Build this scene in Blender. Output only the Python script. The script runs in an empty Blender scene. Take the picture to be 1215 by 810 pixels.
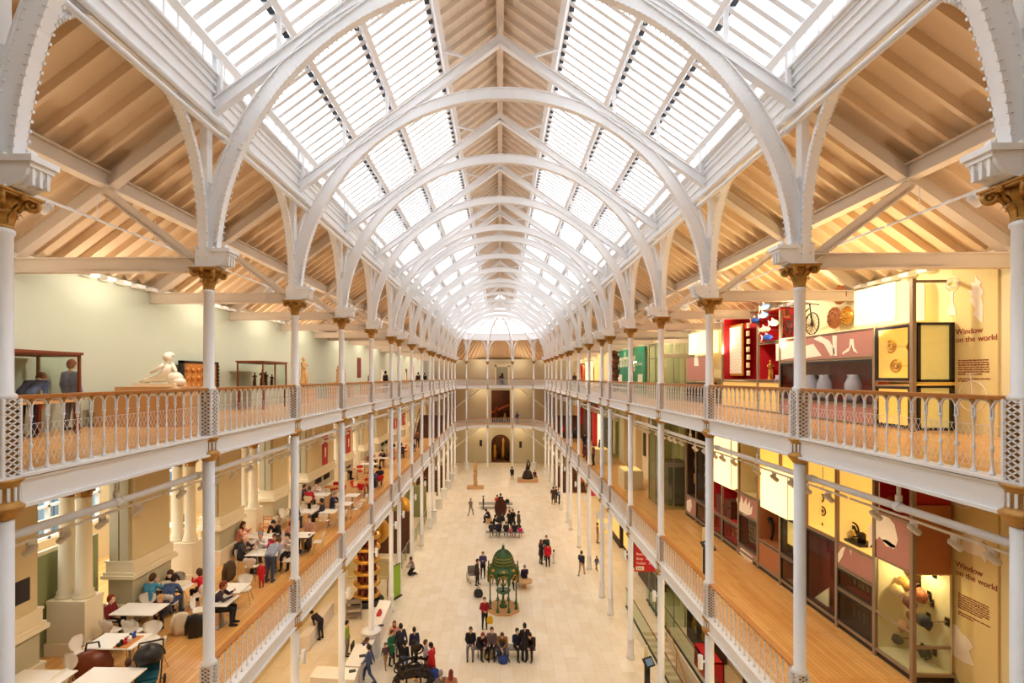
import bpy, bmesh, math, random
from mathutils import Vector, Matrix
R = random.Random(11)
SC = bpy.context.scene
COL = SC.collection
PI = math.pi
E = 13.45                       # eye height above the ground floor
F, VX, VY, TH = 595.0, 593.3, 447.0, 14.6 / 595.0
PX0 = VX - F * math.tan(TH)
Z1, Z2 = E - 7.15, E - 1.28     # gallery floor levels
XC = 6.24                       # half width of the nave at the columns
XW = 10.67                      # gallery walls
KY = [6.14, 10.6, 15.1, 19.6, 24.15, 28.6, 30.85, 35.3, 39.85, 44.4, 46.6, 51.1, 55.6, 60.1, 64.65, 69.2]
APSE = [(-6.24, 69.2), (-4.9, 73.0), (-1.87, 74.9), (1.87, 74.9), (4.9, 73.0), (6.24, 69.2)]
ORD = 'first second third fourth fifth sixth seventh eighth ninth tenth eleventh twelfth thirteenth fourteenth fifteenth sixteenth seventeenth eighteenth nineteenth twentieth'.split()

# ---------- camera ----------
cd = bpy.data.cameras.new('camera'); cam = bpy.data.objects.new('camera', cd); COL.objects.link(cam)
cam.location = (0, 0, E); cam.rotation_euler = (PI / 2, 0, TH)
cd.sensor_width = 36; cd.lens = F / 1215 * 36
cd.shift_x = (607.5 - PX0) / 1215; cd.shift_y = (VY - 405) / 1215
cd.clip_start = .05; cd.clip_end = 400
SC.camera = cam

def ray(x, y):
    u, v = (x - PX0) / F, (VY - y) / F
    return Vector((u * math.cos(TH) - math.sin(TH), u * math.sin(TH) + math.cos(TH), v))
def on_h(x, y, h):              # point of the level plane h (relative to the eye) seen at x, y
    d = ray(x, y); return d * (h / d.z) + Vector((0, 0, E))
def on_x(x, y, X):
    d = ray(x, y); return d * (X / d.x) + Vector((0, 0, E))
def on_y(x, y, Y):
    d = ray(x, y); return d * (Y / d.y) + Vector((0, 0, E))

# ---------- materials ----------
def mat(name, col, rough=.6, metal=0., var=.06, scale=6., bump=0., emit=0., ecol=None, spec=None):
    m = bpy.data.materials.new(name); m.use_nodes = True
    nt = m.node_tree; b = nt.nodes['Principled BSDF']
    tc = nt.nodes.new('ShaderNodeTexCoord'); no = nt.nodes.new('ShaderNodeTexNoise')
    no.inputs['Scale'].default_value = scale; no.inputs['Detail'].default_value = 3
    nt.links.new(tc.outputs['Object'], no.inputs['Vector'])
    mx = nt.nodes.new('ShaderNodeMix'); mx.data_type = 'RGBA'
    mx.inputs['A'].default_value = (*[c * (1 - var) for c in col], 1)
    mx.inputs['B'].default_value = (*[min(1, c * (1 + var)) for c in col], 1)
    nt.links.new(no.outputs['Fac'], mx.inputs['Factor'])
    nt.links.new(mx.outputs['Result'], b.inputs['Base Color'])
    b.inputs['Roughness'].default_value = rough; b.inputs['Metallic'].default_value = metal
    if spec is not None: b.inputs['Specular IOR Level'].default_value = spec
    if bump:
        bp = nt.nodes.new('ShaderNodeBump'); bp.inputs['Strength'].default_value = bump; bp.inputs['Distance'].default_value = .02
        nt.links.new(no.outputs['Fac'], bp.inputs['Height']); nt.links.new(bp.outputs['Normal'], b.inputs['Normal'])
    if emit:
        b.inputs['Emission Color'].default_value = (*(ecol or col), 1); b.inputs['Emission Strength'].default_value = emit
    return m
def s(r, g, b):                 # 0..255 display colour to linear
    return tuple(((c / 255) / 12.92 if c / 255 <= .04045 else ((c / 255 + .055) / 1.055) ** 2.4) for c in (r, g, b))
def tiles(name, c1, c2, mortar, bw, rh, msize, rot=PI / 2, rough=.35, noise=.5, offset=.5, bias=0., nscale=1.2):
    m = mat(name, c1, rough); nt = m.node_tree; b = nt.nodes['Principled BSDF']
    tc = nt.nodes.new('ShaderNodeTexCoord'); mp = nt.nodes.new('ShaderNodeMapping'); mp.inputs['Rotation'].default_value = (0, 0, rot)
    br = nt.nodes.new('ShaderNodeTexBrick'); br.offset = offset
    nt.links.new(tc.outputs['Object'], mp.inputs['Vector']); nt.links.new(mp.outputs['Vector'], br.inputs['Vector'])
    for k, v in (('Color1', c1), ('Color2', c2), ('Mortar', mortar)): br.inputs[k].default_value = (*v, 1)
    br.inputs['Scale'].default_value = 1; br.inputs['Mortar Size'].default_value = msize
    br.inputs['Brick Width'].default_value = bw; br.inputs['Row Height'].default_value = rh; br.inputs['Bias'].default_value = bias
    no = nt.nodes.new('ShaderNodeTexNoise'); no.inputs['Scale'].default_value = nscale; no.inputs['Detail'].default_value = 6
    nt.links.new(mp.outputs['Vector'], no.inputs['Vector'])
    mx = nt.nodes.new('ShaderNodeMix'); mx.data_type = 'RGBA'; mx.blend_type = 'OVERLAY'; mx.inputs['Factor'].default_value = noise
    nt.links.new(br.outputs['Color'], mx.inputs['A']); nt.links.new(no.outputs['Color'], mx.inputs['B'])
    hs = nt.nodes.new('ShaderNodeRGBToBW'); nt.links.new(no.outputs['Color'], hs.inputs['Color']); nt.links.new(hs.outputs['Val'], mx.inputs['B'])
    nt.links.new(mx.outputs['Result'], b.inputs['Base Color'])
    return m
def glassy(name, tint=(1, 1, 1), refl=.04, clear=.9):
    m = bpy.data.materials.new(name); m.use_nodes = True; nt = m.node_tree; nt.nodes.clear()
    o = nt.nodes.new('ShaderNodeOutputMaterial'); t = nt.nodes.new('ShaderNodeBsdfTransparent'); g = nt.nodes.new('ShaderNodeBsdfGlossy')
    t.inputs['Color'].default_value = (*[c * clear for c in tint], 1); g.inputs['Roughness'].default_value = .03
    x = nt.nodes.new('ShaderNodeMixShader'); x.inputs['Fac'].default_value = refl
    nt.links.new(t.outputs['BSDF'], x.inputs[1]); nt.links.new(g.outputs['BSDF'], x.inputs[2])
    nt.links.new(x.outputs['Shader'], o.inputs['Surface'])
    return m
M = {}
M['white'] = mat('white_paint', (.86, .855, .86), .38, var=.02)
M['white2'] = mat('white_matt', (.84, .83, .81), .6, var=.02)
M['gold'] = mat('gilt_paint', s(184, 136, 66), .45, .45, var=.3, scale=25)
M['handrail'] = mat('varnished_rail', s(190, 122, 58), .3, var=.2, scale=8)
M['ceil'] = mat('cream_timber', s(230, 206, 174), .7, var=.05, scale=2)
M['ceilbeam'] = mat('cream_beam_paint', s(222, 208, 192), .6, var=.03, scale=2)
M['ridge'] = mat('pale_timber', s(238, 224, 208), .7, var=.05, scale=3)
M['wallL'] = mat('sage_plaster', s(186, 192, 174), .85, var=.03, scale=1)
M['wallR'] = mat('cream_plaster', s(225, 212, 165), .85, var=.03, scale=1)
M['wallE'] = mat('stone_grey_plaster', s(196, 186, 160), .85, var=.03, scale=1)
M['pier'] = mat('beige_plaster', s(214, 196, 154), .8, var=.04, scale=1)
M['pierG'] = mat('sage_pilaster', s(186, 176, 144), .8, var=.04, scale=1)
M['mould'] = mat('cream_moulding', s(232, 218, 186), .7, var=.03, scale=1)
M['green'] = mat('olive_board', s(140, 146, 104), .7, var=.06, scale=1)
M['soffit'] = mat('cream_soffit', s(228, 212, 176), .8, var=.03, scale=1)
M['wood'] = tiles('oak_floor', s(228, 176, 106), s(212, 152, 80), s(140, 88, 36), 2.2, .13, .004, rough=.28, noise=.35)
M['stone'] = tiles('stone_paving', s(240, 226, 202), s(232, 215, 186), s(206, 186, 154), 1.15, .62, .006, rough=.4, noise=.45, nscale=1.6)
M['sky_glass'] = glassy('roof_glass', (.97, .985, 1), clear=.93)
M['glass'] = glassy('clear_glass', (.97, 1, .98), clear=.95)
M['greenglass'] = glassy('green_tinted_glass', (.9, .955, .905), refl=.07, clear=.97)
M['dark'] = mat('dark_metal', s(42, 36, 34), .5, .3)
M['grey'] = mat('grey_metal', s(150, 140, 128), .45, .5)
M['frame'] = mat('taupe_frame', s(150, 128, 104), .5, .1)
M['black'] = mat('black_paint', s(28, 24, 24), .45)
M['vent'] = mat('dark_vent', s(60, 62, 68), .7)
M['mahog'] = mat('mahogany', s(122, 58, 30), .35, var=.2, scale=9)
M['ply'] = mat('tan_plinth', s(206, 160, 104), .6)
M['marble'] = mat('white_marble', s(240, 228, 208), .4)

# ---------- mesh building ----------
class MB:
    def __init__(q): q.v = []; q.f = []; q.m = []; q.sm = []; q.T = None; q.mi = 0
    def pt(q, p):
        q.v.append(tuple(q.T @ Vector(p)) if q.T is not None else tuple(p)); return len(q.v) - 1
    def face(q, ids, sm=False): q.f.append(tuple(ids)); q.m.append(q.mi); q.sm.append(sm)
    def box(q, c, d, rz=0, rx=0, ry=0):
        A = Matrix.Rotation(rz, 3, 'Z') @ Matrix.Rotation(ry, 3, 'Y') @ Matrix.Rotation(rx, 3, 'X'); c = Vector(c)
        i = [q.pt(c + A @ Vector((sx * d[0] / 2, sy * d[1] / 2, sz * d[2] / 2))) for sz in (-1, 1) for sy in (-1, 1) for sx in (-1, 1)]
        for f in ((0, 2, 3, 1), (4, 5, 7, 6), (0, 1, 5, 4), (2, 6, 7, 3), (0, 4, 6, 2), (1, 3, 7, 5)): q.face([i[k] for k in f])
        return q
    def bx(q, x0, x1, y0, y1, z0, z1):
        return q.box(((x0 + x1) / 2, (y0 + y1) / 2, (z0 + z1) / 2), (abs(x1 - x0), abs(y1 - y0), abs(z1 - z0)))
    def bar(q, a, b, w, d, up=(0, 0, 1)):       # box from a to b, w across, d along up
        a, b = Vector(a), Vector(b); t = (b - a).normalized(); u = Vector(up); sd = t.cross(u)
        if sd.length < 1e-4: sd = t.cross(Vector((0, 1, 0)))
        sd.normalize(); u = sd.cross(t)
        i = [q.pt(p + sd * (sx * w / 2) + u * (sz * d / 2)) for p in (a, b) for sz in (-1, 1) for sx in (-1, 1)]
        for f in ((0, 1, 3, 2), (4, 6, 7, 5), (0, 4, 5, 1), (2, 3, 7, 6), (0, 2, 6, 4), (1, 5, 7, 3)): q.face([i[k] for k in f])
        return q
    def tube(q, path, r, n=8, closed=False, cap=True, up=None):
        P = [Vector(p) for p in path]; rs = r if isinstance(r, (list, tuple)) else [r] * len(P); rings = []; L = len(P)
        pu = Vector(up) if up else None
        for k in range(L):
            t = (P[(k + 1) % L] - P[k - 1]) if closed else (P[min(k + 1, L - 1)] - P[max(k - 1, 0)])
            t.normalize()
            if pu is None: pu = Vector((0, 0, 1)) if abs(t.z) < .9 else Vector((1, 0, 0))
            a = t.cross(pu); a.normalize(); b = a.cross(t); pu = b
            rings.append([q.pt(P[k] + (a * math.cos(2 * PI * j / n) + b * math.sin(2 * PI * j / n)) * rs[k]) for j in range(n)])
        for k in range(L if closed else L - 1):
            A, B = rings[k], rings[(k + 1) % L]
            for j in range(n): q.face((A[j], B[j], B[(j + 1) % n], A[(j + 1) % n]), True)
        if cap and not closed: q.face(rings[0]); q.face(rings[-1][::-1])
        return q
    def lathe(q, prof, c=(0, 0, 0), n=12, sm=True, a0=0, a1=2 * PI, sq=None):
        full = abs(a1 - a0 - 2 * PI) < 1e-6; rings = []
        for r, z in prof:
            rings.append([q.pt((c[0] + r * math.cos(a0 + (a1 - a0) * j / n), c[1] + r * math.sin(a0 + (a1 - a0) * j / n), c[2] + z)) for j in range(n if full else n + 1)])
        for A, B in zip(rings, rings[1:]):
            for j in range(n):
                k = (j + 1) % n if full else j + 1
                q.face((A[j], A[k], B[k], B[j]), sm)
        if full:
            if prof[0][0] > 1e-4: q.face(rings[0][::-1])
            if prof[-1][0] > 1e-4: q.face(rings[-1])
        return q
    def prism(q, poly, z0, z1, axis='z', sm=False):   # polygon extruded along an axis
        def p3(a, b, c): return (a, b, c) if axis == 'z' else ((c, a, b) if axis == 'x' else (a, c, b))
        A = [q.pt(p3(a, b, z0)) for a, b in poly]; B = [q.pt(p3(a, b, z1)) for a, b in poly]; n = len(poly)
        for j in range(n): q.face((A[j], A[(j + 1) % n], B[(j + 1) % n], B[j]), sm)
        q.face(A[::-1]); q.face(B); return q
    def ball(q, c, r, n=8, m=6):
        rx, ry, rz = r if isinstance(r, (list, tuple)) else (r, r, r); rings = []
        for i in range(1, m):
            t = PI * i / m
            rings.append([q.pt((c[0] + rx * math.sin(t) * math.cos(2 * PI * j / n), c[1] + ry * math.sin(t) * math.sin(2 * PI * j / n), c[2] - rz * math.cos(t))) for j in range(n)])
        b = q.pt((c[0], c[1], c[2] - rz)); t = q.pt((c[0], c[1], c[2] + rz))
        for j in range(n): q.face((b, rings[0][(j + 1) % n], rings[0][j]), True); q.face((t, rings[-1][j], rings[-1][(j + 1) % n]), True)
        for A, B in zip(rings, rings[1:]):
            for j in range(n): q.face((A[j], A[(j + 1) % n], B[(j + 1) % n], B[j]), True)
        return q
    def ring(q, c, Rr, r, axis='z', n=20, k=6, a0=0, a1=2 * PI, sq=1.):
        ax = {'z': ((1, 0, 0), (0, 1, 0)), 'y': ((1, 0, 0), (0, 0, 1)), 'x': ((0, 1, 0), (0, 0, 1))}[axis]
        A, B = Vector(ax[0]), Vector(ax[1]); full = abs(a1 - a0 - 2 * PI) < 1e-6
        P = [Vector(c) + A * Rr * math.cos(a0 + (a1 - a0) * i / n) + B * Rr * sq * math.sin(a0 + (a1 - a0) * i / n) for i in range(n if full else n + 1)]
        return q.tube(P, r, k, closed=full, up={'z': (0, 0, 1), 'y': (0, 1, 0), 'x': (1, 0, 0)}[axis])
    def mesh(q, name):
        me = bpy.data.meshes.new(name); me.from_pydata(q.v, [], q.f); me.update()
        me.polygons.foreach_set('use_smooth', q.sm); me.polygons.foreach_set('material_index', q.m)
        bm = bmesh.new(); bm.from_mesh(me); bmesh.ops.recalc_face_normals(bm, faces=bm.faces); bm.to_mesh(me); bm.free()
        return me
def mk(name, mb, m, parent=None, loc=None, rz=None):
    me = mb.mesh(name) if isinstance(mb, MB) else mb
    if not me.materials:
        for x in (m if isinstance(m, (list, tuple)) else [m]): me.materials.append(M[x] if isinstance(x, str) else x)
    o = bpy.data.objects.new(name, me); COL.objects.link(o)
    if parent: o.parent = parent
    if loc is not None: o.location = loc
    if rz is not None: o.rotation_euler = (0, 0, rz)
    return o
def tag(o, label, cat, group=None):
    o['label'] = label; o['category'] = cat
    if group: o['group'] = group
    return o
def thing(name, label, cat, loc=(0, 0, 0), rz=0, group=None):
    o = bpy.data.objects.new(name, None); COL.objects.link(o); o.location = loc; o.rotation_euler = (0, 0, rz); o.empty_display_size = .1
    return tag(o, label, cat, group)
def struct(name, mb, m, parent=None):
    o = mk(name, mb, m, parent)
    if not parent: o['kind'] = 'structure'
    return o
KIDS = {}
def kids(o):
    return [c for c in o.children]
def dup(root, loc, rz=None, label=None, group=None, sc=None):
    def cp(o, par):
        c = o.copy(); COL.objects.link(c)
        if par: c.parent = par
        for ch in o.children: cp(ch, c)
        return c
    r = cp(root, None); r.location = loc
    if rz is not None: r.rotation_euler = (0, 0, rz)
    if label: r['label'] = label
    if group: r['group'] = group
    if sc is not None: r.scale = (sc, sc, sc) if not isinstance(sc, tuple) else sc
    return r
class Proto:                    # the first use moves the prototype itself, later ones copy it
    def __init__(q, root): q.r = root; q.used = False
    def put(q, loc, rz=0, label=None, group=None, sc=None):
        if not q.used:
            q.used = True; r = q.r; r.location = loc; r.rotation_euler = (0, 0, rz)
            if label: r['label'] = label
            if group: r['group'] = group
            if sc is not None: r.scale = (sc, sc, sc) if not isinstance(sc, tuple) else sc
            return r
        return dup(q.r, loc, rz, label, group, sc if sc is not None else 1.0)
def text(body, size, loc, rot, m, parent=None, name='lettering', align='LEFT', ext=.004, sx=1, off=0):
    cu = bpy.data.curves.new(name, 'FONT'); cu.body = body; cu.size = size; cu.extrude = ext; cu.offset = off; cu.align_x = align
    cu.materials.append(M[m] if isinstance(m, str) else m)
    o = bpy.data.objects.new(name, cu); COL.objects.link(o); o.location = loc; o.rotation_euler = rot; o.scale = (sx, 1, 1)
    dg = bpy.context.evaluated_depsgraph_get(); me = bpy.data.meshes.new_from_object(o.evaluated_get(dg)); me.name = name
    bpy.data.objects.remove(o); bpy.data.curves.remove(cu)
    if not me.materials: me.materials.append(M[m] if isinstance(m, str) else m)
    o = bpy.data.objects.new(name, me); COL.objects.link(o); o.location = loc; o.rotation_euler = rot; o.scale = (sx, 1, 1)
    if parent: o.parent = parent
    return o
LN = [0]
def lamp(kind, loc, power, color=(1, .78, .5), size=.05, rot=(0, 0, 0), spot=1.6, blend=.6):
    l = bpy.data.lights.new('lamp_light', kind); l.energy = power; l.color = color
    if kind == 'SPOT': l.spot_size = spot; l.spot_blend = blend; l.shadow_soft_size = size
    elif kind == 'POINT': l.shadow_soft_size = size
    o = bpy.data.objects.new('lamp_light', l); COL.objects.link(o); o.location = loc; o.rotation_euler = rot
    return o
# ================= SETTING =================
YN, YF = -3.2, 78.4
# ground floor with the stair opening on the right
HX0, HX1, HY0, HY1 = 7.5, 8.75, 12.0, 26.6
g = MB()
g.bx(-16, HX0, YN - .3, YF + 6, -.4, 0); g.bx(HX1, 15.5, YN - .3, YF + 6, -.4, 0)
g.bx(HX0, HX1, HY1, YF + 6, -.4, 0); g.bx(HX0, HX1, YN - .3, HY0, -.4, 0)
struct('floor', g, 'stone')

def offs(d):                    # apse polygon pushed outward
    P = APSE; out = []
    for i, (x, y) in enumerate(P):
        if i in (0, 5): out.append((x + (d if x > 0 else -d), y)); continue
        a = Vector(P[i]) - Vector(P[i - 1]); b = Vector(P[i + 1]) - Vector(P[i])
        na, nb = Vector((-a.y, a.x)).normalized(), Vector((-b.y, b.x)).normalized()
        n = (na + nb).normalized(); k = d / n.dot(na); out.append((x + n.x * k, y + n.y * k))
    return out
def apse_band(mb, d0, d1, z0, z1):
    A, B = offs(d0), offs(d1)
    for i in range(5):
        q = [A[i], A[i + 1], B[i + 1], B[i]]
        mb.prism(q, z0, z1)
def gallery_floor(name, z, xl, mat_top):
    m = MB()
    m.bx(xl, -XC, YN, 69.2, z - .06, z); m.bx(XC, XW + .5, YN, 69.2, z - .06, z)
    m.bx(-XC, XC, YN, -.35, z - .06, z)
    A = offs(.0); m.prism([(xl, 69.2), A[0], A[1], A[2], A[3], A[4], A[5], (XW + .5, 69.2), (XW + .5, YF + .2), (xl, YF + .2)], z - .06, z)
    struct(name, m, mat_top)
    m = MB()
    t = .3
    m.bx(xl, -XC, YN, 69.2, z - t, z - .06); m.bx(XC, XW + .5, YN, 69.2, z - t, z - .06)
    m.bx(-XC, XC, YN, -.4, z - t, z - .06)
    A = offs(0); m.prism([(xl, 69.2), A[0], A[1], A[2], A[3], A[4], A[5], (XW + .5, 69.2), (XW + .5, YF + .2), (xl, YF + .2)], z - t, z - .06)
    # cross joists under the slab
    for y in KY:
        for sx in (-1, 1): m.bx(sx * (XC + .1), sx * XW, y - .09, y + .09, z - t - .16, z - t)
    struct('ceiling', m, 'soffit')
gallery_floor('floor', Z1, -15.8, 'wood')
gallery_floor('floor', Z2, -XW - .5, 'wood')
# white edge beams (fascia) of the galleries
for z, nm in ((Z1, 'lower'), (Z2, 'upper')):
    for sx, sd in ((-1, 'left'), (1, 'right')):
        m = MB(); x = sx * XC
        m.bx(x - .07, x + .07, YN, 69.2, z - .36, z + .0); m.bx(x - .15, x + .15, YN, 69.2, z - .0, z + .035)
        m.bx(x - .13, x + .13, YN, 69.2, z - .40, z - .355); m.bx(x - .11 , x + .11, YN, 69.2, z - .05, z - .02)
        struct('trim_gallery_edge_' + sd, m, 'white')
    m = MB()
    apse_band(m, -.07, .07, z - .36, z); apse_band(m, -.15, .15, z, z + .035); apse_band(m, -.13, .13, z - .40, z - .355)
    struct('trim_gallery_edge_far', m, 'white')

# ---- right wall: openings cut as separate wall runs are not needed; solid
m = MB(); m.bx(XW, XW + .4, YN, YF + .4, 0, E + 2.75); struct('wall_right', m, 'wallR')
m = MB(); m.bx(-XW - .5, -XW, YN, YF + .4, Z2 - .3, E + 2.75); struct('wall_left', m, 'wallL')
m = MB(); m.bx(-15.8, 11.1, YN - .3, YN, 0, E + 2.75); struct('wall_near', m, 'wallE')
m = MB(); m.prism([(-XW-.5, E+2.7), (XW+.4, E+2.7), (6.3, E+5.9), (6.0, E+7.1), (0, E+11.4), (-6.0, E+7.1), (-6.3, E+5.9)], YN - .3, YN, 'y'); struct('wall_near_gable', m, 'wallE')
# left outer shell with windows to the street (L1 and ground)
m = MB()
m.bx(-16, -15.7, YN, YF, 0, Z1 + 1.5); m.bx(-16, -15.7, YN, YF, Z2 - 1.3, Z2 - .2)
ys = [YN] + [v for y in range(1, 76, 5) for v in (y + .0, y + 3.4)] + [YF]
for i in range(0, len(ys) - 1, 2): m.bx(-16, -15.7, ys[i], ys[i + 1], Z1 + 1.5, Z2 - 1.3)
struct('wall_outer_left', m, 'pier')
for n, y in enumerate(range(1, 76, 5)):
    m = MB(); m.bx(-15.86, -15.84, y, y + 3.4, Z1 + 1.5, Z2 - 1.3)
    w = struct('window_%d' % (n + 1), m, 'glass')
    m = MB()
    for k in range(4): m.bx(-15.9, -15.75, y + k * 1.1, y + k * 1.1 + .09, Z1 + 1.5, Z2 - 1.3)
    for z in (Z1 + 1.5, Z1 + 2.6, Z2 - 1.38): m.bx(-15.9, -15.75, y, y + 3.4, z, z + .08)
    mk('window_frame', m, 'white2', w)
# stone street facade outside
M['street'] = tiles('street_stone', s(150, 168, 180), s(118, 138, 152), s(70, 84, 96), 1.1, .5, .05, rot=0, rough=.8)
m = MB(); m.bx(-26, -25, -10, 90, 0, 20)
for y in range(-8, 90, 4): m.bx(-25, -24.8, y, y + 1.2, 3, 18)
b = mk('street_building', m, 'street'); tag(b, 'blue-grey stone building across the street, seen through the cafe windows', 'building')
m = MB(); m.bx(-40, -16, -20, 100, -.5, -.05); struct('ground_street', m, 'street')

# ---- left arcade at the cafe level: piers and twin columns
def pier(y0, y1, top=Z2 - .3, base=Z1, xf=-XW):
    m = MB()
    x1, x0 = xf, xf - .66
    def lay(d, za, zb, mi):
        m.mi = mi; m.bx(x0 - d, x1 + d, y0 - d, y1 + d, base + za, base + zb)
    lay(0, 0, top - base, 0)
    lay(.10, 0, .5, 2); lay(.12, .5, .56, 2); lay(.03, .56, 1.32, 1)
    lay(.16, 1.32, 1.42, 2); lay(.12, 1.42, 1.5, 2); lay(.07, 1.5, 1.78, 2); lay(.09, 1.78, 1.83, 2)
    m.mi = 1                    # flat pilasters on the two faces toward the openings
    for yy, sg in ((y0, -1), (y1, 1)):
        for xx in (x0 + .04, x1 - .32):
            m.bx(xx, xx + .26, yy, yy + sg * .08, base + 1.83, top - .55)
    m.mi = 2; zt = top - base
    lay(.05, zt - .62, zt - .55, 2); lay(.12, zt - .12, zt, 2); lay(.08, zt - .2, zt - .12, 2)
    o = struct('wall_pier', m, ['pier', 'pierG', 'mould']); return o
PIERS = [(9.7, 11.3), (14.3, 15.95), (18.8, 20.45), (23.3, 24.95), (27.5, 31.9), (34.5, 36.1), (39.0, 40.6), (43.6, 47.4), (50.3, 51.9), (54.8, 56.4), (59.3, 60.9), (63.8, 69.9)]
for a, b_ in PIERS: pier(a, b_)
m = MB(); m.bx(-XW - .95, -XW, 71.5, YF + .3, Z1, Z2 - .3); m.bx(-XW - .95, -XW, YN, 6.6, Z1, Z2 - .3); m.bx(-XW - .9, -XW - .06, 6.6, YF, Z2 - .75, Z2 - .3); struct('wall_left_arcade', m, 'pier')
m = MB(); m.bx(-XW - .4, -XW, YN, YF + .3, 0, Z1 - .06); struct('wall_left_ground', m, 'pier')

LEAFY = {}
def capital(r0, r1, h, n=8):    # bell with two rows of leaves, corner volutes and an abacus
    m = MB()
    m.lathe([(r0, 0), (r0 * 1.12, .03 * h), (r0 * 1.02, .07 * h), (r0 * .98, .3 * h), (r0 * 1.1, .6 * h), (r1 * .82, .88 * h)], n=12)
    for row, (z0, z1, k) in enumerate(((.08, .48, n), (.3, .75, n))):
        for i in range(k):
            a = 2 * PI * (i + .5 * row) / k; ca, sa = math.cos(a), math.sin(a); w = r0 * .36
            pr = [(r0 * 1.0, z0), (r0 * 1.16, (z0 + z1) / 2), (r0 * 1.55 + row * r0 * .25, z1), (r0 * 1.85 + row * r0 * .3, z1 - .10)]
            ids = []
            for j, (rr, zz) in enumerate(pr):
                ww = w * (1, 1.2, 1.1, .5)[j]
                ids.append((m.pt((rr * ca - ww * sa, rr * sa + ww * ca, zz * h)), m.pt((rr * ca + ww * sa, rr * sa - ww * ca, zz * h))))
            for p, q_ in zip(ids, ids[1:]): m.face((p[0], p[1], q_[1], q_[0]))
            for p, q_ in zip(ids, ids[1:]): pass
    for i in range(4):
        a = PI / 4 + i * PI / 2
        c = (math.cos(a) * r1 * 1.02, math.sin(a) * r1 * 1.02, .78 * h)
        m.T = Matrix.Translation(c) @ Matrix.Rotation(a, 4, 'Z')
        m.ring((0, 0, 0), .062 * h / .43, .032 * h / .43, 'y', n=10, k=6); m.ball((0, 0, 0), .035 * h / .43, 6, 4)
        m.tube([(-r1 * .5, 0, -.25 * h), (-.25 * r1, 0, .02 * h), (0, 0, .12 * h)], .03 * h / .43, 5); m.T = None
    s2 = r1 * .98
    m.box((0, 0, .91 * h), (2 * s2, 2 * s2, .07 * h)); m.box((0, 0, .97 * h), (2.16 * s2, 2.16 * s2, .06 * h))
    for i in range(4):
        a = i * PI / 2; m.ball((math.cos(a) * s2, math.sin(a) * s2, .9 * h), .05 * h / .43, 6, 4)
    return m
# stone twin columns
def twin():
    t = thing('twin_column', 'x', 'column')
    m = MB(); m.bx(-.5, .5, -.3, .3, 0, 1.36); m.bx(-.54, .54, -.34, .34, 0, .32); m.bx(-.51, .51, -.31, .31, 1.30, 1.4); mk('pedestal', m, 'mould', t)
    for sx in (-1, 1):
        m = MB(); m.lathe([(.25, 1.4), (.25, 1.46), (.21, 1.5), (.23, 1.56), (.185, 1.62), (.18, 2.6), (.16, 3.95), (.18, 3.98), (.16, 4.02)], (sx * .23, 0, 0), 16); mk('shaft', m, 'mould', t)
        mk('capital', CAP2, 'gold', t, (sx * .23, 0, 4.02))
    m = MB(); m.bx(-.48, .48, -.24, .24, 4.4, 5.15); mk('entablature', m, 'mould', t)
    return t
CAP2 = capital(.16, .25, .4).mesh('capital')
tw = Proto(twin())
for i, y in enumerate([12.87, 17.37, 21.9, 26.3, 33.2, 37.6, 42.1, 48.8, 53.3, 57.8, 62.3]):
    tw.put((-11.12, y, Z1), 0, 'cream stone twin columns on a pedestal, %s pair along the cafe arcade' % ORD[i], 'twin columns of the cafe arcade')
# green partition board between the first piers, with a framed window above
m = MB(); m.bx(-11.75, -11.68, 6.6, 14.3, Z1, E - 4.55); struct('wall_green_partition', m, 'green')
m = MB(); m.bx(-11.74, -11.66, 11.6, 13.3, E - 4.55, E - 4.45); m.bx(-11.74, -11.66, 11.6, 13.3, E - 3.75, E - 3.66); m.bx(-11.74, -11.66, 11.6, 11.7, E - 4.45, E - 3.75); m.bx(-11.74, -11.66, 13.2, 13.3, E - 4.45, E - 3.75)
o = struct('window_frame_cafe', m, 'mould')
# far wall with three door openings
def wall_far(z0, z1, dx0, dx1, dz, name, m_):
    m = MB(); m.bx(-15.8, dx0, YF, YF + .4, z0, z1); m.bx(dx1, 11.1, YF, YF + .4, z0, z1); m.bx(dx0, dx1, YF, YF + .4, dz, z1); struct(name, m, m_)
d2a, d2b = on_y(589, 447, YF).x, on_y(602.5, 447, YF).x
wall_far(Z2 - .3, E + 2.75, d2a, d2b, E + 1.55, 'wall_far_upper', 'wallE')
d1a, d1b = on_y(583, 447, YF).x, on_y(605, 447, YF).x
wall_far(Z1 - .3, Z2 - .3, d1a, d1b, E - 2.1, 'wall_far_middle', 'wallE')
m = MB(); m.bx(-15.8, d1a, YF, YF + .4, 0, Z1 - .3); m.bx(d1b, 11.1, YF, YF + .4, 0, Z1 - .3)
cx = (d1a + d1b) / 2; rr = (d1b - d1a) / 2; zs = E - 10.3
pts = [(cx + rr * math.cos(a), zs + rr * .9 * math.sin(a)) for a in [PI * k / 14 for k in range(15)]]
m.prism([(d1b, Z1 - .3)] + [(d1a, Z1 - .3)] + pts[::-1], YF, YF + .4, 'y')
struct('wall_far_ground', m, 'wallE')
m = MB(); w = .28
m.bx(d2a - w, d2a, YF - .08, YF, Z2, E + 1.85); m.bx(d2b, d2b + w, YF - .08, YF, Z2, E + 1.85); m.bx(d2a - w, d2b + w, YF - .08, YF, E + 1.55, E + 1.85); m.bx(d2a - .42, d2b + .42, YF - .14, YF, E + 1.85, E + 2.0)
struct('door_1_surround', m, 'mould')
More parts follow.
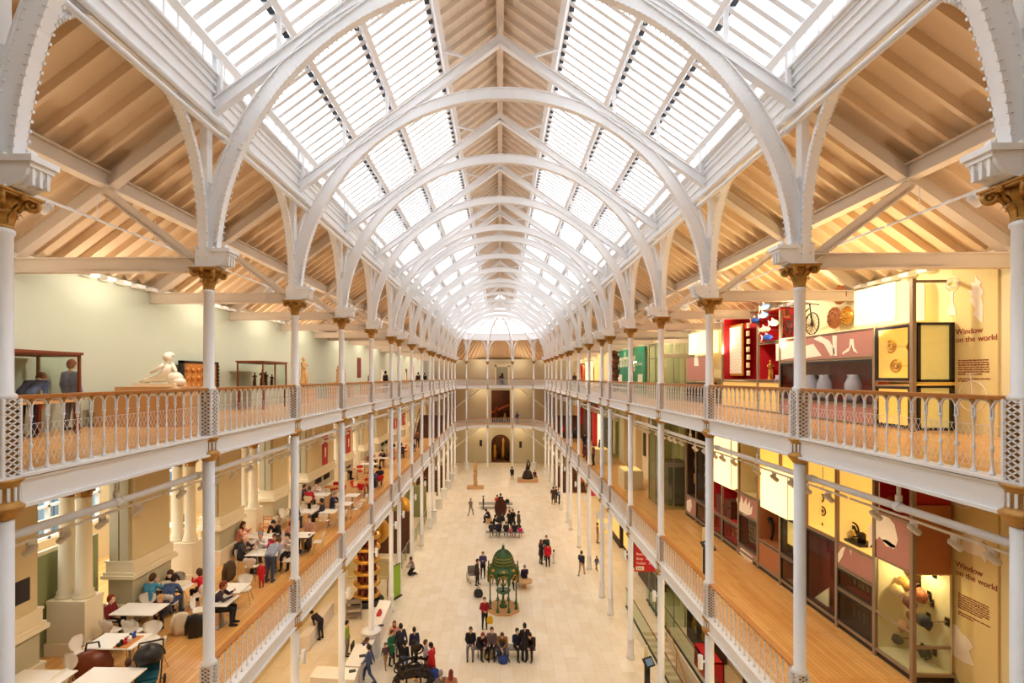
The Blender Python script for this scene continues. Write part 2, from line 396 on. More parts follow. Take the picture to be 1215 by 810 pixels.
# rooms seen through the far doors
M['umber'] = mat('dark_brown_wall', s(92, 54, 36), .8, var=.3, scale=1.5)
M['orange'] = mat('orange_wall', s(190, 98, 44), .8, var=.2, scale=1)
for z0, z1, mm in ((0, Z1 - .3, 'umber'), (Z1 - .3, Z2 - .3, 'umber'), (Z2 - .3, E + 2.7, 'wallE')):
    m = MB(); m.bx(-4, 4.6, YF + 5, YF + 5.2, z0, z1); m.bx(-4.2, -4, YF + .4, YF + 5.2, z0, z1); m.bx(4.4, 4.6, YF + .4, YF + 5.2, z0, z1); m.bx(-4, 4.6, YF + .4, YF + 5, z1 - .1, z1); m.bx(-4, 4.6, YF + .4, YF + 5, z0, z0 + .02)
    struct('wall_far_room', m, mm)
# diagonal braces under the far galleries
for z, q in ((Z2 - .4, 'upper'), (Z1 - .4, 'lower')):
    for sx in (-1, 1):
        m = MB(); m.bar((sx * 6.9, 74.5, z - 3.1), (sx * 2.9, 74.9 + .8, z), .14, .16)
        o = mk('diagonal_brace', m, 'white2'); tag(o, 'pale diagonal brace under the %s far gallery, %s side' % (q, 'left' if sx < 0 else 'right'), 'brace', 'diagonal braces of the far galleries')

# ---- gallery ceilings (sloping boards with common rafters)
def cz(X): return E + 6.0 - .727 * (abs(X) - 6.3)
for sx, sd in ((-1, 'left'), (1, 'right')):
    m = MB()
    a, b = (sx * 6.2, cz(6.2)), (sx * 11.1, cz(11.1))
    m.prism([(a[0], a[1] + .12), (b[0], b[1] + .12), (b[0], b[1] + .2), (a[0], a[1] + .2)], YN - .2, 78.8, 'y')
    y = -2.8
    while y < 70:
        m.bar((sx * 6.35, y, cz(6.35) + .03), (sx * 10.67, y, cz(10.67) + .03), .09, .20); y += .5625
    struct('ceiling_' + sd, m, 'ceil')
    # wall-plate vents between the rafters
    m = MB(); y = 7.0
    while y < 60:
        m.box((sx * 10.5, y, E + 2.62), (.22, .3, .1)); y += .5625
    struct('trim_wall_plate_' + sd, m, 'white2')
    m = MB(); x = sx * 8.45; z = cz(8.45) - .20
    m.bx(x - .05, x + .05, YN, 72, z - .17, z + .15); m.bx(x - .12, x + .12, YN, 72, z - .19, z - .15); m.bx(x - .12, x + .12, YN, 72, z + .11, z + .15)
    o = mk('purlin', m, 'ceilbeam'); tag(o, 'long cream purlin beam running under the sloping ceiling of the %s upper gallery' % sd, 'beam')
# far lean-to ceiling round the apse
m = MB(); A, B = offs(.1), offs(4.9)
for i in range(5):
    p = [(*A[i], cz(6.34) + .1), (*A[i + 1], cz(6.34) + .1), (*B[i + 1], cz(11.1) + .1), (*B[i], cz(11.1) + .1)]
    ids = [m.pt(q) for q in p] + [m.pt((q[0], q[1], q[2] + .1)) for q in p]
    m.face(ids[:4]); m.face(ids[4:][::-1])
    for k in range(9):
        t = (k + .5) / 9; P = Vector(p[0]).lerp(Vector(p[1]), t); Q = Vector(p[3]).lerp(Vector(p[2]), t)
        m.bar(P - Vector((0, 0, .08)), Q - Vector((0, 0, .08)), .08, .16)
struct('ceiling_far', m, 'ceil')

# ---- clerestory walls and windows
GX = 6.0
def gz(X): return E + 11.4 - .7167 * abs(X)
for sx, sd in ((-1, 'left'), (1, 'right')):
    m = MB(); x = sx * 6.12
    m.bx(sx * 6.1, sx * 6.34, YN, 69.3, E + 5.42, E + 6.40)
    for z in (5.42, 5.74, 6.02, 6.2, 6.36):
        m.bx(sx * 6.05, sx * 6.12, YN, 69.3, E + z, E + z + .05)
    m.bx(sx * 5.98, sx * 6.34, YN, 69.3, E + 6.40, E + 6.46)
    m.bx(sx * 6.0, sx * 6.3, YN, 69.3, E + 7.0, E + 7.16)
    struct('wall_clerestory_' + sd, m, 'white')
    wn = 40 if sx < 0 else 60
    ks = [YN, 1.64] + KY
    for k in range(len(ks) - 1):
        y0, y1 = ks[k], ks[k + 1]
        m = MB(); m.bx(sx * 6.2, sx * 6.212, y0 + .04, y1 - .04, E + 6.46, E + 6.94)
        w = struct('window_%d' % (wn + k), m, 'sky_glass')
        m = MB(); n = max(2, round((y1 - y0) / .41))
        for j in range(0 if k == 0 else 1, n + 1):
            yy = y0 + (y1 - y0) * j / n; m.bx(sx * 6.12, sx * 6.24, yy - (.09 if j in (0, n) else .035), yy + (.09 if j in (0, n) else .035), E + 6.46, E + 7.0)
        mk('window_frame', m, 'white', w)
        m = MB()
        for j in range(n):
            yy = y0 + (y1 - y0) * (j + .5) / n; h_ = (y1 - y0) / n / 2 - .03
            m.bx(sx * 6.15, sx * 6.17, yy - h_, yy - h_ + .05, E + 6.47, E + 6.99)
            m.bx(sx * 6.15, sx * 6.17, yy - h_, yy + h_, E + 6.955, E + 6.985)
        mk('window_seal', m, 'grey', w)

# ---- skylight slopes
BAR = .375
for sx, sd in ((-1, 'left'), (1, 'right')):
    m = MB(); m.prism([(sx * 1.7, gz(1.7)), (sx * 6.2, gz(6.2)), (sx * 6.2, gz(6.2) + .012), (sx * 1.7, gz(1.7) + .012)], YN, 69.2, 'y')
    w = struct('window_roof_' + sd, m, 'sky_glass')
    m = MB(); y = YN + .1
    while y < 69.1:
        m.bar((sx * 1.76, y, gz(1.76) - .06), (sx * 6.1, y, gz(6.1) - .06), .125, .10); y += BAR
    mk('glazing_bars', m, 'white', w)
    m = MB()
    for X, wd in ((1.76, .17), (3.42, .14), (4.72, .14), (6.0, .16)):
        m.bar((sx * X, YN, gz(X) - .2), (sx * X, 69.2, gz(X) - .2), wd, .26, up=(sx * .583, 0, .813))
    mk('roof_purlins', m, 'white', w)
    m = MB()
    for X in (1.76, 3.42, 4.72):
        y = YN + .1 + BAR / 2
        while y < 69:
            m.box((sx * (X + .19), y, gz(X + .19) - .05), (.12, .2, .06)); y += BAR
    mk('roof_vents', m, 'vent', w)
# ridge: boarded timber
m = MB()
m.prism([(-1.8, gz(1.8)), (0, gz(0) + .0), (1.8, gz(1.8)), (1.8, gz(1.8) + .1), (0, gz(0) + .1), (-1.8, gz(1.8) + .1)], YN, 69.2, 'y')
y = YN + .3
while y < 69:
    for sx in (-1, 1): m.bar((sx * 1.7, y, gz(1.7) - .07), (0, y, gz(0) - .07), .09, .15)
    y += .5625
for k in range(1, 9):           # board joints
    for sx in (-1, 1): X = sx * .2 * k; m.bar((X, YN, gz(X) - .006), (X, 69, gz(X) - .006), .012, .02)
m.bx(-.11, .11, YN, 69, gz(0) - .5, gz(0) - .02); m.bx(-.03, .03, YN, 69, gz(0) - .56, gz(0) - .5)
struct('ceiling_ridge', m, 'ridge')
# glazed hip over the apse
m = MB(); A = offs(.0); top = (0, 69.2, gz(0))
g_ = MB()
for i in range(5):
    a, b = Vector((*A[i], E + 7.1)), Vector((*A[i + 1], E + 7.1)); t = Vector(top)
    g_.face([g_.pt(a), g_.pt(b), g_.pt(t)])
    for k in range(9):
        p = a.lerp(b, k / 8); q = t.lerp(p, .12)
        if k: m.bar(p - Vector((0, 0, .06)), q - Vector((0, 0, .06)), .13, .1)
    for f in (.34, .67): m.bar(t.lerp(a, f) - Vector((0, 0, .12)), t.lerp(b, f) - Vector((0, 0, .12)), .2, .2)
w = struct('window_roof_far', g_, 'sky_glass'); mk('glazing_bars', m, 'white', w)
m = MB(); apse_band(m, -.12, .12, E + 5.42, E + 6.40); apse_band(m, -.2, .2, E + 6.36, E + 6.46); apse_band(m, -.14, .14, E + 7.0, E + 7.16)
for i in range(5):
    a, b = Vector(A[i]), Vector(A[i + 1]); n = 8
    for k in range(n + 1):
        p = a.lerp(b, k / n); m.box((p.x, p.y, E + 6.73), (.05, .05, .56))
struct('wall_clerestory_far', m, 'white')

def faritem(x, w, y, z, h, mm, label, cat='exhibit'):
    m = MB(); m.lathe([(w * .5, 0), (w * .42, h * .2), (w * .5, h * .45), (w * .3, h * .7), (w * .35, h * .85), (0, h)], n=10)
    return tag(mk('exhibit', m, mm, None, (x, y, z)), label, cat)
# ================= COLUMNS =================
def lattice_box(w, h):          # square tube of crossing bars with gilt studs
    m = MB(); n = max(3, round(h / .16)); t = .017
    for a in range(4):
        m.T = Matrix.Rotation(a * PI / 2, 4, 'Z') @ Matrix.Translation((0, -w / 2, 0))
        m.box((-w / 2 + .012, 0, h / 2), (.03, .02, h)); m.box((w / 2 - .012, 0, h / 2), (.03, .02, h))
        for k in range(n):
            z0, z1 = h * k / n, h * (k + 1) / n
            for s_ in (-1, 1):
                m.bar((s_ * -w / 2, 0, z0), (s_ * w / 2, 0, z1), .014, t, up=(0, 0, 1)) ; m.bar((s_ * -w / 2, 0, (z0 + z1) / 2), (0, 0, z1), .014, t) ; m.bar((0, 0, z0), (s_ * w / 2, 0, (z0 + z1) / 2), .014, t)
    m.T = None; return m
def gilt_core(w, h):
    m = MB(); n = max(3, round(h / .16))
    m.box((0, 0, h / 2), (w * .8, w * .8, h))
    for a in range(4):
        m.T = Matrix.Rotation(a * PI / 2, 4, 'Z') @ Matrix.Translation((0, -w / 2 + .01, 0))
        for k in range(n):
            m.box((0, 0, h * (k + .5) / n), (.05, .03, .05), ry=PI / 4)
    m.T = None; return m
LW = .25
ME = {}
ME['cap'] = capital(.105, .27, .44).mesh('capital')
ME['lat'] = lattice_box(LW, .97).mesh('lattice_panel'); ME['core'] = gilt_core(LW, .97).mesh('gilt_studs')
m = MB(); m.lathe([(.20, -.02), (.21, -.05), (.17, -.09), (.16, -.12), (.15, -.3), (.17, -.33), (.22, -.37), (.21, -.42), (.145, -.5), (.13, -.53)], n=16)
ME['coll'] = m.mesh('gilt_collar')
m = MB()
for k in range(14):
    a = 2 * PI * k / 14; m.box((math.cos(a) * .165, math.sin(a) * .165, -.21), (.02, .03, .17), rz=a)
ME['flut'] = m.mesh('collar_fluting')
m = MB(); m.lathe([(.105, E + 1.86), (.125, E + 1.84), (.125, E + 1.80), (.105, E + 1.77), (.11, E - .2), (.14, E - .22), (.145, E - .26), (.13, E - .29)], n=18); ME['s2'] = m.mesh('upper_shaft')
m = MB(); m.lathe([(.115, Z2 - .5), (.115, Z1 + 1.08), (.15, Z1 + 1.06), (.155, Z1 + 1.01), (.13, Z1 + .98)], n=18); ME['s1'] = m.mesh('middle_shaft')
m = MB(); m.lathe([(.125, Z1 - .5), (.13, 1.0), (.165, .97), (.17, .9), (.15, .86), (.16, .2), (.19, .17), (.19, 0)], n=18); ME['s0'] = m.mesh('lower_shaft')
def cyl_up(sx):
    m = MB(); m.lathe([(.06, -.2), (.075, -.19), (.075, .2), (.06, .21)], (0, 0, 0), 10); m.box((sx * -.13, 0, .02), (.16, .05, .05)); return m
for x, y, m in ((-1, 0, cyl_up(1)), (1, 0, cyl_up(-1))): ME['up%d' % x] = m.mesh('uplight')
def column(x, y, label, up=True):
    t = thing('cast_iron_column', label, 'column', (x, y, 0), 0, 'white cast-iron columns with gilt capitals round the hall'); t['kind'] = 'thing'
    mk('upper_shaft', ME['s2'], 'white', t); mk('middle_shaft', ME['s1'], 'white', t); mk('lower_shaft', ME['s0'], 'white', t)
    mk('capital', ME['cap'], 'gold', t, (0, 0, E + 1.86))
    for z in (Z2, Z1):
        p = mk('lattice_panel', ME['lat'], 'white', t, (0, 0, z + .035)); mk('gilt_studs', ME['core'], 'gold', p)
        c = mk('collar', ME['coll'], 'gold', t, (0, 0, z + .02)); mk('fluting', ME['flut'], 'white', c)
    if up: sx = 1 if x < 0 else -1; mk('uplight', ME['up%d' % (-sx)], 'white2', t, (x and sx * .27, 0, Z1 - 1.35))
    return t
for sx, sd in ((-1, 'left'), (1, 'right')):
    for k, y in enumerate(KY):
        column(sx * XC, y, 'slender white iron column with gilt capital, %s of the %s row counted from the camera' % (ORD[k], sd))
for i, (x, y) in enumerate(APSE[1:-1]):
    column(x, y, 'slender white iron column with gilt capital, %s from left across the rounded far end' % ORD[i], False)
# fluted white drums round the far column feet
m = MB(); m.lathe([(.36, 0), (.36, .06), (.33, .08), (.33, .98), (.38, 1.0), (.38, 1.05), (.19, 1.06)], n=20)
for k in range(24):
    a = 2 * PI * k / 24; m.box((math.cos(a) * .335, math.sin(a) * .335, .53), (.03, .04, .86), rz=a)
ME['drum'] = m.mesh('radiator_casing')
spots = [(-XC, KY[k], 'around the foot of the %s column of the left row' % ORD[k]) for k in (10, 11, 12, 13, 14, 15)] + [(XC, KY[15], 'around the foot of the last column of the right row')] + [(APSE[1][0], APSE[1][1], 'around the leftmost column of the rounded far end'), (APSE[4][0], APSE[4][1], 'around the rightmost column of the rounded far end')]
for x, y, d in spots:
    tag(mk('radiator_casing', ME['drum'], 'white2', None, (x, y, 0)), 'white fluted drum casing ' + d, 'radiator casing', 'white fluted drums round column feet')

# ================= BALUSTRADES =================
m = MB(); m.lathe([(.034, 0), (.034, .03), (.018, .06), (.013, .12), (.013, .3), (.024, .32), (.024, .35), (.013, .37), (.012, .64), (.02, .66), (.018, .69), (.026, .71), (.03, .73)], n=8); ME['bal'] = m.mesh('baluster')
RM = {}
def rail_meshes(L):
    if L in RM: return RM[L]
    n = max(2, round((L - .26) / .245)); a0 = -L / 2 + .13; st = (L - .26) / n; xs = [a0 + st * k for k in range(1, n)]
    h = MB(); h.bx(-L / 2 + .12, L / 2 - .12, -.055, .055, .955, .985); h.bx(-L / 2 + .12, L / 2 - .12, -.07, .07, .985, 1.012)
    ar = MB()
    for k in range(n):
        c = a0 + st * (k + .5); r = st / 2 - .01
        P = [(c + r * math.cos(t), 0, .84 + r * 1.0 * math.sin(t)) for t in [PI - PI * j / 10 for j in range(11)]]
        P = [(c - r, 0, .73)] + P + [(c + r, 0, .73)]
        for p, q_ in zip(P, P[1:]): ar.bar(p, q_, .034, .016)
    ar.bx(-L / 2 + .12, L / 2 - .12, -.014, .014, .935, .957)
    gi = ar; ar.mi = 1
    for k in range(n + 1): gi.lathe([(.0, .86), (.02, .88), (.035, .93), (.05, .955)], (a0 + st * k, 0, 0), 6)
    wi = MB(); w = .0035; z0, z1 = .07, .62; sp = .085; x = a0 - .5; dz = z1 - z0; sl = dz * .55
    while x < L / 2:
        for s_ in (1, -1):
            xa, xb = (x, x + sl) if s_ > 0 else (x + sl, x); za, zb = z0, z1
            lo, hi = a0, L / 2 - .13
            def cut(xa, za, xb, zb):
                pts = []
                for (px, pz, qx, qz) in ((xa, za, xb, zb),):
                    t0, t1 = 0, 1; dx = qx - px
                    for bound, sg in ((lo, 1), (hi, -1)):
                        fa, fb = sg * (px - bound), sg * (qx - bound)
                        if fa < 0 and fb < 0: return None
                        if fa < 0: t0 = max(t0, fa / (fa - fb))
                        elif fb < 0: t1 = min(t1, fa / (fa - fb))
                    if t1 <= t0: return None
                    return (px + dx * t0, pz + (qz - pz) * t0, px + dx * t1, pz + (qz - pz) * t1)
            c = cut(xa, za, xb, zb)
            if c: wi.bar((c[0], .03, c[1]), (c[2], .03, c[3]), w, w, up=(0, 1, 0))
        x += sp
    wi.bar((a0, .03, z1), (L / 2 - .13, .03, z1), .006, .006)
    bp = MB()
    for X in xs: bp.lathe([(.034, 0), (.018, .06), (.013, .12), (.024, .335), (.012, .4), (.012, .62), (.032, .68), (.034, .73)], (X, 0, 0), 6)
    RM[L] = (h.mesh('handrail'), ar.mesh('arches'), None, wi.mesh('wire_mesh'), bp.mesh('baluster_run'), xs); return RM[L]
def balustrade(a, b, z, label, group, near=False):
    a, b = Vector(a), Vector(b); L = round((b - a).length, 2); h, ar, gi, wi, bp, xs = rail_meshes(L)
    mid = (a + b) / 2; t = thing('balustrade', label, 'railing', (mid.x, mid.y, z + .035), math.atan2((b - a).y, (b - a).x), group)
    mk('handrail', h, 'handrail', t, (0, 0, 0)); mk('arch_band', ar, ['white', 'gold'], t); mk('wire_mesh', wi, 'white', t)
    if near:
        for X in xs: mk('baluster', ME['bal'], 'white', t, (X, 0, 0))
    else: mk('baluster_run', bp, 'white', t)
    for sx in (-1, 1):
        pass
for z, lv in ((Z2, 'upper'), (Z1, 'lower')):
    for sx, sd in ((-1, 'left'), (1, 'right')):
        for k in range(15):
            if lv == 'lower' and k < 1: continue
            # built so that local +y (wire side) faces the gallery
            a, b = ((sx * XC, KY[k]), (sx * XC, KY[k + 1]))
            if sx > 0: a, b = b, a
            balustrade(a, b, z, 'white arched balustrade with wooden rail, %s %s gallery, %s span counted from the camera' % (lv, sd, ORD[k]), 'balustrades of the %s gallery' % lv, near=(k < 4))
    for i in range(5):
        balustrade(APSE[i + 1], APSE[i], z, 'white arched balustrade with wooden rail, %s gallery, %s length from left across far end' % (lv, ORD[i]), 'balustrades of the %s gallery' % lv)

# ================= ROOF FRAMES =================
SP = E + 2.3
m = MB(); N = 56
def arc(r, a): return (r * math.cos(a), SP + r * math.sin(a))
for k in range(N):
    a, b = PI * k / N, PI * (k + 1) / N
    m.prism([arc(6.06, a), arc(6.36, a), arc(6.36, b), arc(6.06, b)], -.06, .06, 'y')
    for r0, r1 in ((6.04, 6.07), (6.35, 6.38)): m.prism([arc(r0, a), arc(r1, a), arc(r1, b), arc(r0, b)], -.09, .09, 'y')
ME['rib'] = m.mesh('arch_rib')
m = MB(); n = 150
for k in range(n):
    a = PI * (k + .5) / n
    for r, sg in ((6.11, -1), (6.31, -1)):
        x, z = arc(r, a); m.ball((x, -.065, z), .017, 5, 3)
    x, z = arc(6.05, a)
    m.box((x, -.09, z), (.07, .03, .035), ry=-(a)); m.box((x, .09, z), (.07, .03, .035), ry=-(a))
ME['riv'] = m.mesh('rivets')
def sided(sx):
    d = {}
    m = MB(); m.bar((sx * 6.1, 0, E + 5.78), (0, 0, E + 10.13), .10, .26); m.bar((sx * 6.1, 0, E + 5.78 - .14), (0, 0, E + 9.98), .2, .03); m.bar((sx * 6.1, 0, E + 5.78 + .14), (0, 0, E + 10.27), .2, .03); d['raf'] = m.mesh('rafter')
    m = MB()
    for X in (3.42, 4.72, 6.0): m.bar((sx * X, 0, E + 10.13 - .713 * X + .1), (sx * X, 0, gz(X) - .3), .09, .09)
    m.bar((sx * .9, 0, E + 9.6), (sx * 1.76, 0, gz(1.76) - .3), .07, .07); d['posts'] = m.mesh('purlin_posts')
    m = MB(); m.bx(sx * 6.22, sx * 6.38, -.1, .1, SP, E + 5.9)
    P = [(sx * 6.3, SP), (sx * 6.3, SP + 1.9)] + [(sx * arc(6.2, a)[0], arc(6.2, a)[1]) for a in [.28 - .04 * j for j in range(7)]] + [(sx * 6.1, SP)]
    m.prism(P if sx > 0 else P[::-1], -.05, .05, 'y'); d['post'] = m.mesh('wall_post')
    m = MB(); m.bx(sx * 6.02, sx * 6.48, -.2, .2, SP - .01, SP + .05); m.bx(sx * 6.06, sx * 6.44, -.17, .17, SP + .03, SP + .45)
    # corbel scroll towards the nave
    P = [(sx * x, SP + z) for x, z in ((6.1, .02), (5.98, .03), (5.86, .09), (5.78, .18), (5.75, .27), (5.72, .27), (5.72, .38), (6.1, .38))]
    m.prism(P, -.17, .17, 'y'); m.bx(sx * 5.68, sx * 6.1, -.2, .2, SP + .33, SP + .41)
    for yy in (-.1, 0, .1): m.bx(sx * 5.74, sx * 5.95, yy - .02, yy + .02, SP + .06, SP + .3)
    m.lathe([(.05, .4), (.07, .42), (.05, .5), (.0, .54)], (sx * 5.86, 0, SP), 8); d['spr'] = m.mesh('springer')
    m = MB()
    m.bar((sx * 6.4, 0, E + 2.4), (sx * 10.7, 0, E + 2.4), .10, .26); m.bar((sx * 6.4, 0, E + 2.26), (sx * 10.7, 0, E + 2.26), .22, .03); m.bar((sx * 6.4, 0, E + 2.54), (sx * 10.7, 0, E + 2.54), .22, .03)
    for j in range(42): m.ball((sx * (6.5 + j * .1), -.1, E + 2.255), .022, 4, 3)
    d['tie'] = m.mesh('tie_beam')
    m = MB(); a, b = (sx * 6.35, 0, cz(6.35) - .27), (sx * 10.6, 0, cz(10.6) - .27); m.bar(a, b, .12, .28)
    a, b = (sx * 6.35, 0, cz(6.35) - .43), (sx * 10.5, 0, cz(10.5) - .43); m.bar(a, b, .24, .03); d['prin'] = m.mesh('principal_rafter')
    m = MB(); m.bar((sx * 8.5, 0, cz(8.5) - .4), (sx * 6.55, 0, E + 2.5), .1, .2); m.bar((sx * 8.5, 0, cz(8.5) - .52), (sx * 6.5, 0, E + 2.38), .18, .03); d['strut'] = m.mesh('strut')
    return d
SD = {-1: sided(-1), 1: sided(1)}
m = MB(); m.prism([(0, E + 10.3), (.32, E + 10.08), (.32, E + 9.85), (0, E + 10.08), (-.32, E + 9.85), (-.32, E + 10.08)], -.07, .07, 'y'); m.bx(-.04, .04, -.04, .04, E + 10.2, gz(0) - .4); ME['rb'] = m.mesh('ridge_bracket')
for k, y in enumerate(KY):
    t = thing('roof_frame', 'white arched roof rib with straight rafters above, %s spanning the hall counted from the camera' % ORD[k], 'roof arch', (0, y, 0), 0, 'arched roof frames over the hall')
    r = mk('arch_rib', ME['rib'], 'white', t)
    if k < 6: mk('rivets', ME['riv'], 'white', r)
    mk('ridge_bracket', ME['rb'], 'white', t)
    for sx in (-1, 1):
        d = SD[sx]
        mk('rafter', d['raf'], 'white', t); mk('purlin_posts', d['posts'], 'white', t); mk('wall_post', d['post'], 'white', t); mk('springer', d['spr'], 'white', t)
    for sx, sd in ((-1, 'left'), (1, 'right')):
        d = SD[sx]
        t2 = thing('gallery_truss', 'cream roof truss with tie beam over the upper %s gallery, %s from the camera' % (sd, ORD[k]), 'roof truss', (0, y, 0), 0, 'roof trusses over the %s gallery' % sd)
        mk('tie_beam', d['tie'], 'ceilbeam', t2); mk('principal_rafter', d['prin'], 'ceilbeam', t2); mk('strut', d['strut'], 'ceilbeam', t2)
# longitudinal arches between the columns
def spandrel(L):
    m = MB(); a, b, nn, N = L / 2 - .16, 3.25, 2.5, 30; z0 = SP + .1
    def P(t, da): c, s_ = math.cos(t), math.sin(t); return (math.copysign(abs(c) ** (2 / nn), c) * (a + da), z0 + (abs(s_) ** (2 / nn)) * (b + da))
    for k in range(N):
        t0, t1 = PI * k / N, PI * (k + 1) / N
        m.prism([P(t0, 0), P(t0, .16), P(t1, .16), P(t1, 0)], -.05, .05, 'y'); m.prism([P(t0, -.02), P(t0, .015), P(t1, .015), P(t1, -.02)], -.09, .09, 'y')
    r = m; n = 84
    for k in range(n):
        t = PI * (k + .5) / n; x, z = P(t, -.01); x2, z2 = P(t, .06)
        for yy in (-.09, .09): r.ball((x, yy, z), .034, 5, 4)
        for yy in (-.055, .055): r.ball((x2, yy, z2), .016, 4, 3)
    return m.mesh('spandrel_arch'),
SPM = {}
ks = [1.64] + KY
for k in range(len(ks) - 1):
    L = round(ks[k + 1] - ks[k], 2)
    if L not in SPM: SPM[L] = spandrel(L)
    for sx, sd in ((-1, 'left'), (1, 'right')):
        if k == 0: lab = 'white scalloped arch between columns of the %s row, overhead beside the camera' % sd
        else: lab = 'white arch between the %s and %s columns of the %s row' % (ORD[k - 1], ORD[k], sd)
        t = mk('spandrel_arch', SPM[L][0], 'white', None, (sx * 6.27, (ks[k] + ks[k + 1]) / 2, 0), PI / 2); tag(t, lab, 'arch', 'arches along the column rows')
for sx, sd in ((-1, 'left'), (1, 'right')):
    for h_, X, w in ((5.1, 5.93, 'lower'), (5.36, 5.95, 'upper')):
        m = MB(); m.tube([(sx * X, -3, E + h_), (sx * X, 69.2, E + h_)], .058, 10)
        for y in KY: m.tube([(sx * X, y - .08, E + h_), (sx * X, y + .08, E + h_)], .075, 10)
        tag(mk('tie_tube', m, 'white'), 'long white tube below the clerestory windows on the %s side, %s of two' % (sd, w), 'tube', 'paired white tubes on the %s' % sd)
    m = MB(); X = sx * 6.5
    m.tube([(X, -2, E - 2.12), (X, 69.2, E - 2.12)], .062, 12)
    for y in KY:
        for d in (0, 2.2): m.tube([(X, y + d - .06, E - 2.12), (X, y + d + .06, E - 2.12)], .078, 10)
        m.tube([(X, y + 2.2, E - 2.12), (X, y + 2.2, Z2 - .3)], .03, 8); m.lathe([(.05, 0), (.05, .1)], (X, y + 2.2, E - 2.03), 8)
    tag(mk('service_pipe', m, 'white'), 'long white pipe under the edge of the upper %s gallery' % sd, 'pipe')
# apse: radiating ribs
m = MB()
for x, y in APSE[1:-1] + [APSE[0], APSE[-1]]:
    P = []
    for k in range(17):
        t = PI / 2 * k / 16; c, s_ = math.cos(t), math.sin(t)
        P.append((x * c, 69.2 + (y - 69.2) * c, SP + 6.2 * s_))
    if y > 70:
        t = thing('apse_rib', 'white curved rib rising from the %s column of the rounded far end' % ORD[APSE.index((x, y)) - 1], 'roof arch', (0, 0, 0), 0, 'radiating ribs of the far end')
        m = MB()
        for p, q in zip(P, P[1:]): m.bar(p, q, .2, .3, up=(-x, 69.2 - y, .3))
        mk('rib', m, 'white', t)
        m = MB(); m.box((x, y, SP + .2), (.36, .36, .44)); m.box((x, y, SP + 1.9), (.2, .2, 3.3)); mk('springer', m, 'white', t)
AO = [Vector(p) for p in APSE]
for i in range(5):
    a, b = AO[i], AO[i + 1]; L = round((b - a).length, 2)
    if L not in SPM: SPM[L] = spandrel(L)
    mid = (a + b) / 2
    t = mk('spandrel_arch', SPM[L][0], 'white', None, (mid.x, mid.y, 0), math.atan2((b - a).y, (b - a).x)); tag(t, 'white arch between columns, %s from left across the rounded far end' % ORD[i], 'arch', 'arches round the far end')

# ================= LIGHTING TRACKS =================
def spot_head():
    m = MB(); m.box((0, 0, -.06), (.05, .12, .1)); m.T = Matrix.Translation((0, 0, -.15)) @ Matrix.Rotation(.9, 4, 'Y'); m.lathe([(.05, -.12), (.058, -.1), (.058, .08), (.03, .12)], n=10); m.T = None; return m.mesh('spot_head')
ME['spot'] = spot_head()
m = MB(); m.lathe([(.0, 0), (.05, 0)], n=10); ME['lens'] = m.mesh('lens')
m = MB(); m.bx(-.015, .015, -2.2, 2.2, -.02, .02)
for y in (-1.4, 1.4): m.bx(-.006, .006, y - .006, y + .006, 0, .5)
for y in (-2.1, -.7, .7): m.bx(-.022, .022, y, y + .12, -.015, .03)
ME['track'] = m.mesh('track_rail')
warm = (1, .80, .56)
M['lens'] = mat('lit_lens', s(255, 236, 200), .5, emit=6, ecol=s(255, 232, 190))
for lv, X, h_, offs_ in (('upper', 8.0, 3.12, (-.3, .0, .3)), ('lower', 7.25, -2.52, (-1.6, -.8, -.2, .6, 1.5))):
    for sx, sd in ((-1, 'left'), (1, 'right')):
        for k in range(15):
            if KY[k + 1] - KY[k] < 3: continue
            y = (KY[k] + KY[k + 1]) / 2
            t = thing('lighting_track', 'white spotlight track under the %s %s gallery ceiling, %s bay from the camera' % (lv, sd, ORD[k]), 'track light', (sx * X, y, E + h_), 0, 'spotlight tracks in the galleries')
            mk('track_rail', ME['track'], 'white', t)
            for d in offs_:
                hh = mk('spot_head', ME['spot'], 'white', t, (0, d, 0), 0 if sx < 0 else PI)
            lamp('SPOT', (sx * (X + .05), y, E + h_ - .35), 260 if lv == 'upper' else 150, (1, .87, .70) if lv == 'upper' and sx < 0 else warm, .12, (0, sx * -.75 if lv == 'upper' else sx * -.35, 0), 2.4, .8)
# ================= UPPER LEFT GALLERY =================
M['brass'] = mat('brass', s(214, 160, 70), .35, .7, var=.25, scale=14)
M['bronze'] = mat('dark_bronze', s(52, 42, 34), .4, .6)
M['redp'] = mat('red_panel', s(188, 26, 36), .6)
M['yel'] = mat('warm_yellow_panel', s(246, 214, 128), .7)
M['cream'] = mat('cream_panel', s(240, 228, 186), .7)
M['pink'] = mat('dusty_pink_panel', s(176, 122, 112), .6)
M['copper'] = mat('copper_brown_panel', s(176, 112, 70), .45, .2)
M['dred'] = mat('dark_red_case_lining', s(112, 26, 26), .5)
M['dcase'] = mat('dark_case_lining', s(70, 50, 40), .6)
M['wgraph'] = mat('white_graphic', s(244, 232, 214), .6, var=.01)
M['tgreen'] = mat('teal_panel', s(12, 132, 104), .6)
M['bluec'] = mat('blue_paint', s(40, 80, 170), .5)
M['fishb'] = mat('pale_blue_paint', s(110, 150, 200), .4)
M['lantern'] = mat('lit_paper_lantern', s(250, 226, 160), .9, emit=1.0, ecol=s(255, 232, 170))
M['lightpanel'] = mat('backlit_yellow_panel', s(248, 218, 140), .9, emit=.3, ecol=s(255, 214, 120))
M['ochrecarve'] = mat('carved_gilt_wood', s(190, 122, 50), .5, .3, var=.6, scale=9, bump=1)
M['sand'] = mat('sandstone', s(206, 160, 110), .8, bump=.5)
M['cloth'] = mat('white_cloth', s(232, 222, 214), .8)
def plinth(x, y, w, d, h, z=Z2, nm='plinth'):
    m = MB(); m.bx(x - w / 2, x + w / 2, y - d / 2, y + d / 2, z, z + h); return m
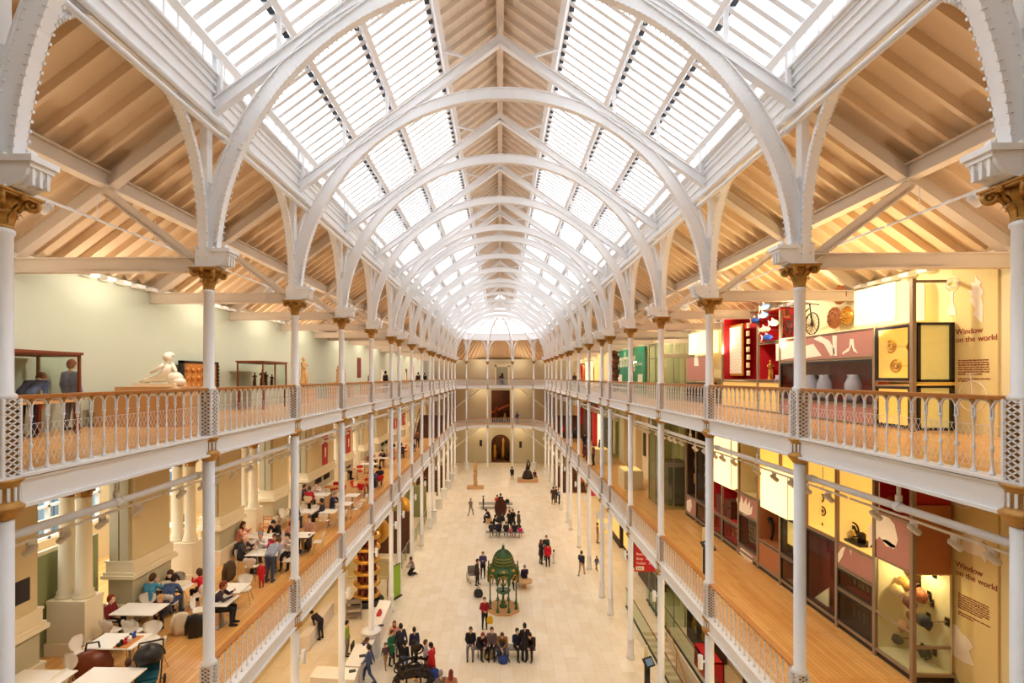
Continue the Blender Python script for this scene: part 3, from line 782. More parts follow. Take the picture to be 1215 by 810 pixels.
def figure(h, seed=0, pose=0):      # carved standing figure: draped body, arms, head
    r = random.Random(seed); m = MB(); k = h / 1.7
    m.lathe([(.26 * k, 0), (.27 * k, .05 * k), (.22 * k, .1 * k), (.17 * k, .5 * k), (.19 * k, .85 * k), (.14 * k, 1.05 * k), (.2 * k, 1.3 * k), (.19 * k, 1.4 * k), (.07 * k, 1.46 * k), (.06 * k, 1.5 * k)], n=12)
    m.ball((0, 0, 1.6 * k), (.095 * k, .105 * k, .13 * k), 10, 7); m.ball((0, .03 * k, 1.66 * k), .1 * k, 8, 5)
    for sx in (-1, 1):
        el = (sx * .27 * k, -.05 * k, (1.12 + .12 * r.random()) * k); ha = (sx * (.1 + .15 * r.random()) * k, -.2 * k, (1.0 + .35 * r.random()) * k)
        m.tube([(sx * .17 * k, 0, 1.38 * k), el, ha], [.06 * k, .05 * k, .035 * k], 7)
        m.ball(ha, .04 * k, 6, 4)
        m.tube([(sx * .08 * k, -.12 * k, .9 * k), (sx * .1 * k, -.17 * k, .4 * k), (sx * .1 * k, -.19 * k, .05 * k)], [.08 * k, .07 * k, .06 * k], 7)
    return m
# display case with mahogany frame
def glass_case(loc, w, d, h, zb, label, rz=0, split=1, legs=True, lining=None):
    t = thing('display_case', label, 'display case', loc, rz); f = .05
    m = MB()
    for x in (-w / 2, w / 2 - f):
        for y in (-d / 2, d / 2 - f): m.bx(x, x + f, y, y + f, zb, h)
    for k in range(1, split):
        X = -w / 2 + w * k / split; m.bx(X - f / 2, X + f / 2, -d / 2, -d / 2 + f, zb, h)
    for z in (zb, h - f):
        m.bx(-w / 2, w / 2, -d / 2, -d / 2 + f, z, z + f); m.bx(-w / 2, w / 2, d / 2 - f, d / 2, z, z + f); m.bx(-w / 2, -w / 2 + f, -d / 2, d / 2, z, z + f); m.bx(w / 2 - f, w / 2, -d / 2, d / 2, z, z + f)
    m.bx(-w / 2 - .03, w / 2 + .03, -d / 2 - .03, d / 2 + .03, h - .01, h + .05)
    mk('frame', m, 'mahog', t)
    m = MB(); m.bx(-w / 2, w / 2, -d / 2, d / 2, zb - .06, zb); m.mi = 0; mk('case_floor', m, 'ply', t)
    if legs:
        for x in (-w / 2 + .05, w / 2 - .05):
            for y in (-d / 2 + .05, d / 2 - .05):
                m = MB(); m.bx(x - .04, x + .04, y - .04, y + .04, 0, zb - .06); mk('leg', m, 'mahog', t)
    m = MB(); g = .006
    m.bx(-w / 2 + f, w / 2 - f, -d / 2 + .02, -d / 2 + .02 + g, zb + f, h - f); m.bx(-w / 2 + .02, -w / 2 + .02 + g, -d / 2 + f, d / 2 - f, zb + f, h - f); m.bx(w / 2 - .02 - g, w / 2 - .02, -d / 2 + f, d / 2 - f, zb + f, h - f)
    mk('glass_pane', m, 'glass', t)
    if lining: m = MB(); m.bx(-w / 2 + f, -w / 4 + w * .28, d / 2 - .06, d / 2 - .02, zb + f, h - f); mk('back_panel', m, lining, t)
    return t
p = on_x(93, 470, -10.0)
glass_case((-10.0, 9.5, Z2), 3.3, 1.0, 1.78, .78, 'large mahogany-framed glass case by the wall behind the nearest left balustrade span', PI / 2, 2, True, 'bronze')
tag(mk('carved_figure', figure(.62, 3), 'sand', None, (-9.95, 9.05, Z2 + .78)), 'carved pale figure group inside the largest mahogany glass case', 'sculpture')
tag(mk('carved_figure', figure(.55, 5), 'sand', None, (-10.0, 8.6, Z2 + .78)), 'smaller carved figure inside the largest mahogany glass case, nearer the camera', 'sculpture')
# reclining marble figure on stepped plinth
px = on_h(200, 466, -1.28 + .95); X, Y = -9.25, 13.4
t = thing('stepped_plinth', 'tan two-step display plinth carrying the reclining white marble figure', 'plinth', (X, Y, Z2))
m = MB(); m.bx(-1.15, 1.15, -.8, .8, 0, .80); mk('lower_step', m, 'ply', t); m = MB(); m.bx(-.85, .85, -.5, .5, .80, 1.02); mk('upper_step', m, 'ply', t)
m = MB(); m.bx(.35, .85, -.79, -.6, .80, .84); m.bar((.6, -.72, .92), (.95, -.72, 1.0), .3, .02); mk('caption_board', m, 'wgraph', t)
m = MB(); z = Z2 + 1.02
m.bx(-.75, .55, -.28, .28, 0, .1)
m.tube([(-.72, 0, .14), (-.5, -.05, .2), (-.2, 0, .24), (.05, 0, .3), (.12, 0, .5), (.2, .02, .68)], [.04, .075, .11, .17, .15, .12], 10)
m.tube([(-.7, .12, .12), (-.4, .1, .22), (-.1, .08, .22)], [.05, .08, .1], 8)
m.ball((.16, -.03, .90), (.13, .13, .15), 10, 8); m.ball((.17, .03, .97), (.145, .14, .1), 10, 6)
m.tube([(.1, -.1, .68), (-.12, -.14, .5), (-.3, -.1, .42)], [.06, .05, .04], 7); m.tube([(.25, .05, .7), (.42, -.05, .5), (.42, -.08, .3)], [.06, .05, .05], 7)
m.ball((.38, 0, .24), (.24, .22, .22), 9, 6); m.ball((.5, 0, .14), (.2, .24, .14), 8, 5)
mf = mk('marble_figure', m, 'marble', None, (X + .1, Y, z)); mf.scale = (.88, .88, .88); tag(mf, 'white marble figure of a reclining child with wreathed head on tan plinth', 'sculpture')
# carved gilt screen
t = thing('carved_screen', 'gilded carved wooden screen with dark edge standing against the left gallery wall', 'screen', (-10.45, 17.2, Z2), PI / 2)
m = MB(); m.bx(-.95, .95, -.05, .05, .5, 1.75); mk('carved_panel', m, 'ochrecarve', t)
m = MB(); m.bx(-1.05, -.95, -.08, .08, .1, 1.82); m.bx(.95, 1.05, -.08, .08, .1, 1.82); m.bx(-1.05, 1.05, -.08, .08, 1.74, 1.82)
for k in range(12): m.bx(.93 , 1.09, -.09, .09, .2 + k * .13, .26 + k * .13)
mk('frame', m, 'black', t)
m = MB()
for k in range(6):
    for j in range(4): m.ball((-.78 + k * .31, -.06, .68 + j * .28), (.1, .05, .1), 7, 4)
mk('carving', m, 'ochrecarve', t)
# smaller case with bronzes
glass_case((-9.7, 20.3, Z2), 2.15, 1.05, 1.86, .86, 'mahogany-framed glass case holding dark bronze figures beyond the second left column', PI / 2, 2)
for k, (dx, dy, h, lab) in enumerate(((0, -.8, .58, 'dark bronze figure in the glass case, nearest the camera'), (.1, -.35, .72, 'tallest dark bronze figure in the glass case'), (0, .15, .62, 'dark bronze figure in the middle of the glass case'), (0, .7, .52, 'small dark bronze figure at far end of the glass case'))):
    tag(mk('bronze_figure', figure(h, 20 + k), 'bronze', None, (-9.7 + dx, 20.4 + dy, Z2 + .86)), lab, 'sculpture', 'bronzes in the glass case')
# statues on plinths down the gallery
for k, (y, h, mm, w, dy, lab) in enumerate(((24.3, 1.25, 'sand', .7, 0, 'draped brown stone statue on a plinth, just behind the second left column'), (29.5, .95, 'sand', .6, 0, 'tan stone statue on a plinth before the third left column'), (30.8, .8, 'marble', .6, 0, 'white marble statue on a plinth beside the tan stone one'), (40.5, .9, 'marble', 1.5, 0, 'seated white marble figure on a wide tan plinth midway along the left gallery'), (50.5, .9, 'marble', .8, 0, 'pale marble figure on a plinth, farther along the left gallery'), (36.4, .45, 'black', 1.8, 0, 'black sculpture on a wide tan plinth beneath the red wall hanging'))):
    X = -9.6
    pl = mk('plinth', plinth(X, y, .9, max(w, .9), .95), 'ply'); tag(pl, 'tan plinth under the ' + lab.split(' on ')[0], 'plinth')
    tag(mk('statue', figure(h, 40 + k), mm, None, (X, y, Z2 + .95), PI / 2), lab, 'statue')
m = MB(); m.bx(-10.66, -10.62, 37.2, 38.1, E - .05, E + 1.45); tag(mk('wall_hanging', m, 'dred'), 'dark red wall hanging on the left upper gallery wall', 'wall hanging')
m = MB(); m.bx(-10.66, -10.62, 60.2, 61.6, E - .1, E + 1.3); tag(mk('wall_hanging', m, 'redp'), 'bright red wall hanging far along the left upper gallery', 'wall hanging')
m = MB(); m.bx(-10.66, -10.6, 56.4, 57.0, E - .6, E + .9); tag(mk('picture', m, 'umber'), 'narrow dark brown picture on the left upper gallery wall', 'picture')

# ================= WINDOW ON THE WORLD DISPLAY (right) =================
DX = 9.65
DY = [11.97, 13.15, 14.6, 16.05, 17.5, 19.0, 20.5, 22.0, 23.4, 24.9, 26.2]
wtower = thing('display_wall', 'tall taupe-framed exhibition display wall along the right galleries, full of cases', 'display wall')
m = MB()
for y in DY:
    m.bx(DX - .04, DX + .05, y - .045, y + .045, Z1, Z2 - .3)
m.bx(DX - .03, DX + .04, DY[0], DY[-1], Z1 + .15, Z1 + .21)
m.bx(DX - .04, DX + .05, DY[0] - .045, DY[0] + .045, Z2, E + 2.3)
m.bx(DX, 10.6, DY[0] - .04, DY[0] + .04, Z1 + .15, Z1 + .21)
mk('posts', m, 'frame', wtower)
m = MB(); m.bx(DX + .02, 10.6, DY[0], DY[-1], Z1, Z1 + .15); mk('base', m, 'black', wtower)
def module(i, j, h0, h1, kind, a='pink', b=None, n=0, seed=0):
    """one compartment between posts i and j, from level h0 to h1 (relative to the eye)"""
    y0, y1 = DY[i] + .045, DY[j] - .045; z0, z1 = E + h0, E + h1
    f = MB(); t = .035
    f.bx(DX - .02, DX + .03, y0, y1, z0, z0 + t); f.bx(DX - .02, DX + .03, y0, y1, z1 - t, z1)
    if kind == 'panel':
        m = MB(); m.bx(DX, DX + .04, y0, y1, z0 + t, z1 - t); p = mk('panel', m, a, wtower); mk('trim', f, 'frame', p); return p
    f.mi = 1
    if kind == 'case':
        for yy in (y0, y1 - .06): f.bx(DX - .03, DX + .02, yy, yy + .06, z0 + t, z1 - t)
        for zz in (z0 + t, z1 - t - .06): f.bx(DX - .03, DX + .02, y0 + .06, y1 - .06, zz, zz + .06)
    m = MB(); m.bx(10.5, 10.55, y0, y1, z0, z1); m.bx(DX + .04, 10.5, y0, y1, z0, z0 + .03); m.bx(DX + .04, 10.5, y0, y1, z1 - .03, z1); m.bx(DX + .04, 10.5, y0, y0 + .02, z0, z1); m.bx(DX + .04, 10.5, y1 - .02, y1, z0, z1)
    if kind == 'case' and n: 
        m = MB(); m.bx(DX + .35, DX + .38, y0, y1, z0, z1); m.bx(DX + .04, DX + .35, y0, y1, z0, z0 + .03); m.bx(DX + .04, DX + .35, y0, y0 + .02, z0, z1); m.bx(DX + .04, DX + .35, y1 - .02, y1, z0, z1)
    p = mk('compartment', m, a, wtower); mk('trim', f, ['frame', 'black'], p)
    if kind == 'case' :
        m = MB(); m.bx(DX - .012, DX - .008, y0 + .06, y1 - .06, z0 + .08, z1 - .08); mk('glass', m, 'glass', p)
    return p
SMALL = MB(); SMALL.lathe([(0, 0), (.05, 0), (.055, .05), (.03, .09), (.02, .14), (.035, .16)], n=8); ME['small'] = SMALL.mesh('exhibit')
SM2 = MB(); SM2.box((0, 0, .07), (.02, .09, .12)); SM2.ball((-.01, 0, .15), .035, 6, 4); ME['small2'] = SM2.mesh('exhibit')
SM3 = MB(); SM3.tube([(0, 0, 0), (0, 0, .2)], .008, 5); SM3.ball((0, 0, .22), (.015, .02, .035), 6, 4); ME['small3'] = SM3.mesh('exhibit')
def exhibits(i, j, h0, h1, rows, n, which, mm, lab, x=DX + .3):
    y0, y1 = DY[i] + .18, DY[j] - .18
    for r in range(rows):
        for k in range(n):
            y = y0 + (y1 - y0) * (k + .5) / n + R.uniform(-.03, .03); z = E + h0 + .12 + (h1 - h0 - .3) * (r + .15) / max(1, rows)
            tag(mk('exhibit', ME[which], mm, None, (x, y, z)), lab, 'exhibit', lab)
L0 = -7.15 + .21
# nearest module: mineral showcase
m = MB(); m.bx(10.5, 10.55, DY[0], DY[1] - .045, E + L0, E - 4.62); m.bx(DX + .04, 10.5, DY[1] - .065, DY[1] - .045, E + L0, E - 4.62); m.bx(DX + .04, 10.5, DY[0], DY[1] - .045, E + L0, E + L0 + .03); m.bx(DX, 10.5, DY[0], DY[1] - .045, E - 4.64, E - 4.6)
mk('showcase', m, 'wallR', wtower)
m = MB(); m.bx(DX - .01, DX - .004, DY[0] + .05, DY[1] - .05, E + L0 + .03, E - 4.65); m.bx(DX + .05, 10.5, DY[0] - .01, DY[0] - .004, E + L0 + .03, E - 4.65); mk('glass', m, 'glass', wtower)
m = MB(); m.bx(DX - .03, DX + .02, DY[0], DY[1], E - 6.02, E - 5.98); m.bx(DX, 10.5, DY[0] - .03, DY[0] + .02, E - 6.35, E - 6.28); mk('glazing_rail', m, 'frame', wtower)
m = MB(); m.bx(DX, 10.5, DY[0] - .04, DY[0] + .02, E - 4.6, E - 3.0); mk('end_panel', m, 'copper', wtower)
lamp('POINT', (10.1, 12.5, E - 4.8), 25, (1, .78, .45), .05)
module(0, 1, -4.62, -3.45, 'panel', 'pink'); module(0, 1, -3.45, -2.0, 'niche', 'redp')
module(1, 2, L0, -6.02, 'case', 'dcase', n=1); module(1, 2, -5.99, -5.39, 'case', 'dred', n=1); module(1, 2, -5.36, -4.72, 'panel', 'pink'); module(1, 2, -4.7, -1.9, 'niche', 'lightpanel')
module(2, 3, L0, -4.7, 'case', 'dred', n=1); module(2, 3, -4.68, -1.9, 'niche', 'lightpanel')
module(3, 4, L0, -6.1, 'case', 'copper', n=1); module(3, 4, -6.05, -4.72, 'case', 'dcase', n=1); module(3, 4, -4.68, -1.9, 'niche', 'lightpanel')
module(4, 5, L0, -6.1, 'panel', 'copper'); module(4, 5, -6.05, -4.65, 'niche', 'copper'); module(4, 5, -4.6, -1.9, 'niche', 'lightpanel')
module(5, 6, L0, -6.75, 'panel', 'pink'); module(5, 6, -6.7, -5.45, 'case', 'dred', n=1); module(5, 6, -5.42, -4.66, 'panel', 'pink'); module(5, 6, -4.63, -1.9, 'niche', 'cream')
module(6, 7, L0, -6.1, 'case', 'redp', n=1); module(6, 7, -6.05, -4.65, 'niche', 'redp'); module(6, 7, -4.6, -1.9, 'niche', 'yel')
module(7, 8, L0, -6.1, 'case', 'redp', n=1); module(7, 8, -6.05, -4.65, 'niche', 'redp'); module(7, 8, -4.6, -1.9, 'niche', 'yel')
module(8, 9, L0, -6.08, 'case', 'copper', n=1); module(8, 9, -6.02, -3.2, 'case', 'dcase', n=1)
module(9, 10, L0, -6.12, 'panel', 'pink'); module(9, 10, -6.08, -2.6, 'niche', 'dcase')
exhibits(1, 2, L0, -6.02, 1, 6, 'small3', 'grey', 'small pale exhibits in the lowest dark case of the display wall')
exhibits(1, 2, -5.99, -5.39, 1, 6, 'small2', 'frame', 'small figures in the dark red case below the white leg graphic')
exhibits(5, 6, -6.7, -5.45, 5, 7, 'small2', 'brass', 'small gold trinkets in the dark red case under the coral graphic')
exhibits(8, 9, -6.02, -3.2, 5, 4, 'small', 'brass', 'small vessels in the tall dark case of the display wall')
exhibits(5, 6, -4.5, -2.6, 2, 9, 'small3', 'black', 'dark knives hung in rows on the cream panel', DX + .55)
exhibits(6, 7, L0, -6.1, 2, 3, 'small', 'brass', 'small vessels in the red case at floor level')
for h0, h1 in ((-5.2, -4.2), (-4.1, -3.2), (-3.1, -2.4)):
    pass
for k in range(7):
    y = DY[9] + .25 + (k % 2) * .5; z = E - 5.45 + (k // 2) * .8
    m = MB(); m.bx(DX + .3, DX + .34, y, y + .38, z, z + .5); m.bx(DX + .28, DX + .31, y + .05, y + .33, z + .06, z + .44)
    tag(mk('framed_picture', m, R.choice(['brass', 'orange', 'dcase', 'yel'])), 'small framed pictures stacked at the far end of the lower display wall', 'picture', 'small framed pictures')
# minerals on brackets
for k, (x, y, c) in enumerate(((1083, 681, (196, 150, 90)), (1072, 692, (190, 140, 60)), (1091, 706, (170, 84, 40)), (1080, 715, (110, 50, 30)), (1083, 731, (120, 66, 40)), (1068, 741, (200, 150, 110)), (1097, 737, (60, 56, 52)), (1063, 757, (66, 58, 54)), (1097, 773, (58, 54, 50)), (1065, 700, (214, 180, 120)))):
    P = on_x(x, y, 9.98 + (k % 3) * .14); m = MB(); rr = random.Random(k)
    m.ball((0, 0, 0), (.11, .17 + .07 * rr.random(), .12 + .06 * rr.random()), 8, 6)
    m.v = [(a * rr.uniform(.75, 1.25), b * rr.uniform(.75, 1.25), c_ * rr.uniform(.75, 1.25)) for a, b, c_ in m.v]
    M['rock%d' % k] = mat('mineral', s(*c), .6, var=.5, scale=18, bump=.8)
    t = thing('mineral_specimen', 'rough %s mineral specimen on a bracket, %s from the top of the corner showcase' % (('tan ochre rust brown chestnut pale-pink black charcoal slate cream').split()[k], ORD[[0, 1, 3, 4, 5, 7, 6, 8, 9, 2][k]]), 'mineral', P, 0, 'minerals in the corner showcase')
    mk('rock', m, 'rock%d' % k, t)
    m = MB(); m.bar((.05, 0, 0), (10.55 - P.x, 0, 0), .025, .025); m.bx(10.50 - P.x, 10.56 - P.x, -.07, .07, -.1, .1); mk('bracket', m, 'frame', t)
# graphics (white animals and plants) on the pink panels
def blob(path, r, x=DX - .004):
    m = MB()
    for p, q in zip(path, path[1:]): m.bar((x, p[0], p[1]), (x, q[0], q[1]), .008, r, up=(0, (q[1] - p[1]), -(q[0] - p[0])) if False else (0, 0, 1))
    return m
def flat(poly, x=DX - .006, th=.012):
    m = MB(); m.prism([(y, z) for y, z in poly], x - th, x, 'x'); return m
def YZ(x, y, X=DX): P = on_x(x, y, X); return (P.y, P.z)
def graphic(pix, mm='wgraph', X=DX, par=None, name='graphic', off=.0):
    m = MB(); 
    for poly in pix: m.prism([YZ(a, b, X) for a, b in poly], X - .012 - off, X - .001 - off, 'x')
    return mk(name, m, mm, par or wtower)
graphic([[(1031, 625), (1040, 612), (1052, 610), (1062, 622), (1066, 640), (1063, 650), (1052, 648), (1044, 636), (1036, 644), (1031, 650)], [(1046, 640), (1052, 640), (1064, 648), (1060, 651)]])
graphic([[(991, 662), (999, 650), (1004, 647), (1000, 660), (996, 667), (991, 668)], [(1009, 652), (1011, 652), (1010, 658)]])
graphic([[(876, 603), (874, 590), (878, 597), (880, 588), (882, 598), (886, 590), (886, 600), (890, 594), (890, 603), (893, 600), (892, 610), (884, 612)]])
graphic([[(874, 652), (886, 664), (893, 668), (893, 660), (880, 650)]])
graphic([[(814, 594), (820, 592), (821, 600), (819, 608), (814, 604)]])
# exhibits: spoked wheels on yellow, telescope desk lamp, horn, small red shelf objects, lanterns
for k, (x, y) in enumerate(((956, 580), (963, 583), (974, 590), (960, 600), (966, 602), (976, 606), (964, 618), (973, 623))):
    P = on_x(x, y, 10.1); m = MB(); m.ring((0, 0, 0), .14, .02, 'x', 14, 5); m.lathe([(.03, -.02), (.03, .02)], (0, 0, 0), 6)
    for j in range(4): a = PI * j / 4; m.bar((0, -.14 * math.cos(a), -.14 * math.sin(a)), (0, .14 * math.cos(a), .14 * math.sin(a)), .012, .012)
    tag(mk('cog_wheel', m, 'bronze', None, P), 'dark cog wheels on spindles in the bright yellow compartment', 'wheel', 'cog wheels in the yellow compartment')
P = on_x(1018, 626, 10.1); t = thing('model_engine', 'small dark model engine on a black base in the bright yellow compartment', 'model', (10.05, P.y, E - 4.66))
m = MB(); m.box((0, 0, .04), (.5, .95, .06)); mk('base', m, 'black', t); m = MB(); m.ring((0, .1, .32), .2, .025, 'x'); m.bar((0, -.2, .07), (0, .1, .42), .05, .05); m.bar((0, .3, .07), (0, .1, .42), .05, .05); m.lathe([(.1, .07), (.1, .3), (.06, .34)], (0, -.22, 0), 10); mk('engine', m, 'bronze', t)
P = on_x(917, 625, 10.0); m = MB(); m.tube([(0, .1, 0), (0, 0, .25), (0, .02, .55), (0, .22, .75)], [.03, .05, .07, .1], 8); tag(mk('horn', m, 'bronze', None, (10.0, P.y, E - 6.0)), 'curved dark horn standing in the copper-brown niche', 'horn')
def lantern(x, y0, y1, h0, h1, label, w=.9):
    t = thing('paper_lantern', label, 'lantern', (x, (y0 + y1) / 2, E + h0)); L = y1 - y0; H = h1 - h0
    m = MB(); m.bx(-w / 2, w / 2, -L / 2, L / 2, 0, H); mk('shade', m, 'lantern', t); m = MB()
    for sx in (-1, 1):
        for sy in (-1, 1): m.bx(sx * w / 2 - .01, sx * w / 2 + .01, sy * L / 2 - .01, sy * L / 2 + .01, 0, H)
    mk('frame', m, 'cream', t); return t
a, b = on_x(944, 600, 9.5), on_x(911, 600, 9.5)
lantern(9.6, a.y, b.y, -4.6, -3.2, 'large glowing cream box lantern projecting from the lower display wall', .7)
a, b = on_x(872, 560, 9.6), on_x(850, 560, 9.6); lantern(9.75, a.y, b.y, -4.6, -2.6, 'glowing cream box lantern above the red shelves of the lower display wall', .6)
m = MB(); P = on_x(863, 593, 9.9); m.bx(9.72, 10.3, P.y - .7, P.y + .7, E - 6.0, E - 5.3); m.bx(9.7, 10.32, P.y - .74, P.y + .74, E - 5.3, E - 5.25); m.bx(9.66, 9.9, P.y - .6, P.y + .6, E - 5.6, E - 5.53)
for k in range(14): m.bx(9.66, 9.8, P.y - .58 + k * .084, P.y - .52 + k * .084, E - 5.53, E - 5.5)
tag(mk('keyboard_instrument', m, 'umber'), 'brown keyboard instrument on the red shelf of the lower display wall', 'instrument')
for k, (x, c) in enumerate(((1052, 'orange'), (1005, 'yel'))):
    P = on_x(x, 590, 10.0); m = MB(); m.lathe([(.05, 0), (.2, .08), (.22, .2), (.12, .42), (.16, .5)], n=12); tag(mk('vase', m, c, None, (10.0, P.y, E - 3.4 if k == 0 else E - 4.66)), 'orange vase on the red shelf of the nearest display bay' if k == 0 else 'pale yellow vase on the bright shelf beside the model engine', 'vase')
# lit case in dark case
P = on_x(936, 640, 9.8); m = MB(); m.bx(DX + .2, DX + .3, P.y - .22, P.y + .22, E - 5.7, E - 4.75); tag(mk('illuminated_panel', m, 'lightpanel'), 'small backlit yellow panel standing in a dark glass case', 'panel')
m = MB(); P = on_x(962, 675, DX + .2); m.box((DX + .2, P.y, E - 5.6), (.02, .25, .22), rx=.3); tag(mk('white_card', m, 'wgraph'), 'small white card in the dark red glass case', 'card')
m = MB(); P = on_x(973, 705, DX + .2); m.prism([YZ(962, 712, DX + .2), YZ(983, 697, DX + .2), YZ(983, 720, DX + .2), YZ(970, 716, DX + .2)], DX + .2, DX + .24, 'x'); tag(mk('folded_chart', m, 'cream'), 'folded cream chart at the foot of the dark red glass case', 'chart')

# banners "Window on the world"
def banner(z0, z1, ztext, lab, low):
    t = thing('wall_banner', lab, 'banner', (XW - .05, 0, 0)); y0, y1 = 10.97, 12.05
    m = MB(); m.bx(0, .04, y0, y1, z0, z1); mk('panel', m, 'bannerc', t)
    rot = (PI / 2, 0, -PI / 2)
    text('Window\non the world', .185, (-.006, y1 - .1, ztext), rot, 'redtxt', t, 'heading')
    body = 'The museum holds objects from all over\nthe world and from every age of history.\nThis display rises through the gallery and\nshows treasures of art, craft, nature and\nscience side by side. Look closely and see\nhow people have lived and worked, what\nthey made and what they found.\n\nExplore the levels to discover more about\nthe objects on show.'
    text(body, .052, (-.006, y1 - .16, ztext - .62), rot, 'redtxt', t, 'paragraph', sx=.86)
    return t
M['bannerc'] = mat('cream_banner', s(222, 200, 138), .7, var=.02); M['redtxt'] = mat('dark_red_ink', s(150, 52, 30), .7)
b2 = banner(Z2, E + 2.62, E + .98, 'tall cream Window on the world banner on the upper right wall, white armillary and plant', 0)
b1 = banner(Z1 + .1, Z2 - .32, E - 4.4, 'tall cream Window on the world banner on the lower right wall, white winged beast below', 1)
BX = XW - .05
def bgraf(par, polys): 
    m = MB()
    for poly in polys:
        m.prism([(on_x(a, b, BX).y, on_x(a, b, BX).z) for a, b in poly], -.012, -.002, 'x')
    return mk('graphic', m, 'wgraph', par)
def bring(par, x, y, rpx, tilt=1., r=.01):
    P = on_x(x, y, BX); Q = on_x(x, y - rpx, BX); rr = (Q - P).length
    m = MB(); m.ring((-.006, P.y, P.z), rr, r, 'x', 24, 4, sq=tilt); return mk('graphic', m, 'wgraph', par)
for tl in (1, .35): bring(b2, 1130, 337, 9, tl, .014)
bring(b2, 1130, 337, 6, .9, .01)
bgraf(b2, [[(1128, 346), (1132, 346), (1131, 358), (1134, 366), (1135, 374), (1124, 374), (1126, 366), (1129, 358)]])
bgraf(b2, [[(1158, 327), (1161, 332), (1165, 334), (1163, 340), (1167, 344), (1167, 350), (1164, 350), (1167, 362), (1166, 383), (1162, 380), (1156, 373), (1158, 366), (1151, 356), (1155, 352), (1149, 344), (1154, 344), (1153, 334), (1157, 336)]])
bring(b2, 1154, 470, 18, 1, .012); bring(b2, 1154, 470, 2, 1, .02)
P0 = on_x(1154, 470, BX)
m = MB()
for k in range(14):
    a = PI * k / 13; m.bar((-.006, P0.y, P0.z), (-.006, P0.y + .38 * math.cos(a), P0.z + .38 * math.sin(a)), .004, .004)
m.bar((-.006, P0.y, P0.z), (-.006, P0.y + .05, P0.z + .52), .01, .02); m.bar((-.006, P0.y - .12, P0.z + .52), (-.006, P0.y + .16, P0.z + .50), .01, .02)
mk('graphic', m, 'wgraph', b2)
for r_ in (30, 22): bring(b1, 1141, 590, r_ * .6, .6, .018)
bgraf(b1, [[(1143, 634), (1150, 630), (1158, 634), (1166, 632), (1168, 645), (1171, 655), (1171, 668), (1164, 660), (1156, 658), (1147, 655), (1141, 648)]])
bgraf(b1, [[(1122, 742), (1128, 738), (1136, 742), (1142, 752), (1152, 760), (1155, 768), (1150, 772), (1154, 782), (1156, 790), (1145, 786), (1130, 776), (1122, 772), (1126, 764), (1124, 752)]])

# upper display (same line, top storey)
ut = thing('upper_display_wall', 'taupe-framed display wall on the upper right gallery, with red and pink panels', 'display wall')
wtower_keep = wtower; wtower = ut
module(0, 1, -.12, 1.27, 'case', 'lightpanel'); module(0, 1, -1.25, -.2, 'case', 'lightpanel')
def long(i, j, h0, h1, kind, a, n=0): return module(i, j, h0, h1, kind, a, n=n)
long(1, 4, .52, 1.27, 'panel', 'pink'); long(1, 4, -.75, .50, 'case', 'dred', 1); long(1, 4, -1.25, -.77, 'panel', 'pink')
m = MB(); m.bx(DX + .04, 10.5, DY[1], DY[4], E + 1.22, E + 1.27); m.bx(DX - .02, DX + .04, DY[1], DY[4], E + 1.25, E + 1.31); m.bx(10.45, 10.5, DY[1], DY[4], E + 1.27, E + 2.5); mk('back_board', m, ['cream'], ut)
m = MB()
for j in (1, 4, 5, 7): m.bx(DX - .04, DX + .05, DY[j] - .04, DY[j] + .04, Z2, E + (1.27 if j == 1 else 2.3))
mk('posts', m, 'frame', ut)
module(4, 5, -.13, 1.22, 'niche', 'redp'); module(4, 5, 1.25, 2.4, 'niche', 'redp'); module(5, 7, -.13, 2.5, 'niche', 'redp')
module(4, 7, -1.25, -.17, 'panel', 'yel'); module(8, 10, -.2, 1.0, 'panel', 'pink'); module(8, 10, -1.25, -.25, 'case', 'dcase', n=1)
graphic([[(973, 398), (984, 404), (990, 414), (991, 420), (986, 422), (978, 408), (966, 402)], [(988, 398), (993, 398), (993, 422), (989, 422)], [(1000, 418), (1008, 412), (1009, 402), (1013, 402), (1014, 412), (1018, 419), (1013, 416), (1011, 408), (1008, 416), (1000, 421)], [(921, 408), (944, 404), (944, 424), (921, 428)], [(948, 412), (965, 408), (975, 422), (948, 426)]])
graphic([[(824, 425), (825, 420), (828, 421), (829, 434), (824, 434)]])
# returns toward the wall
m = MB()
for h0, h1 in ((-.12, 1.27), (-1.25, -.2)):
    m.mi = 0; m.bx(DX + .15, 10.52, DY[0] - .03, DY[0] - .01, E + h0 + .06, E + h1 - .06)
mk('side_glass', m, 'glass', ut)
m = MB()
for h0, h1 in ((-.12, 1.27), (-1.25, -.2)):
    for X in (DX + .08, 10.5): m.bx(X, X + .07, DY[0] - .05, DY[0] + .02, E + h0, E + h1)
    for z in (h0, h1 - .06): m.bx(DX + .08, 10.57, DY[0] - .05, DY[0] + .02, E + z, E + z + .06)
mk('side_frame', m, 'black', ut)
m = MB(); m.bx(DX, 10.4, DY[0] - .04, DY[0] + .02, E + 2.2, E + 2.26); mk('top_rail', m, 'frame', ut)
for k, (x, y) in enumerate(((1057, 411), (1063, 434))):
    P = on_x(x, y, 9.95); t = thing('brass_dial', 'round brass instrument in the yellow upper case, %s of two' % ('upper', 'lower')[k], 'dial', P, 0, 'brass dials in the yellow case')
    m = MB(); m.ring((0, 0, 0), .15, .03, 'x', 18, 6); m.ring((0, 0, 0), .07, .03, 'x', 12, 5); mk('ring', m, 'brass', t); m = MB(); m.bar((0, 0, 0), (.5, 0, 0), .015, .015); mk('spindle', m, 'grey', t)
a = on_x(1069, 350, 9.8); b = on_x(1016, 350, 9.8); lantern(10.1, a.y + .1, b.y, 1.4, 2.35, 'largest glowing cream lantern box atop the upper display corner', .7)
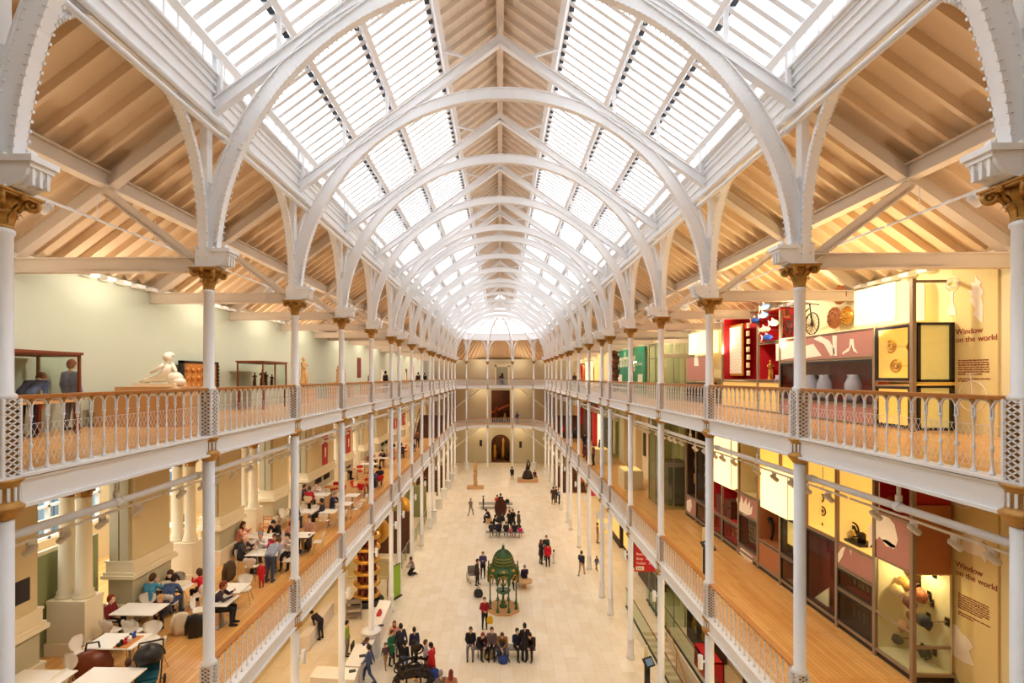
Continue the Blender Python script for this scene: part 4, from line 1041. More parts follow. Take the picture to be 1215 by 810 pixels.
a = on_x(840, 350, 9.9); b = on_x(820, 350, 9.9); lantern(10.1, a.y, b.y, 1.15, 2.2, 'glowing cream lantern box above the pink panel near the glazed lift', .6)
for k, (x, y, r, mm) in enumerate(((996, 349.5, .30, 'copper'), (989.5, 377, .33, 'copper'), (1004, 374, .27, 'brass'))):
    P = on_x(x, y, 10.2); m = MB(); m.T = Matrix.Translation(P) @ Matrix.Rotation(-PI / 2, 4, 'Y')
    m.lathe([(0, .1), (r * .25, .09), (r * .3, .04), (r * .6, .05), (r * .65, .02), (r, 0), (r, -.02), (0, -.03)], n=22)
    for j in range(10): a = 2 * PI * j / 10; m.ball((r * .82 * math.cos(a), r * .82 * math.sin(a), .02), .03, 6, 4)
    for j in range(6): a = 2 * PI * j / 6; m.ball((r * .45 * math.cos(a), r * .45 * math.sin(a), .05), .045, 6, 4)
    m.T = None; m.bar((P.x, P.y, P.z), (10.44, P.y, P.z), .02, .02)
    tag(mk('round_shield', m, mm), ('round copper shield hung highest above the upper display', 'larger round copper shield hung below the highest one', 'gold round mask hung beside the lower copper shield')[k], 'shield')
# early bicycle on top of the upper display
a, b = on_x(934.5, 394, 9.78), on_x(963.5, 389, 9.78)
def bicycle():
    t = thing('bicycle', 'old boneshaker bicycle with leather saddle standing on the upper display wall', 'bicycle', (9.78, 0, E + 1.31))
    y1, y2 = a.y - .2, b.y + .1; r1, r2 = .30, .36
    for yy, r in ((a.y, r1), (b.y, r2)):
        m = MB(); m.ring((0, yy, r), r - .02, .02, 'x', 26, 6); m.ball((0, yy, r), .05, 8, 5)
        for j in range(8): q = PI * j / 8; m.bar((0, yy - (r - .02) * math.cos(q), r - (r - .02) * math.sin(q)), (0, yy + (r - .02) * math.cos(q), r + (r - .02) * math.sin(q)), .01, .01)
        mk('wheel', m, 'black', t)
    m = MB(); m.tube([(0, a.y, r1), (0, a.y - .1, r1 + .28), (0, (a.y + b.y) / 2, r1 + .3), (0, b.y + .15, r2 + .5)], .022, 6); m.tube([(0, b.y, r2), (0, b.y + .12, r2 + .62)], .02, 6); m.tube([(0, a.y, r1), (0, (a.y + b.y) / 2, r1 + .02), (0, (a.y + b.y) / 2 - .1, r1 + .3)], .016, 6); mk('frame', m, 'black', t)
    m = MB(); m.tube([(-.25, b.y + .05, r2 + .6), (0, b.y + .14, r2 + .64), (.25, b.y + .05, r2 + .6)], .018, 6); mk('handlebar', m, 'black', t)
    m = MB(); m.box((0, a.y - .12, r1 + .42), (.16, .34, .06)); m.box((0, a.y + .08, r1 + .56), (.16, .06, .26)); mk('saddle', m, 'mahog', t)
bicycle()
# model fish on rods
for k, (x, y, mm, L) in enumerate(((907.5, 364, 'fishb', .55), (906, 374, 'fishb', .5), (896, 380, 'bluec', .5), (918, 383, 'cream', .45), (907, 391, 'cream', .6), (910, 400, 'bluec', .55))):
    P = on_x(x, y, 9.5); t = thing('model_fish', ('pale blue model fish hung topmost', 'pale blue model fish hung second from top', 'deep blue model fish hung at the left of the shoal', 'cream model fish hung at the right of the shoal', 'large cream model fish hung fifth from top', 'deep blue model fish hung lowest')[k] + ' before the red niche', 'model fish', P, 0, 'model fish before the red niche')
    m = MB(); m.tube([(0, -L / 2 * 1.2, .02), (0, -L / 2, 0), (0, -L / 5, 0), (0, L / 5, 0), (0, L / 2, 0)], [.02, .06, .11, .10, .02], 10)
    mk('body', m, mm, t); m = MB(); m.prism([(L / 2 - .03, 0), (L / 2 + .14, .13), (L / 2 + .09, 0), (L / 2 + .14, -.13)], -.012, .012, 'x'); m.prism([(-.08, .09), (.1, .09), (.12, .2)], -.01, .01, 'x'); mk('fin', m, 'wgraph', t)
    m = MB(); m.bar((0, 0, 0), (10.4 - P.x, 0, 0), .012, .012); mk('rod', m, 'grey', t)
# ornate white tile panel and small white tiles in the red niche
M['tile'] = tiles('patterned_tile', s(240, 234, 218), s(126, 142, 130), s(196, 160, 110), .12, .12, .012, rot=0, noise=.2)
a, b = on_x(880, 400, 9.9), on_x(863.5, 400, 9.9)
t = thing('tile_panel', 'tall ornate white patterned tile panel in the red niche', 'tile panel'); m = MB(); m.bx(9.95, 10.0, a.y, b.y, E + .05, E + 2.2); mk('panel', m, 'brass', t)
m = MB(); y0, y1 = a.y + .1, b.y - .1
m.bx(9.93, 9.95, y0, y1, E + .15, E + 2.1); mk('tiling', m, 'wgraph', t)
m = MB()
for k in range(26):
    for j in range(9):
        if (k + j) % 2: m.ball((9.925, y0 + .08 + (y1 - y0 - .16) * j / 8, E + .22 + 1.8 * k / 25), (.012, .05, .03), 6, 4)
mk('arabesque', m, 'pierG', t)
for k in range(7):
    P = on_x(888 - (k % 2) * .5, 386 + k * 9.4, 9.95); m = MB(); m.box((0, 0, 0), (.05, .2, .2)); m.ball((-.03, 0, 0), (.02, .07, .07), 6, 4); tag(mk('small_tile', m, 'cream', None, P), 'small cream relief plaques in a column beside the tall tile panel', 'plaque', 'relief plaques beside the tile panel')
P = on_x(914, 428, 9.95); tag(mk('gilt_statuette', figure(.7, 9), 'brass', None, (9.95, P.y, E - .1)), 'gilt statuette in the right-hand red niche of the upper display', 'statuette')
wtower = wtower_keep
# glazed lift and teal exhibition wall
t = thing('glazed_lift', 'green-tinted glass lift shaft rising beside the display wall', 'lift'); x0, x1, y0, y1 = 8.75, 10.55, 27.2, 29.7
for z0, z1, dx in ((Z1, Z2 - .35, 0), (Z2, E + 1.9, 0), (.0, Z1 - .35, 0)):
    m = MB(); m.bx(x0, x0 + .012, y0, y1, z0, z1); m.bx(x0 + .03, x1, y0, y0 + .012, z0, z1); m.bx(x0 + .03, x1, y1 - .012, y1, z0, z1); mk('glass_wall', m, 'greenglass', t)
    m = MB()
    for yy in (y0, (y0 + y1) / 2, y1): m.bx(x0 - .02, x0 + .03, yy - .025, yy + .025, z0, z1)
    for X in (9.35, 9.95, 10.5): m.bx(X - .02, X + .02, y0 - .02, y0 + .03, z0, z1)
    for zz in (z0 + 2.3, z1 - .08): m.bx(x0, x1, y0 - .03, y0 + .03, zz, zz + .22); m.bx(x0 - .03, x0 + .03, y0, y1, zz, zz + .05)
    mk('lift_frame', m, 'grey', t)
m = MB(); m.bx(9.3, 10.4, 28.0, 29.4, Z1 + .1, Z1 + 2.3); m.bx(9.25, 10.45, 27.9, 29.5, Z1 + 2.3, Z1 + 2.4); mk('lift_car', m, 'grey', t)
a, b = on_x(767, 400, 10.6), on_x(734, 400, 10.6)
t = thing('exhibition_wall', 'teal exhibition wall lettered Transforming in white, on the upper right gallery', 'exhibition panel')
m = MB(); m.bx(10.45, 10.6, a.y, b.y, Z2, E + 2.25); mk('panel', m, 'tgreen', t)
text('Transforming', 1.75, (10.44, b.y - .2, E + .85), (PI / 2, 0, -PI / 2), 'wgraph', t, sx=.62, off=.025)
text('NEXT PHASE', .3, (10.44, a.y + 2.3, E + .86), (PI / 2, 0, -PI / 2), 'wgraph', t)
m = MB(); m.bx(10.42, 10.45, b.y - 1.9, b.y - .5, E - .6, E + .2); m.bx(10.42, 10.45, a.y + .4, a.y + 1.6, E - .6, E + .2); mk('posters', m, 'wgraph', t)
m = MB(); m.bx(8.75, 8.78, 29.9, a.y - .3, Z2, E + 1.9); m.bx(8.7, 8.83, 29.9, a.y - .3, E + 1.9, E + 1.96)
tag(mk('glass_screen', m, 'greenglass'), 'green glass screen standing between the lift and the teal wall', 'glass screen')
P = on_x(730, 440, 9.0)
t = thing('carved_pole', 'dark carved wooden pole with figures standing before the teal wall', 'carved pole', (9.3, P.y * 9.3 / 9.0, Z2)); m = MB()
for k in range(9): m.ball((.1 * math.sin(k * 2.1), .12 * math.cos(k * 1.7), .3 + k * .36), (.32, .34, .26), 8, 5)
mk('pole', m, 'ochrecarve2' if 'ochrecarve2' in M else 'umber', t)
m = MB()
for k in range(9): m.ball((-.25, .2 * math.sin(k * 2.), .4 + k * .36), (.1, .14, .1), 7, 4)
mk('carving', m, 'orange', t)
# further colourful displays beyond on both right levels
for k, (y, w, z, h, mm, lab) in enumerate(((58, 1.4, Z2, 2.6, 'orange', 'orange display panel far along the upper right gallery'), (56, 1.2, Z2, 3.0, 'lantern', 'glowing yellow display far along the upper right gallery'), (61, 1.4, Z2, 2.8, 'redp', 'red display panel far along the upper right gallery'),
    (49, 1.3, Z1, 3.6, 'lantern', 'glowing yellow display panel far along the lower right gallery'), (52, 1.4, Z1, 4.2, 'redp', 'red hanging panel far along the lower right gallery'), (46.2, 1.4, Z1, 3.4, 'dcase', 'dark display case far along the lower right gallery'), (57, 2, Z1, 4.2, 'umber', 'dark brown display far along the lower right gallery'), (62, 2, Z1, 3.4, 'redp', 'farthest red display on the lower right gallery'))):
    t = thing('exhibition_stand', lab, 'display panel', (9.9, y, z)); m = MB(); m.bx(-.3, .3, -w / 2, w / 2, .1, h); mk('panel', m, mm, t); m = MB(); m.bx(-.36, .36, -w / 2 - .05, w / 2 + .05, 0, .1); m.bx(-.36, .36, -w / 2 - .05, w / 2 + .05, h, h + .08); mk('frame', m, 'frame', t)
# lower right middle: plinth with display, wall panels, glass vitrines
for k, (x, y, w, lab) in enumerate(((748, 577, 1.7, 'white display plinth with a lit tray on the lower right gallery, nearer one'), (712, 548, 1.6, 'white display plinth on the lower right gallery, farther one'))):
    P = on_h(x, y, -7.15); t = thing('display_plinth', lab, 'plinth', (P.x, P.y, Z1)); m = MB(); m.bx(-.6, .6, -w / 2, w / 2, 0, 1.15); mk('base', m, 'wallR', t); m = MB(); m.bx(-.5, .5, -w / 2 + .1, w / 2 - .1, 1.15, 1.2); mk('tray', m, 'lightpanel', t)
    m = MB(); m.lathe([(.12, 0), (.1, .3), (.05, .5), (.09, .6), (.0, .7)], (P.x, P.y + .3, Z1 + 1.2), 10); tag(mk('bust', m, 'bronze'), 'small dark bust standing on the %s plinth of the lower right gallery' % ('nearer', 'farther')[k], 'sculpture')
for k, (y0, y1) in enumerate(((31.5, 33.0), (34.8, 36.0), (38, 39.5), (41.5, 43.2))):
    m = MB(); m.bx(10.2, 10.66, y0, y1, Z1, Z2 - .3); struct('wall_pilaster', m, 'soffit')
    if k < 2: m = MB(); m.bx(10.12, 10.2, y0 + .5, y0 + 1.0, Z1 + 1.6, Z1 + 3.2); tag(mk('picture', m, 'black'), 'narrow dark picture on the lower right gallery wall, %s' % ('near the lift', 'beyond the first pilaster')[k], 'picture')
m = MB(); m.bx(8.9, 10.6, 44.0, 44.05, Z1, Z2 - .4); m.bx(8.9, 8.95, 41, 44, Z1, Z2 - .4); tag(mk('glass_screen', m, 'greenglass'), 'green glass enclosure farther along the lower right gallery', 'glass screen')
# touch-screen stand on lower right gallery
P = on_h(838, 684, -7.15)
def kiosk(loc, rz, lab):
    t = thing('touch_screen_stand', lab, 'screen', loc, rz)
    m = MB(); m.bx(-.12, .12, -.05, .05, 0, 1.0); mk('post', m, 'black', t); m = MB(); m.box((0, -.08, 1.12), (.5, .06, .4), rx=-.7); mk('screen_housing', m, 'black', t); m = MB(); m.box((0, -.118, 1.15), (.36, .01, .27), rx=-.7); mk('screen', m, 'fishb', t)
    m = MB(); m.bx(-.1, .1, .06, .09, 0, 1.75); mk('sign_blade', m, 'cream', t)
kiosk((P.x, P.y, Z1), .5, 'black touch-screen stand on the wooden floor of the lower right gallery')
P = on_h(768, 815, -13.45); kiosk((P.x, P.y, 0), .5, 'black touch-screen stand on the ground floor by the glass balustrade')

# ================= STAIRWELL (right, ground) =================
m = MB()
for k in range(22):
    y1_ = HY1 - k * .31; z = -.165 * (k + 1)
    m.bx(HX0, HX1, y1_ - .31, y1_, z - .3, z)
struct('stairs', m, 'sand_step' if 'sand_step' in M else 'stone')
m = MB(); m.bx(HX0 - .2, HX0, HY0, HY1, -5, -.4); m.bx(HX1, HX1 + .2, HY0, HY1, -5, -.4); m.bx(HX0, HX1, HY1, HY1 + .2, -5, -.4); m.bx(HX0, HX1, HY0 - .2, HY0, -5, -.4); m.bx(HX0, HX1, HY0, HY1, -5.1, -5); struct('wall_stairwell', m, 'soffit')
for X, lab, ya, yb in ((HX0 - .12, 'glass balustrade of the stairwell on the hall side', HY0, 29.6), (HX1 + .1, 'glass balustrade of the stairwell on the wall side', HY0, 30.5)):
    t = thing('glass_balustrade', lab, 'railing'); m = MB(); m.bx(X, X + .015, ya, yb, .06, 1.05); mk('glass', m, 'greenglass', t); m = MB(); m.tube([(X, ya, 1.1), (X, yb, 1.1)], .025, 8); mk('handrail', m, 'umber', t); m = MB(); m.bx(X - .03, X + .05, ya, yb, 0, .07); mk('base_rail', m, 'black', t)
m = MB(); m.tube([(HX1 - .1, HY1, .95), (HX1 - .1, HY1 - 6.8, -2.7)], .025, 8)
for k in range(5): y = HY1 - .3 - k * 1.5; m.tube([(HX1 - .1, y, -.16 - (HY1 - y) * .53), (HX1 - .1, y, .95 - (HY1 - y) * .53)], .015, 6)
tag(mk('stair_handrail', m, 'handrail'), 'sloping wooden handrail following the stairs down', 'handrail')
# red hanging sign
P = on_y(753, 678, 25.2); Q = on_y(778, 678, 25.2)
t = thing('hanging_sign', 'red hanging sign listing directions, with Exit in a white box', 'sign', (P.x, 25.2, P.z))
W = 1.25; m = MB(); m.bx(0, W, 0, .04, 0, 1.6); mk('board', m, 'redp', t)
for k, wd in enumerate(('Toilets   m', 'Shop   a', 'Restaurant')): text(wd, .17, (.08, -.006, .37 + .23 * k), (PI / 2, 0, 0), 'wgraph', t)
m = MB(); m.bx(.07, .46, -.008, 0, .08, .27); mk('exit_box', m, 'wgraph', t); text('Exit', .17, (.11, -.014, .12), (PI / 2, 0, 0), 'umber', t)
m = MB()
for X in (.15, W - .15): m.bx(X - .01, X + .01, .01, .03, 1.6, Z1 - .4 - P.z)
mk('suspension_rod', m, 'grey', t)
# strings of small lamps under the right gallery edge
M['dimlens'] = mat('lit_lens_small', s(255, 240, 210), .5, emit=4, ecol=s(255, 230, 180))
# ground floor, right aisle displays
t = thing('red_cabinet', 'low bright red open-fronted cabinet under the right gallery, beside the stairwell', 'cabinet', (9.15, 22.9, 0)); m = MB()
for yy in (-.85, .8): m.bx(-.05, .6, yy, yy + .05, 0, 1.0)
m.bx(-.05, .6, -.85, .85, .95, 1.0); m.bx(-.05, .6, -.85, .85, 0, .05); m.bx(.55, .6, -.85, .85, 0, 1.0); mk('shell', m, 'redp', t)
m = MB(); m.bx(0, .55, -.8, .8, .48, .51); mk('shelf', m, 'redp', t)
for k in range(8):
    m = MB(); m.lathe([(.09, 0), (.12, .1), (.07, .25), (.1, .3)], n=8); tag(mk('shop_item', m, ('yel', 'wgraph', 'orange', 'bluec')[k % 4], None, (9.4, 22.25 + (k % 4) * .4, .05 if k < 4 else .51)), 'small colourful goods inside the low red cabinet', 'goods', 'goods in the low red cabinet')
for k, (y, L, h, lab) in enumerate(((14.5, 3.0, 2.7, 'tall dark display case under the right gallery, nearest the camera'), (18.6, 3.4, 3.2, 'tall dark display case under the right gallery, behind the stairwell middle'), (25.0, 2.6, 3.4, 'tall dark display case under the right gallery, next to the glazed lift'))):
    t = thing('floor_case', lab, 'display case', (10.15, y, 0)); m = MB(); m.bx(.2, .45, -L / 2, L / 2, 0, h); m.bx(-.45, .2, -L / 2, L / 2, 0, .5); m.bx(-.45, .2, -L / 2, L / 2, h - .1, h)
    for j in range(3): m.bx(-.45, .2, -L / 2 + j * (L - .06) / 2, -L / 2 + j * (L - .06) / 2 + .06, .5, h - .1)
    mk('carcass', m, 'dcase', t); m = MB(); m.bx(-.46, -.45, -L / 2 + .06, L / 2 - .06, .5, h - .1); mk('glass', m, 'glass', t)
    for j in range(6):
        yy = y - L / 2 + .35 + j * (L - .6) / 5; o = mk('exhibit', ME['small'], ('brass', 'yel', 'orange', 'wgraph')[(j + k) % 4], None, (10.0, yy, .5)); o.scale = (2.6, 2.6, 3.2 + j % 3); tag(o, 'pale and golden vessels standing in the dark cases under the right gallery', 'exhibit', 'vessels in the dark ground-floor cases')
for k, (y, lab) in enumerate(((33, 'dark display case under the right gallery, nearest of three'), (37, 'dark display case under the right gallery, middle of three'), (41, 'dark display case under the right gallery, farthest of three'))):
    t = thing('floor_case', lab, 'display case', (9.9, y, 0)); m = MB(); m.bx(-.5, .5, -1.4, 1.4, 0, 2.6); mk('carcass', m, 'dcase', t); m = MB(); m.bx(-.54, -.5, -1.3, 1.3, .7, 2.4); mk('lit_front', m, ('greenglass', 'lightpanel', 'lightpanel')[k], t)
for k, (y, mm, lab) in enumerate(((46, 'redp', 'red banner hung under the right gallery, nearer'), (52, 'orange', 'orange banner hung under the right gallery, farther'))):
    m = MB(); m.bx(8.2, 9.6, y, y + .05, 2.6, 5.4); m.bx(8.2, 9.6, y - .02, y + .07, 5.35, 5.45); m.tube([(8.9, y, 5.4), (8.9, y, Z1 - .4)], .01, 5); tag(mk('hanging_banner', m, mm), lab, 'banner')

for y in (13.0, 15.5, 18.2, 21.0): lamp('SPOT', (9.0, y, E + 1.9), 130, (1, .76, .36), .2, (PI, 0, 0), 2.8, .9)  # fixtureless uplights added to yellow the ceiling above the display

M['jar'] = mat('lilac_glaze', s(186, 184, 214), .3)
for k, px in enumerate((925, 962, 978, 1012)):
    P = on_x(px, 450, 9.85); m = MB(); m.lathe([(0, 0), (.14, 0), (.2, .2), (.21, .5), (.13, .7), (.15, .76), (.1, .76)], n=14); tag(mk('storage_jar', m, 'jar', None, (9.86, P.y, E - .7)), 'lilac-white jar in the dark red upper case, %s' % ('beside the long-haired panel edge' if 0 else ('left of the column', 'just right of the column', 'in the middle', 'nearest the yellow case')[k]), 'jar', 'jars in the dark red upper case')
for k, (px, py) in enumerate(((1080, 411), (1083, 434))):
    P = on_y(px, py, 12.12); t = thing('brass_dial', 'brass instrument in the end case facing the camera, %s of two' % ('upper', 'lower')[k], 'dial', (P.x + .02, 12.12, P.z), 0, 'brass dials in the yellow end case')
    m = MB(); m.ring((0, 0, 0), .1, .022, 'y', 18, 6); m.ring((0, 0, 0), .04, .02, 'y', 12, 5); mk('ring', m, 'brass', t); m = MB(); m.bar((0, 0, 0), (.38, 0, 0), .012, .012); mk('spindle', m, 'grey', t)
# ================= FURNITURE =================
M['shell'] = mat('white_plastic', s(240, 232, 218), .35, var=.02)
M['redshell'] = mat('red_plastic', s(206, 26, 44), .4)
M['chrome'] = mat('brushed_steel', s(176, 168, 158), .3, .8)
M['laminate'] = mat('white_laminate', s(244, 238, 226), .3, var=.02)
M['oakt'] = mat('orange_oak', s(212, 140, 76), .4, var=.2, scale=9)
def shell_chair(mm, label):
    t = thing('shell_chair', label, 'chair')
    m = MB()                    # one bent shell: seat, waist, back
    prof = [(-.24, .42, .16), (-.18, .445, .215), (-.05, .45, .23), (.08, .44, .215), (.15, .455, .12), (.19, .53, .11), (.215, .62, .2), (.235, .72, .235), (.245, .80, .205), (.248, .835, .12)]
    nx = 7; G = []
    for (y, z, w) in prof:
        row = []
        for i in range(nx):
            u = -1 + 2 * i / (nx - 1); back = z > .5
            row.append((u * w, y - (.06 * u * u if back else 0), z + (.03 * u * u if not back else 0)))
        G.append(row)
    top = [[m.pt(p) for p in r] for r in G]; bot = [[m.pt((p[0], p[1] + .008, p[2] - .012)) for p in r] for r in G]
    for a in range(len(G) - 1):
        for i in range(nx - 1):
            m.face((top[a][i], top[a][i + 1], top[a + 1][i + 1], top[a + 1][i]), True); m.face((bot[a][i], bot[a + 1][i], bot[a + 1][i + 1], bot[a][i + 1]), True)
    for a in range(len(G) - 1):
        m.face((top[a][0], top[a + 1][0], bot[a + 1][0], bot[a][0])); m.face((top[a][-1], bot[a][-1], bot[a + 1][-1], top[a + 1][-1]))
    for i in range(nx - 1):
        m.face((top[0][i], bot[0][i], bot[0][i + 1], top[0][i + 1])); m.face((top[-1][i], top[-1][i + 1], bot[-1][i + 1], bot[-1][i]))
    mk('seat_shell', m, mm, t)
    for sx in (-1, 1):
        for sy in (-1, 1):
            m = MB(); m.tube([(sx * .05, sy * .04, .43), (sx * .15, sy * .13, .40), (sx * .23, sy * .22, .0)], .009, 6); mk('leg', m, 'chrome', t)
    return t
chair_w = Proto(shell_chair('shell', 'x')); chair_r = Proto(shell_chair('redshell', 'x'))
def cafe_table(w, d, mm='laminate'):
    t = thing('cafe_table', 'x', 'table')
    m = MB(); m.bx(-w / 2, w / 2, -d / 2, d / 2, .715, .74); mk('table_top', m, mm, t)
    for sx in ((-1, 1) if w > 1.0 else (0,)):
        m = MB(); X = sx * (w / 2 - .28); m.bx(X - .035, X + .035, -.035, .035, .02, .715); m.bx(X - .06, X + .06, -d / 2 + .12, d / 2 - .12, 0, .02); m.bx(X - .16, X + .16, -.16, .16, .70, .715); mk('pedestal', m, 'chrome', t)
    return t
T_BIG, T_SM, T_OAK = Proto(cafe_table(1.2, .72)), Proto(cafe_table(.72, .72)), Proto(cafe_table(.75, .75, 'oakt'))
TABS = {}
def tab(key, px, py, big, desc, chairs, red=False, oak=False, dx=0, dy=0):
    P = on_h(px, py, -6.41); X, Y = P.x + dx, P.y + dy; pr = T_OAK if oak else (T_BIG if big else T_SM)
    pr.put((X, Y, Z1), 0, ('orange wooden' if oak else 'white') + ' cafe table ' + desc, 'tables of the gallery cafe'); TABS[key] = (X, Y)
    w = .6 if big else .36
    for c in chairs:
        ang = {'n': 0, 's': PI, 'e': -PI / 2, 'w': PI / 2}[c[0]]; off = float(c[1:]) if len(c) > 1 else 0
        cx, cy = {'n': (off, .62), 's': (off, -.62), 'e': (w + .26, off), 'w': (-w - .26, off)}[c[0]]
        side = {'n': 'far', 's': 'near', 'e': 'hall', 'w': 'wall'}[c[0]]
        if off: side += ' left' if off < 0 else ' right'
        lab = ('red' if red else 'white') + ' shell chair at the %s side of the cafe table %s' % (side, desc)
        (chair_r if red else chair_w).put((X + cx, Y + cy, Z1), ang + R.uniform(-.3, .3), ' '.join(lab.split()[:16]), 'shell chairs of the gallery cafe')
tab('A', 43, 806, True, 'in the bottom left corner', ['n', 'w', 's'])
tab('B', 140, 760, True, 'bearing a tray, beside the nearest twin columns', ['w', 'e', 'n-.3', 'n.35'])
tab('C', 128, 803, True, 'at the bottom edge beside the pushchair', ['w', 's.2'])
tab('D', 166, 722, True, 'where a child lies across the top', ['w', 's-.3', 's.3', 'n-.3'])
tab('E', 204, 694, True, 'with paper spread over it', ['w', 'n-.3', 'e', 's.3'])
tab('F', 277, 697, False, 'standing empty in the middle of the floor', ['n', 's'])
tab('F2', 262, 712, False, 'half hidden by the second left column', ['w'])
tab('G', 315, 655, True, 'where the large family sits', ['w', 's-.2', 'e', 'n-.3', 'n.3'])
tab('H', 310, 635, True, 'beside the wooden high chair', ['w', 'e', 's'])
tab('I', 360, 634, False, 'by the black hanging coat', ['w', 'e'])
tab('J', 359, 606, True, 'in front of the red-shirted diner', ['n-.3', 'n.3', 'w'])
tab('K', 390, 606, False, 'with one chair in front, near the balustrade', ['s', 'e'])
tab('L', 378, 586, True, 'below the first red banner', ['n', 's-.3', 's.3', 'e'])
tab('M', 418, 587, False, 'near the third left column', ['e', 'w', 's'])
tab('N', 409, 597, False, 'just in front of the grey-haired diner', ['e', 's'])
tab('O', 393, 577, False, 'at the foot of the wall vents', ['w', 'n', 'e'], True, True)
tab('P', 433, 572, False, 'with red stools round it', ['w', 'n', 's'], True, True)
tab('Q', 424, 556, True, 'beyond the second red banner', ['w', 'e', 'n'], True, True)
tab('Q2', 438, 550, True, 'behind the man with the blue bag', ['w', 'n'], False)
tab('S', 452, 543, True, 'in the middle distance', ['w', 'e', 'n'], True)
tab('T', 463, 531, True, 'farther down the gallery', ['w', 'e'], False)
tab('U', 478, 533, False, 'beside the balustrade far down', ['w', 'n'], True)
tab('V', 486, 526, True, 'farthest down the gallery', ['w', 'n'], False)
tab('W', 199, 622, True, 'in the side room beyond the second twin columns', ['w', 'e'], True)
# tray with toys on table B
X, Y = TABS['B']; m = MB(); m.bx(-.16, .16, -.28, .28, 0, .015); m.bx(-.17, -.15, -.28, .28, 0, .03); m.bx(.15, .17, -.28, .28, 0, .03)
t = mk('tray', m, 'oakt', None, (X + .3, Y - .05, Z1 + .74)); tag(t, 'wooden tray on the nearest cafe table', 'tray')
for k, c in enumerate(('black', 'redp', 'wgraph', 'dark', 'bluec')):
    m = MB(); m.box((0, 0, .04), (.08, .13, .07), rz=k); m.ball((0, .05, .09), .04, 6, 4); tag(mk('toy', m, c, None, (X + .24 + .03 * (k % 3), Y - .25 + k * .1, Z1 + .755)), 'small toys heaped on the wooden tray', 'toy', 'toys on the tray')
# crockery
cup = MB(); cup.lathe([(.0, 0), (.07, 0), (.075, .012), (.03, .014), (.035, .07), (.04, .075)], n=10); ME['cup'] = cup.mesh('cup')
plate = MB(); plate.lathe([(0, 0), (.08, 0), (.12, .02), (.11, .02), (.07, .008), (0, .008)], n=14); ME['plate'] = plate.mesh('plate')
bot = MB(); bot.lathe([(0, 0), (.033, 0), (.035, .12), (.012, .17), (.012, .2), (0, .2)], n=10); ME['bottle'] = bot.mesh('bottle')
where = {'G': 'family table', 'H': 'table by the high chair', 'J': 'table of the red-shirted diner', 'L': 'table below the first banner', 'E': 'paper-covered table', 'Q': 'orange table beyond the second banner', 'S': 'table in the middle distance'}
for key, n in (('G', 6), ('H', 4), ('J', 3), ('L', 4), ('E', 3), ('Q', 3), ('S', 3)):
    X, Y = TABS[key]
    for k in range(n):
        a = R.uniform(-.48, .48); b = R.uniform(-.28, .28)
        nm = ('plate', 'cup')[k % 2]; lab = 'white %ss on the %s' % (nm, where[key])
        tag(mk(nm, ME[nm], 'shell', None, (X - .5 + (k + .5) / n, Y + b, Z1 + .74)), lab, nm, lab)
X, Y = TABS['G']; tag(mk('bottle', ME['bottle'], 'bluec', None, (X + .1, Y, Z1 + .74)), 'small blue bottle on the family table', 'bottle')
X, Y = TABS['E']; m = MB(); m.box((0, 0, .004), (.5, .36, .006), rz=.2); m.box((.35, .1, .008), (.3, .22, .006), rz=-.4); tag(mk('paper_sheet', m, 'cream', None, (X - .1, Y, Z1 + .742)), 'cream paper sheets spread over the children\'s table', 'paper')
# wooden high chair
P = on_h(313, 641, -7.15); t = thing('high_chair', 'light wooden high chair between the tables near the twin columns', 'high chair', (P.x, P.y + .2, Z1))
for sx in (-1, 1):
    for sy in (-1, 1): m = MB(); m.bar((sx * .26, sy * .26, 0), (sx * .18, sy * .16, .95 if sy > 0 else .72), .035, .035); mk('leg', m, 'oakt', t)
m = MB(); m.box((0, 0, .52), (.36, .34, .03)); mk('seat', m, 'oakt', t)
m = MB(); m.box((0, .17, .82), (.38, .03, .05)); m.box((0, .17, .93), (.38, .03, .05)); m.box((0, -.2, .73), (.4, .05, .03)); mk('backrest', m, 'oakt', t)
# coats and bags
def coat(loc, mm, label, sc=1, rz=0):
    m = MB(); rr = random.Random(len(label)); n = 12; pr = []
    for z, r in ((.1, .17), (.25, .19), (.4, .19), (.7, .17), (.82, .12), (.86, .05)):
        pr.append([m.pt(((r + .035 * math.sin(3 * a + z * 4) + rr.uniform(-.02, .02)) * math.cos(a) * 1.2, (r * .5 + .02 * math.sin(5 * a)) * math.sin(a), z)) for a in [2 * PI * j / n for j in range(n)]])
    for A, B in zip(pr, pr[1:]):
        for j in range(n): m.face((A[j], A[(j + 1) % n], B[(j + 1) % n], B[j]), True)
    m.face(pr[0][::-1]); m.face(pr[-1])
    for sx in (-1, 1): m.tube([(sx * .15, 0, .8), (sx * .25, .02, .5), (sx * .26, .03, .2)], [.07, .06, .05], 7)
    o = mk('coat', m, mm, None, (loc[0], loc[1], loc[2] - .1 * sc), rz); o.scale = (sc, sc, sc); return tag(o, label, 'coat')
M['olive'] = mat('olive_brown_fabric', s(84, 66, 44), .9); M['creamf'] = mat('cream_fabric', s(222, 206, 176), .9)
def ph(px, py, h=-7.15): P = on_h(px, py, h); return (P.x, P.y)
X, Y = ph(272, 690); coat((X, Y, Z1 + .05), 'olive', 'brown coat hanging over the bald diner\'s chair', .9, 1.2)
X, Y = ph(231, 756); coat((X, Y, Z1), 'black', 'large black coat over a chair just left of the second column', .85, .3)
X, Y = ph(214, 753); coat((X, Y, Z1 + .02), 'creamf', 'cream garment over a chair beside the large black coat', .8, .5)
X, Y = ph(367, 656); coat((X, Y, Z1 + .2), 'black', 'black coat and bag hung on the chair nearest the balustrade', .75, 1.5)
X, Y = ph(283, 662); coat((X, Y, Z1 + .1), 'black', 'dark coat over the chair behind the white-shirted diner', .7, 1.)
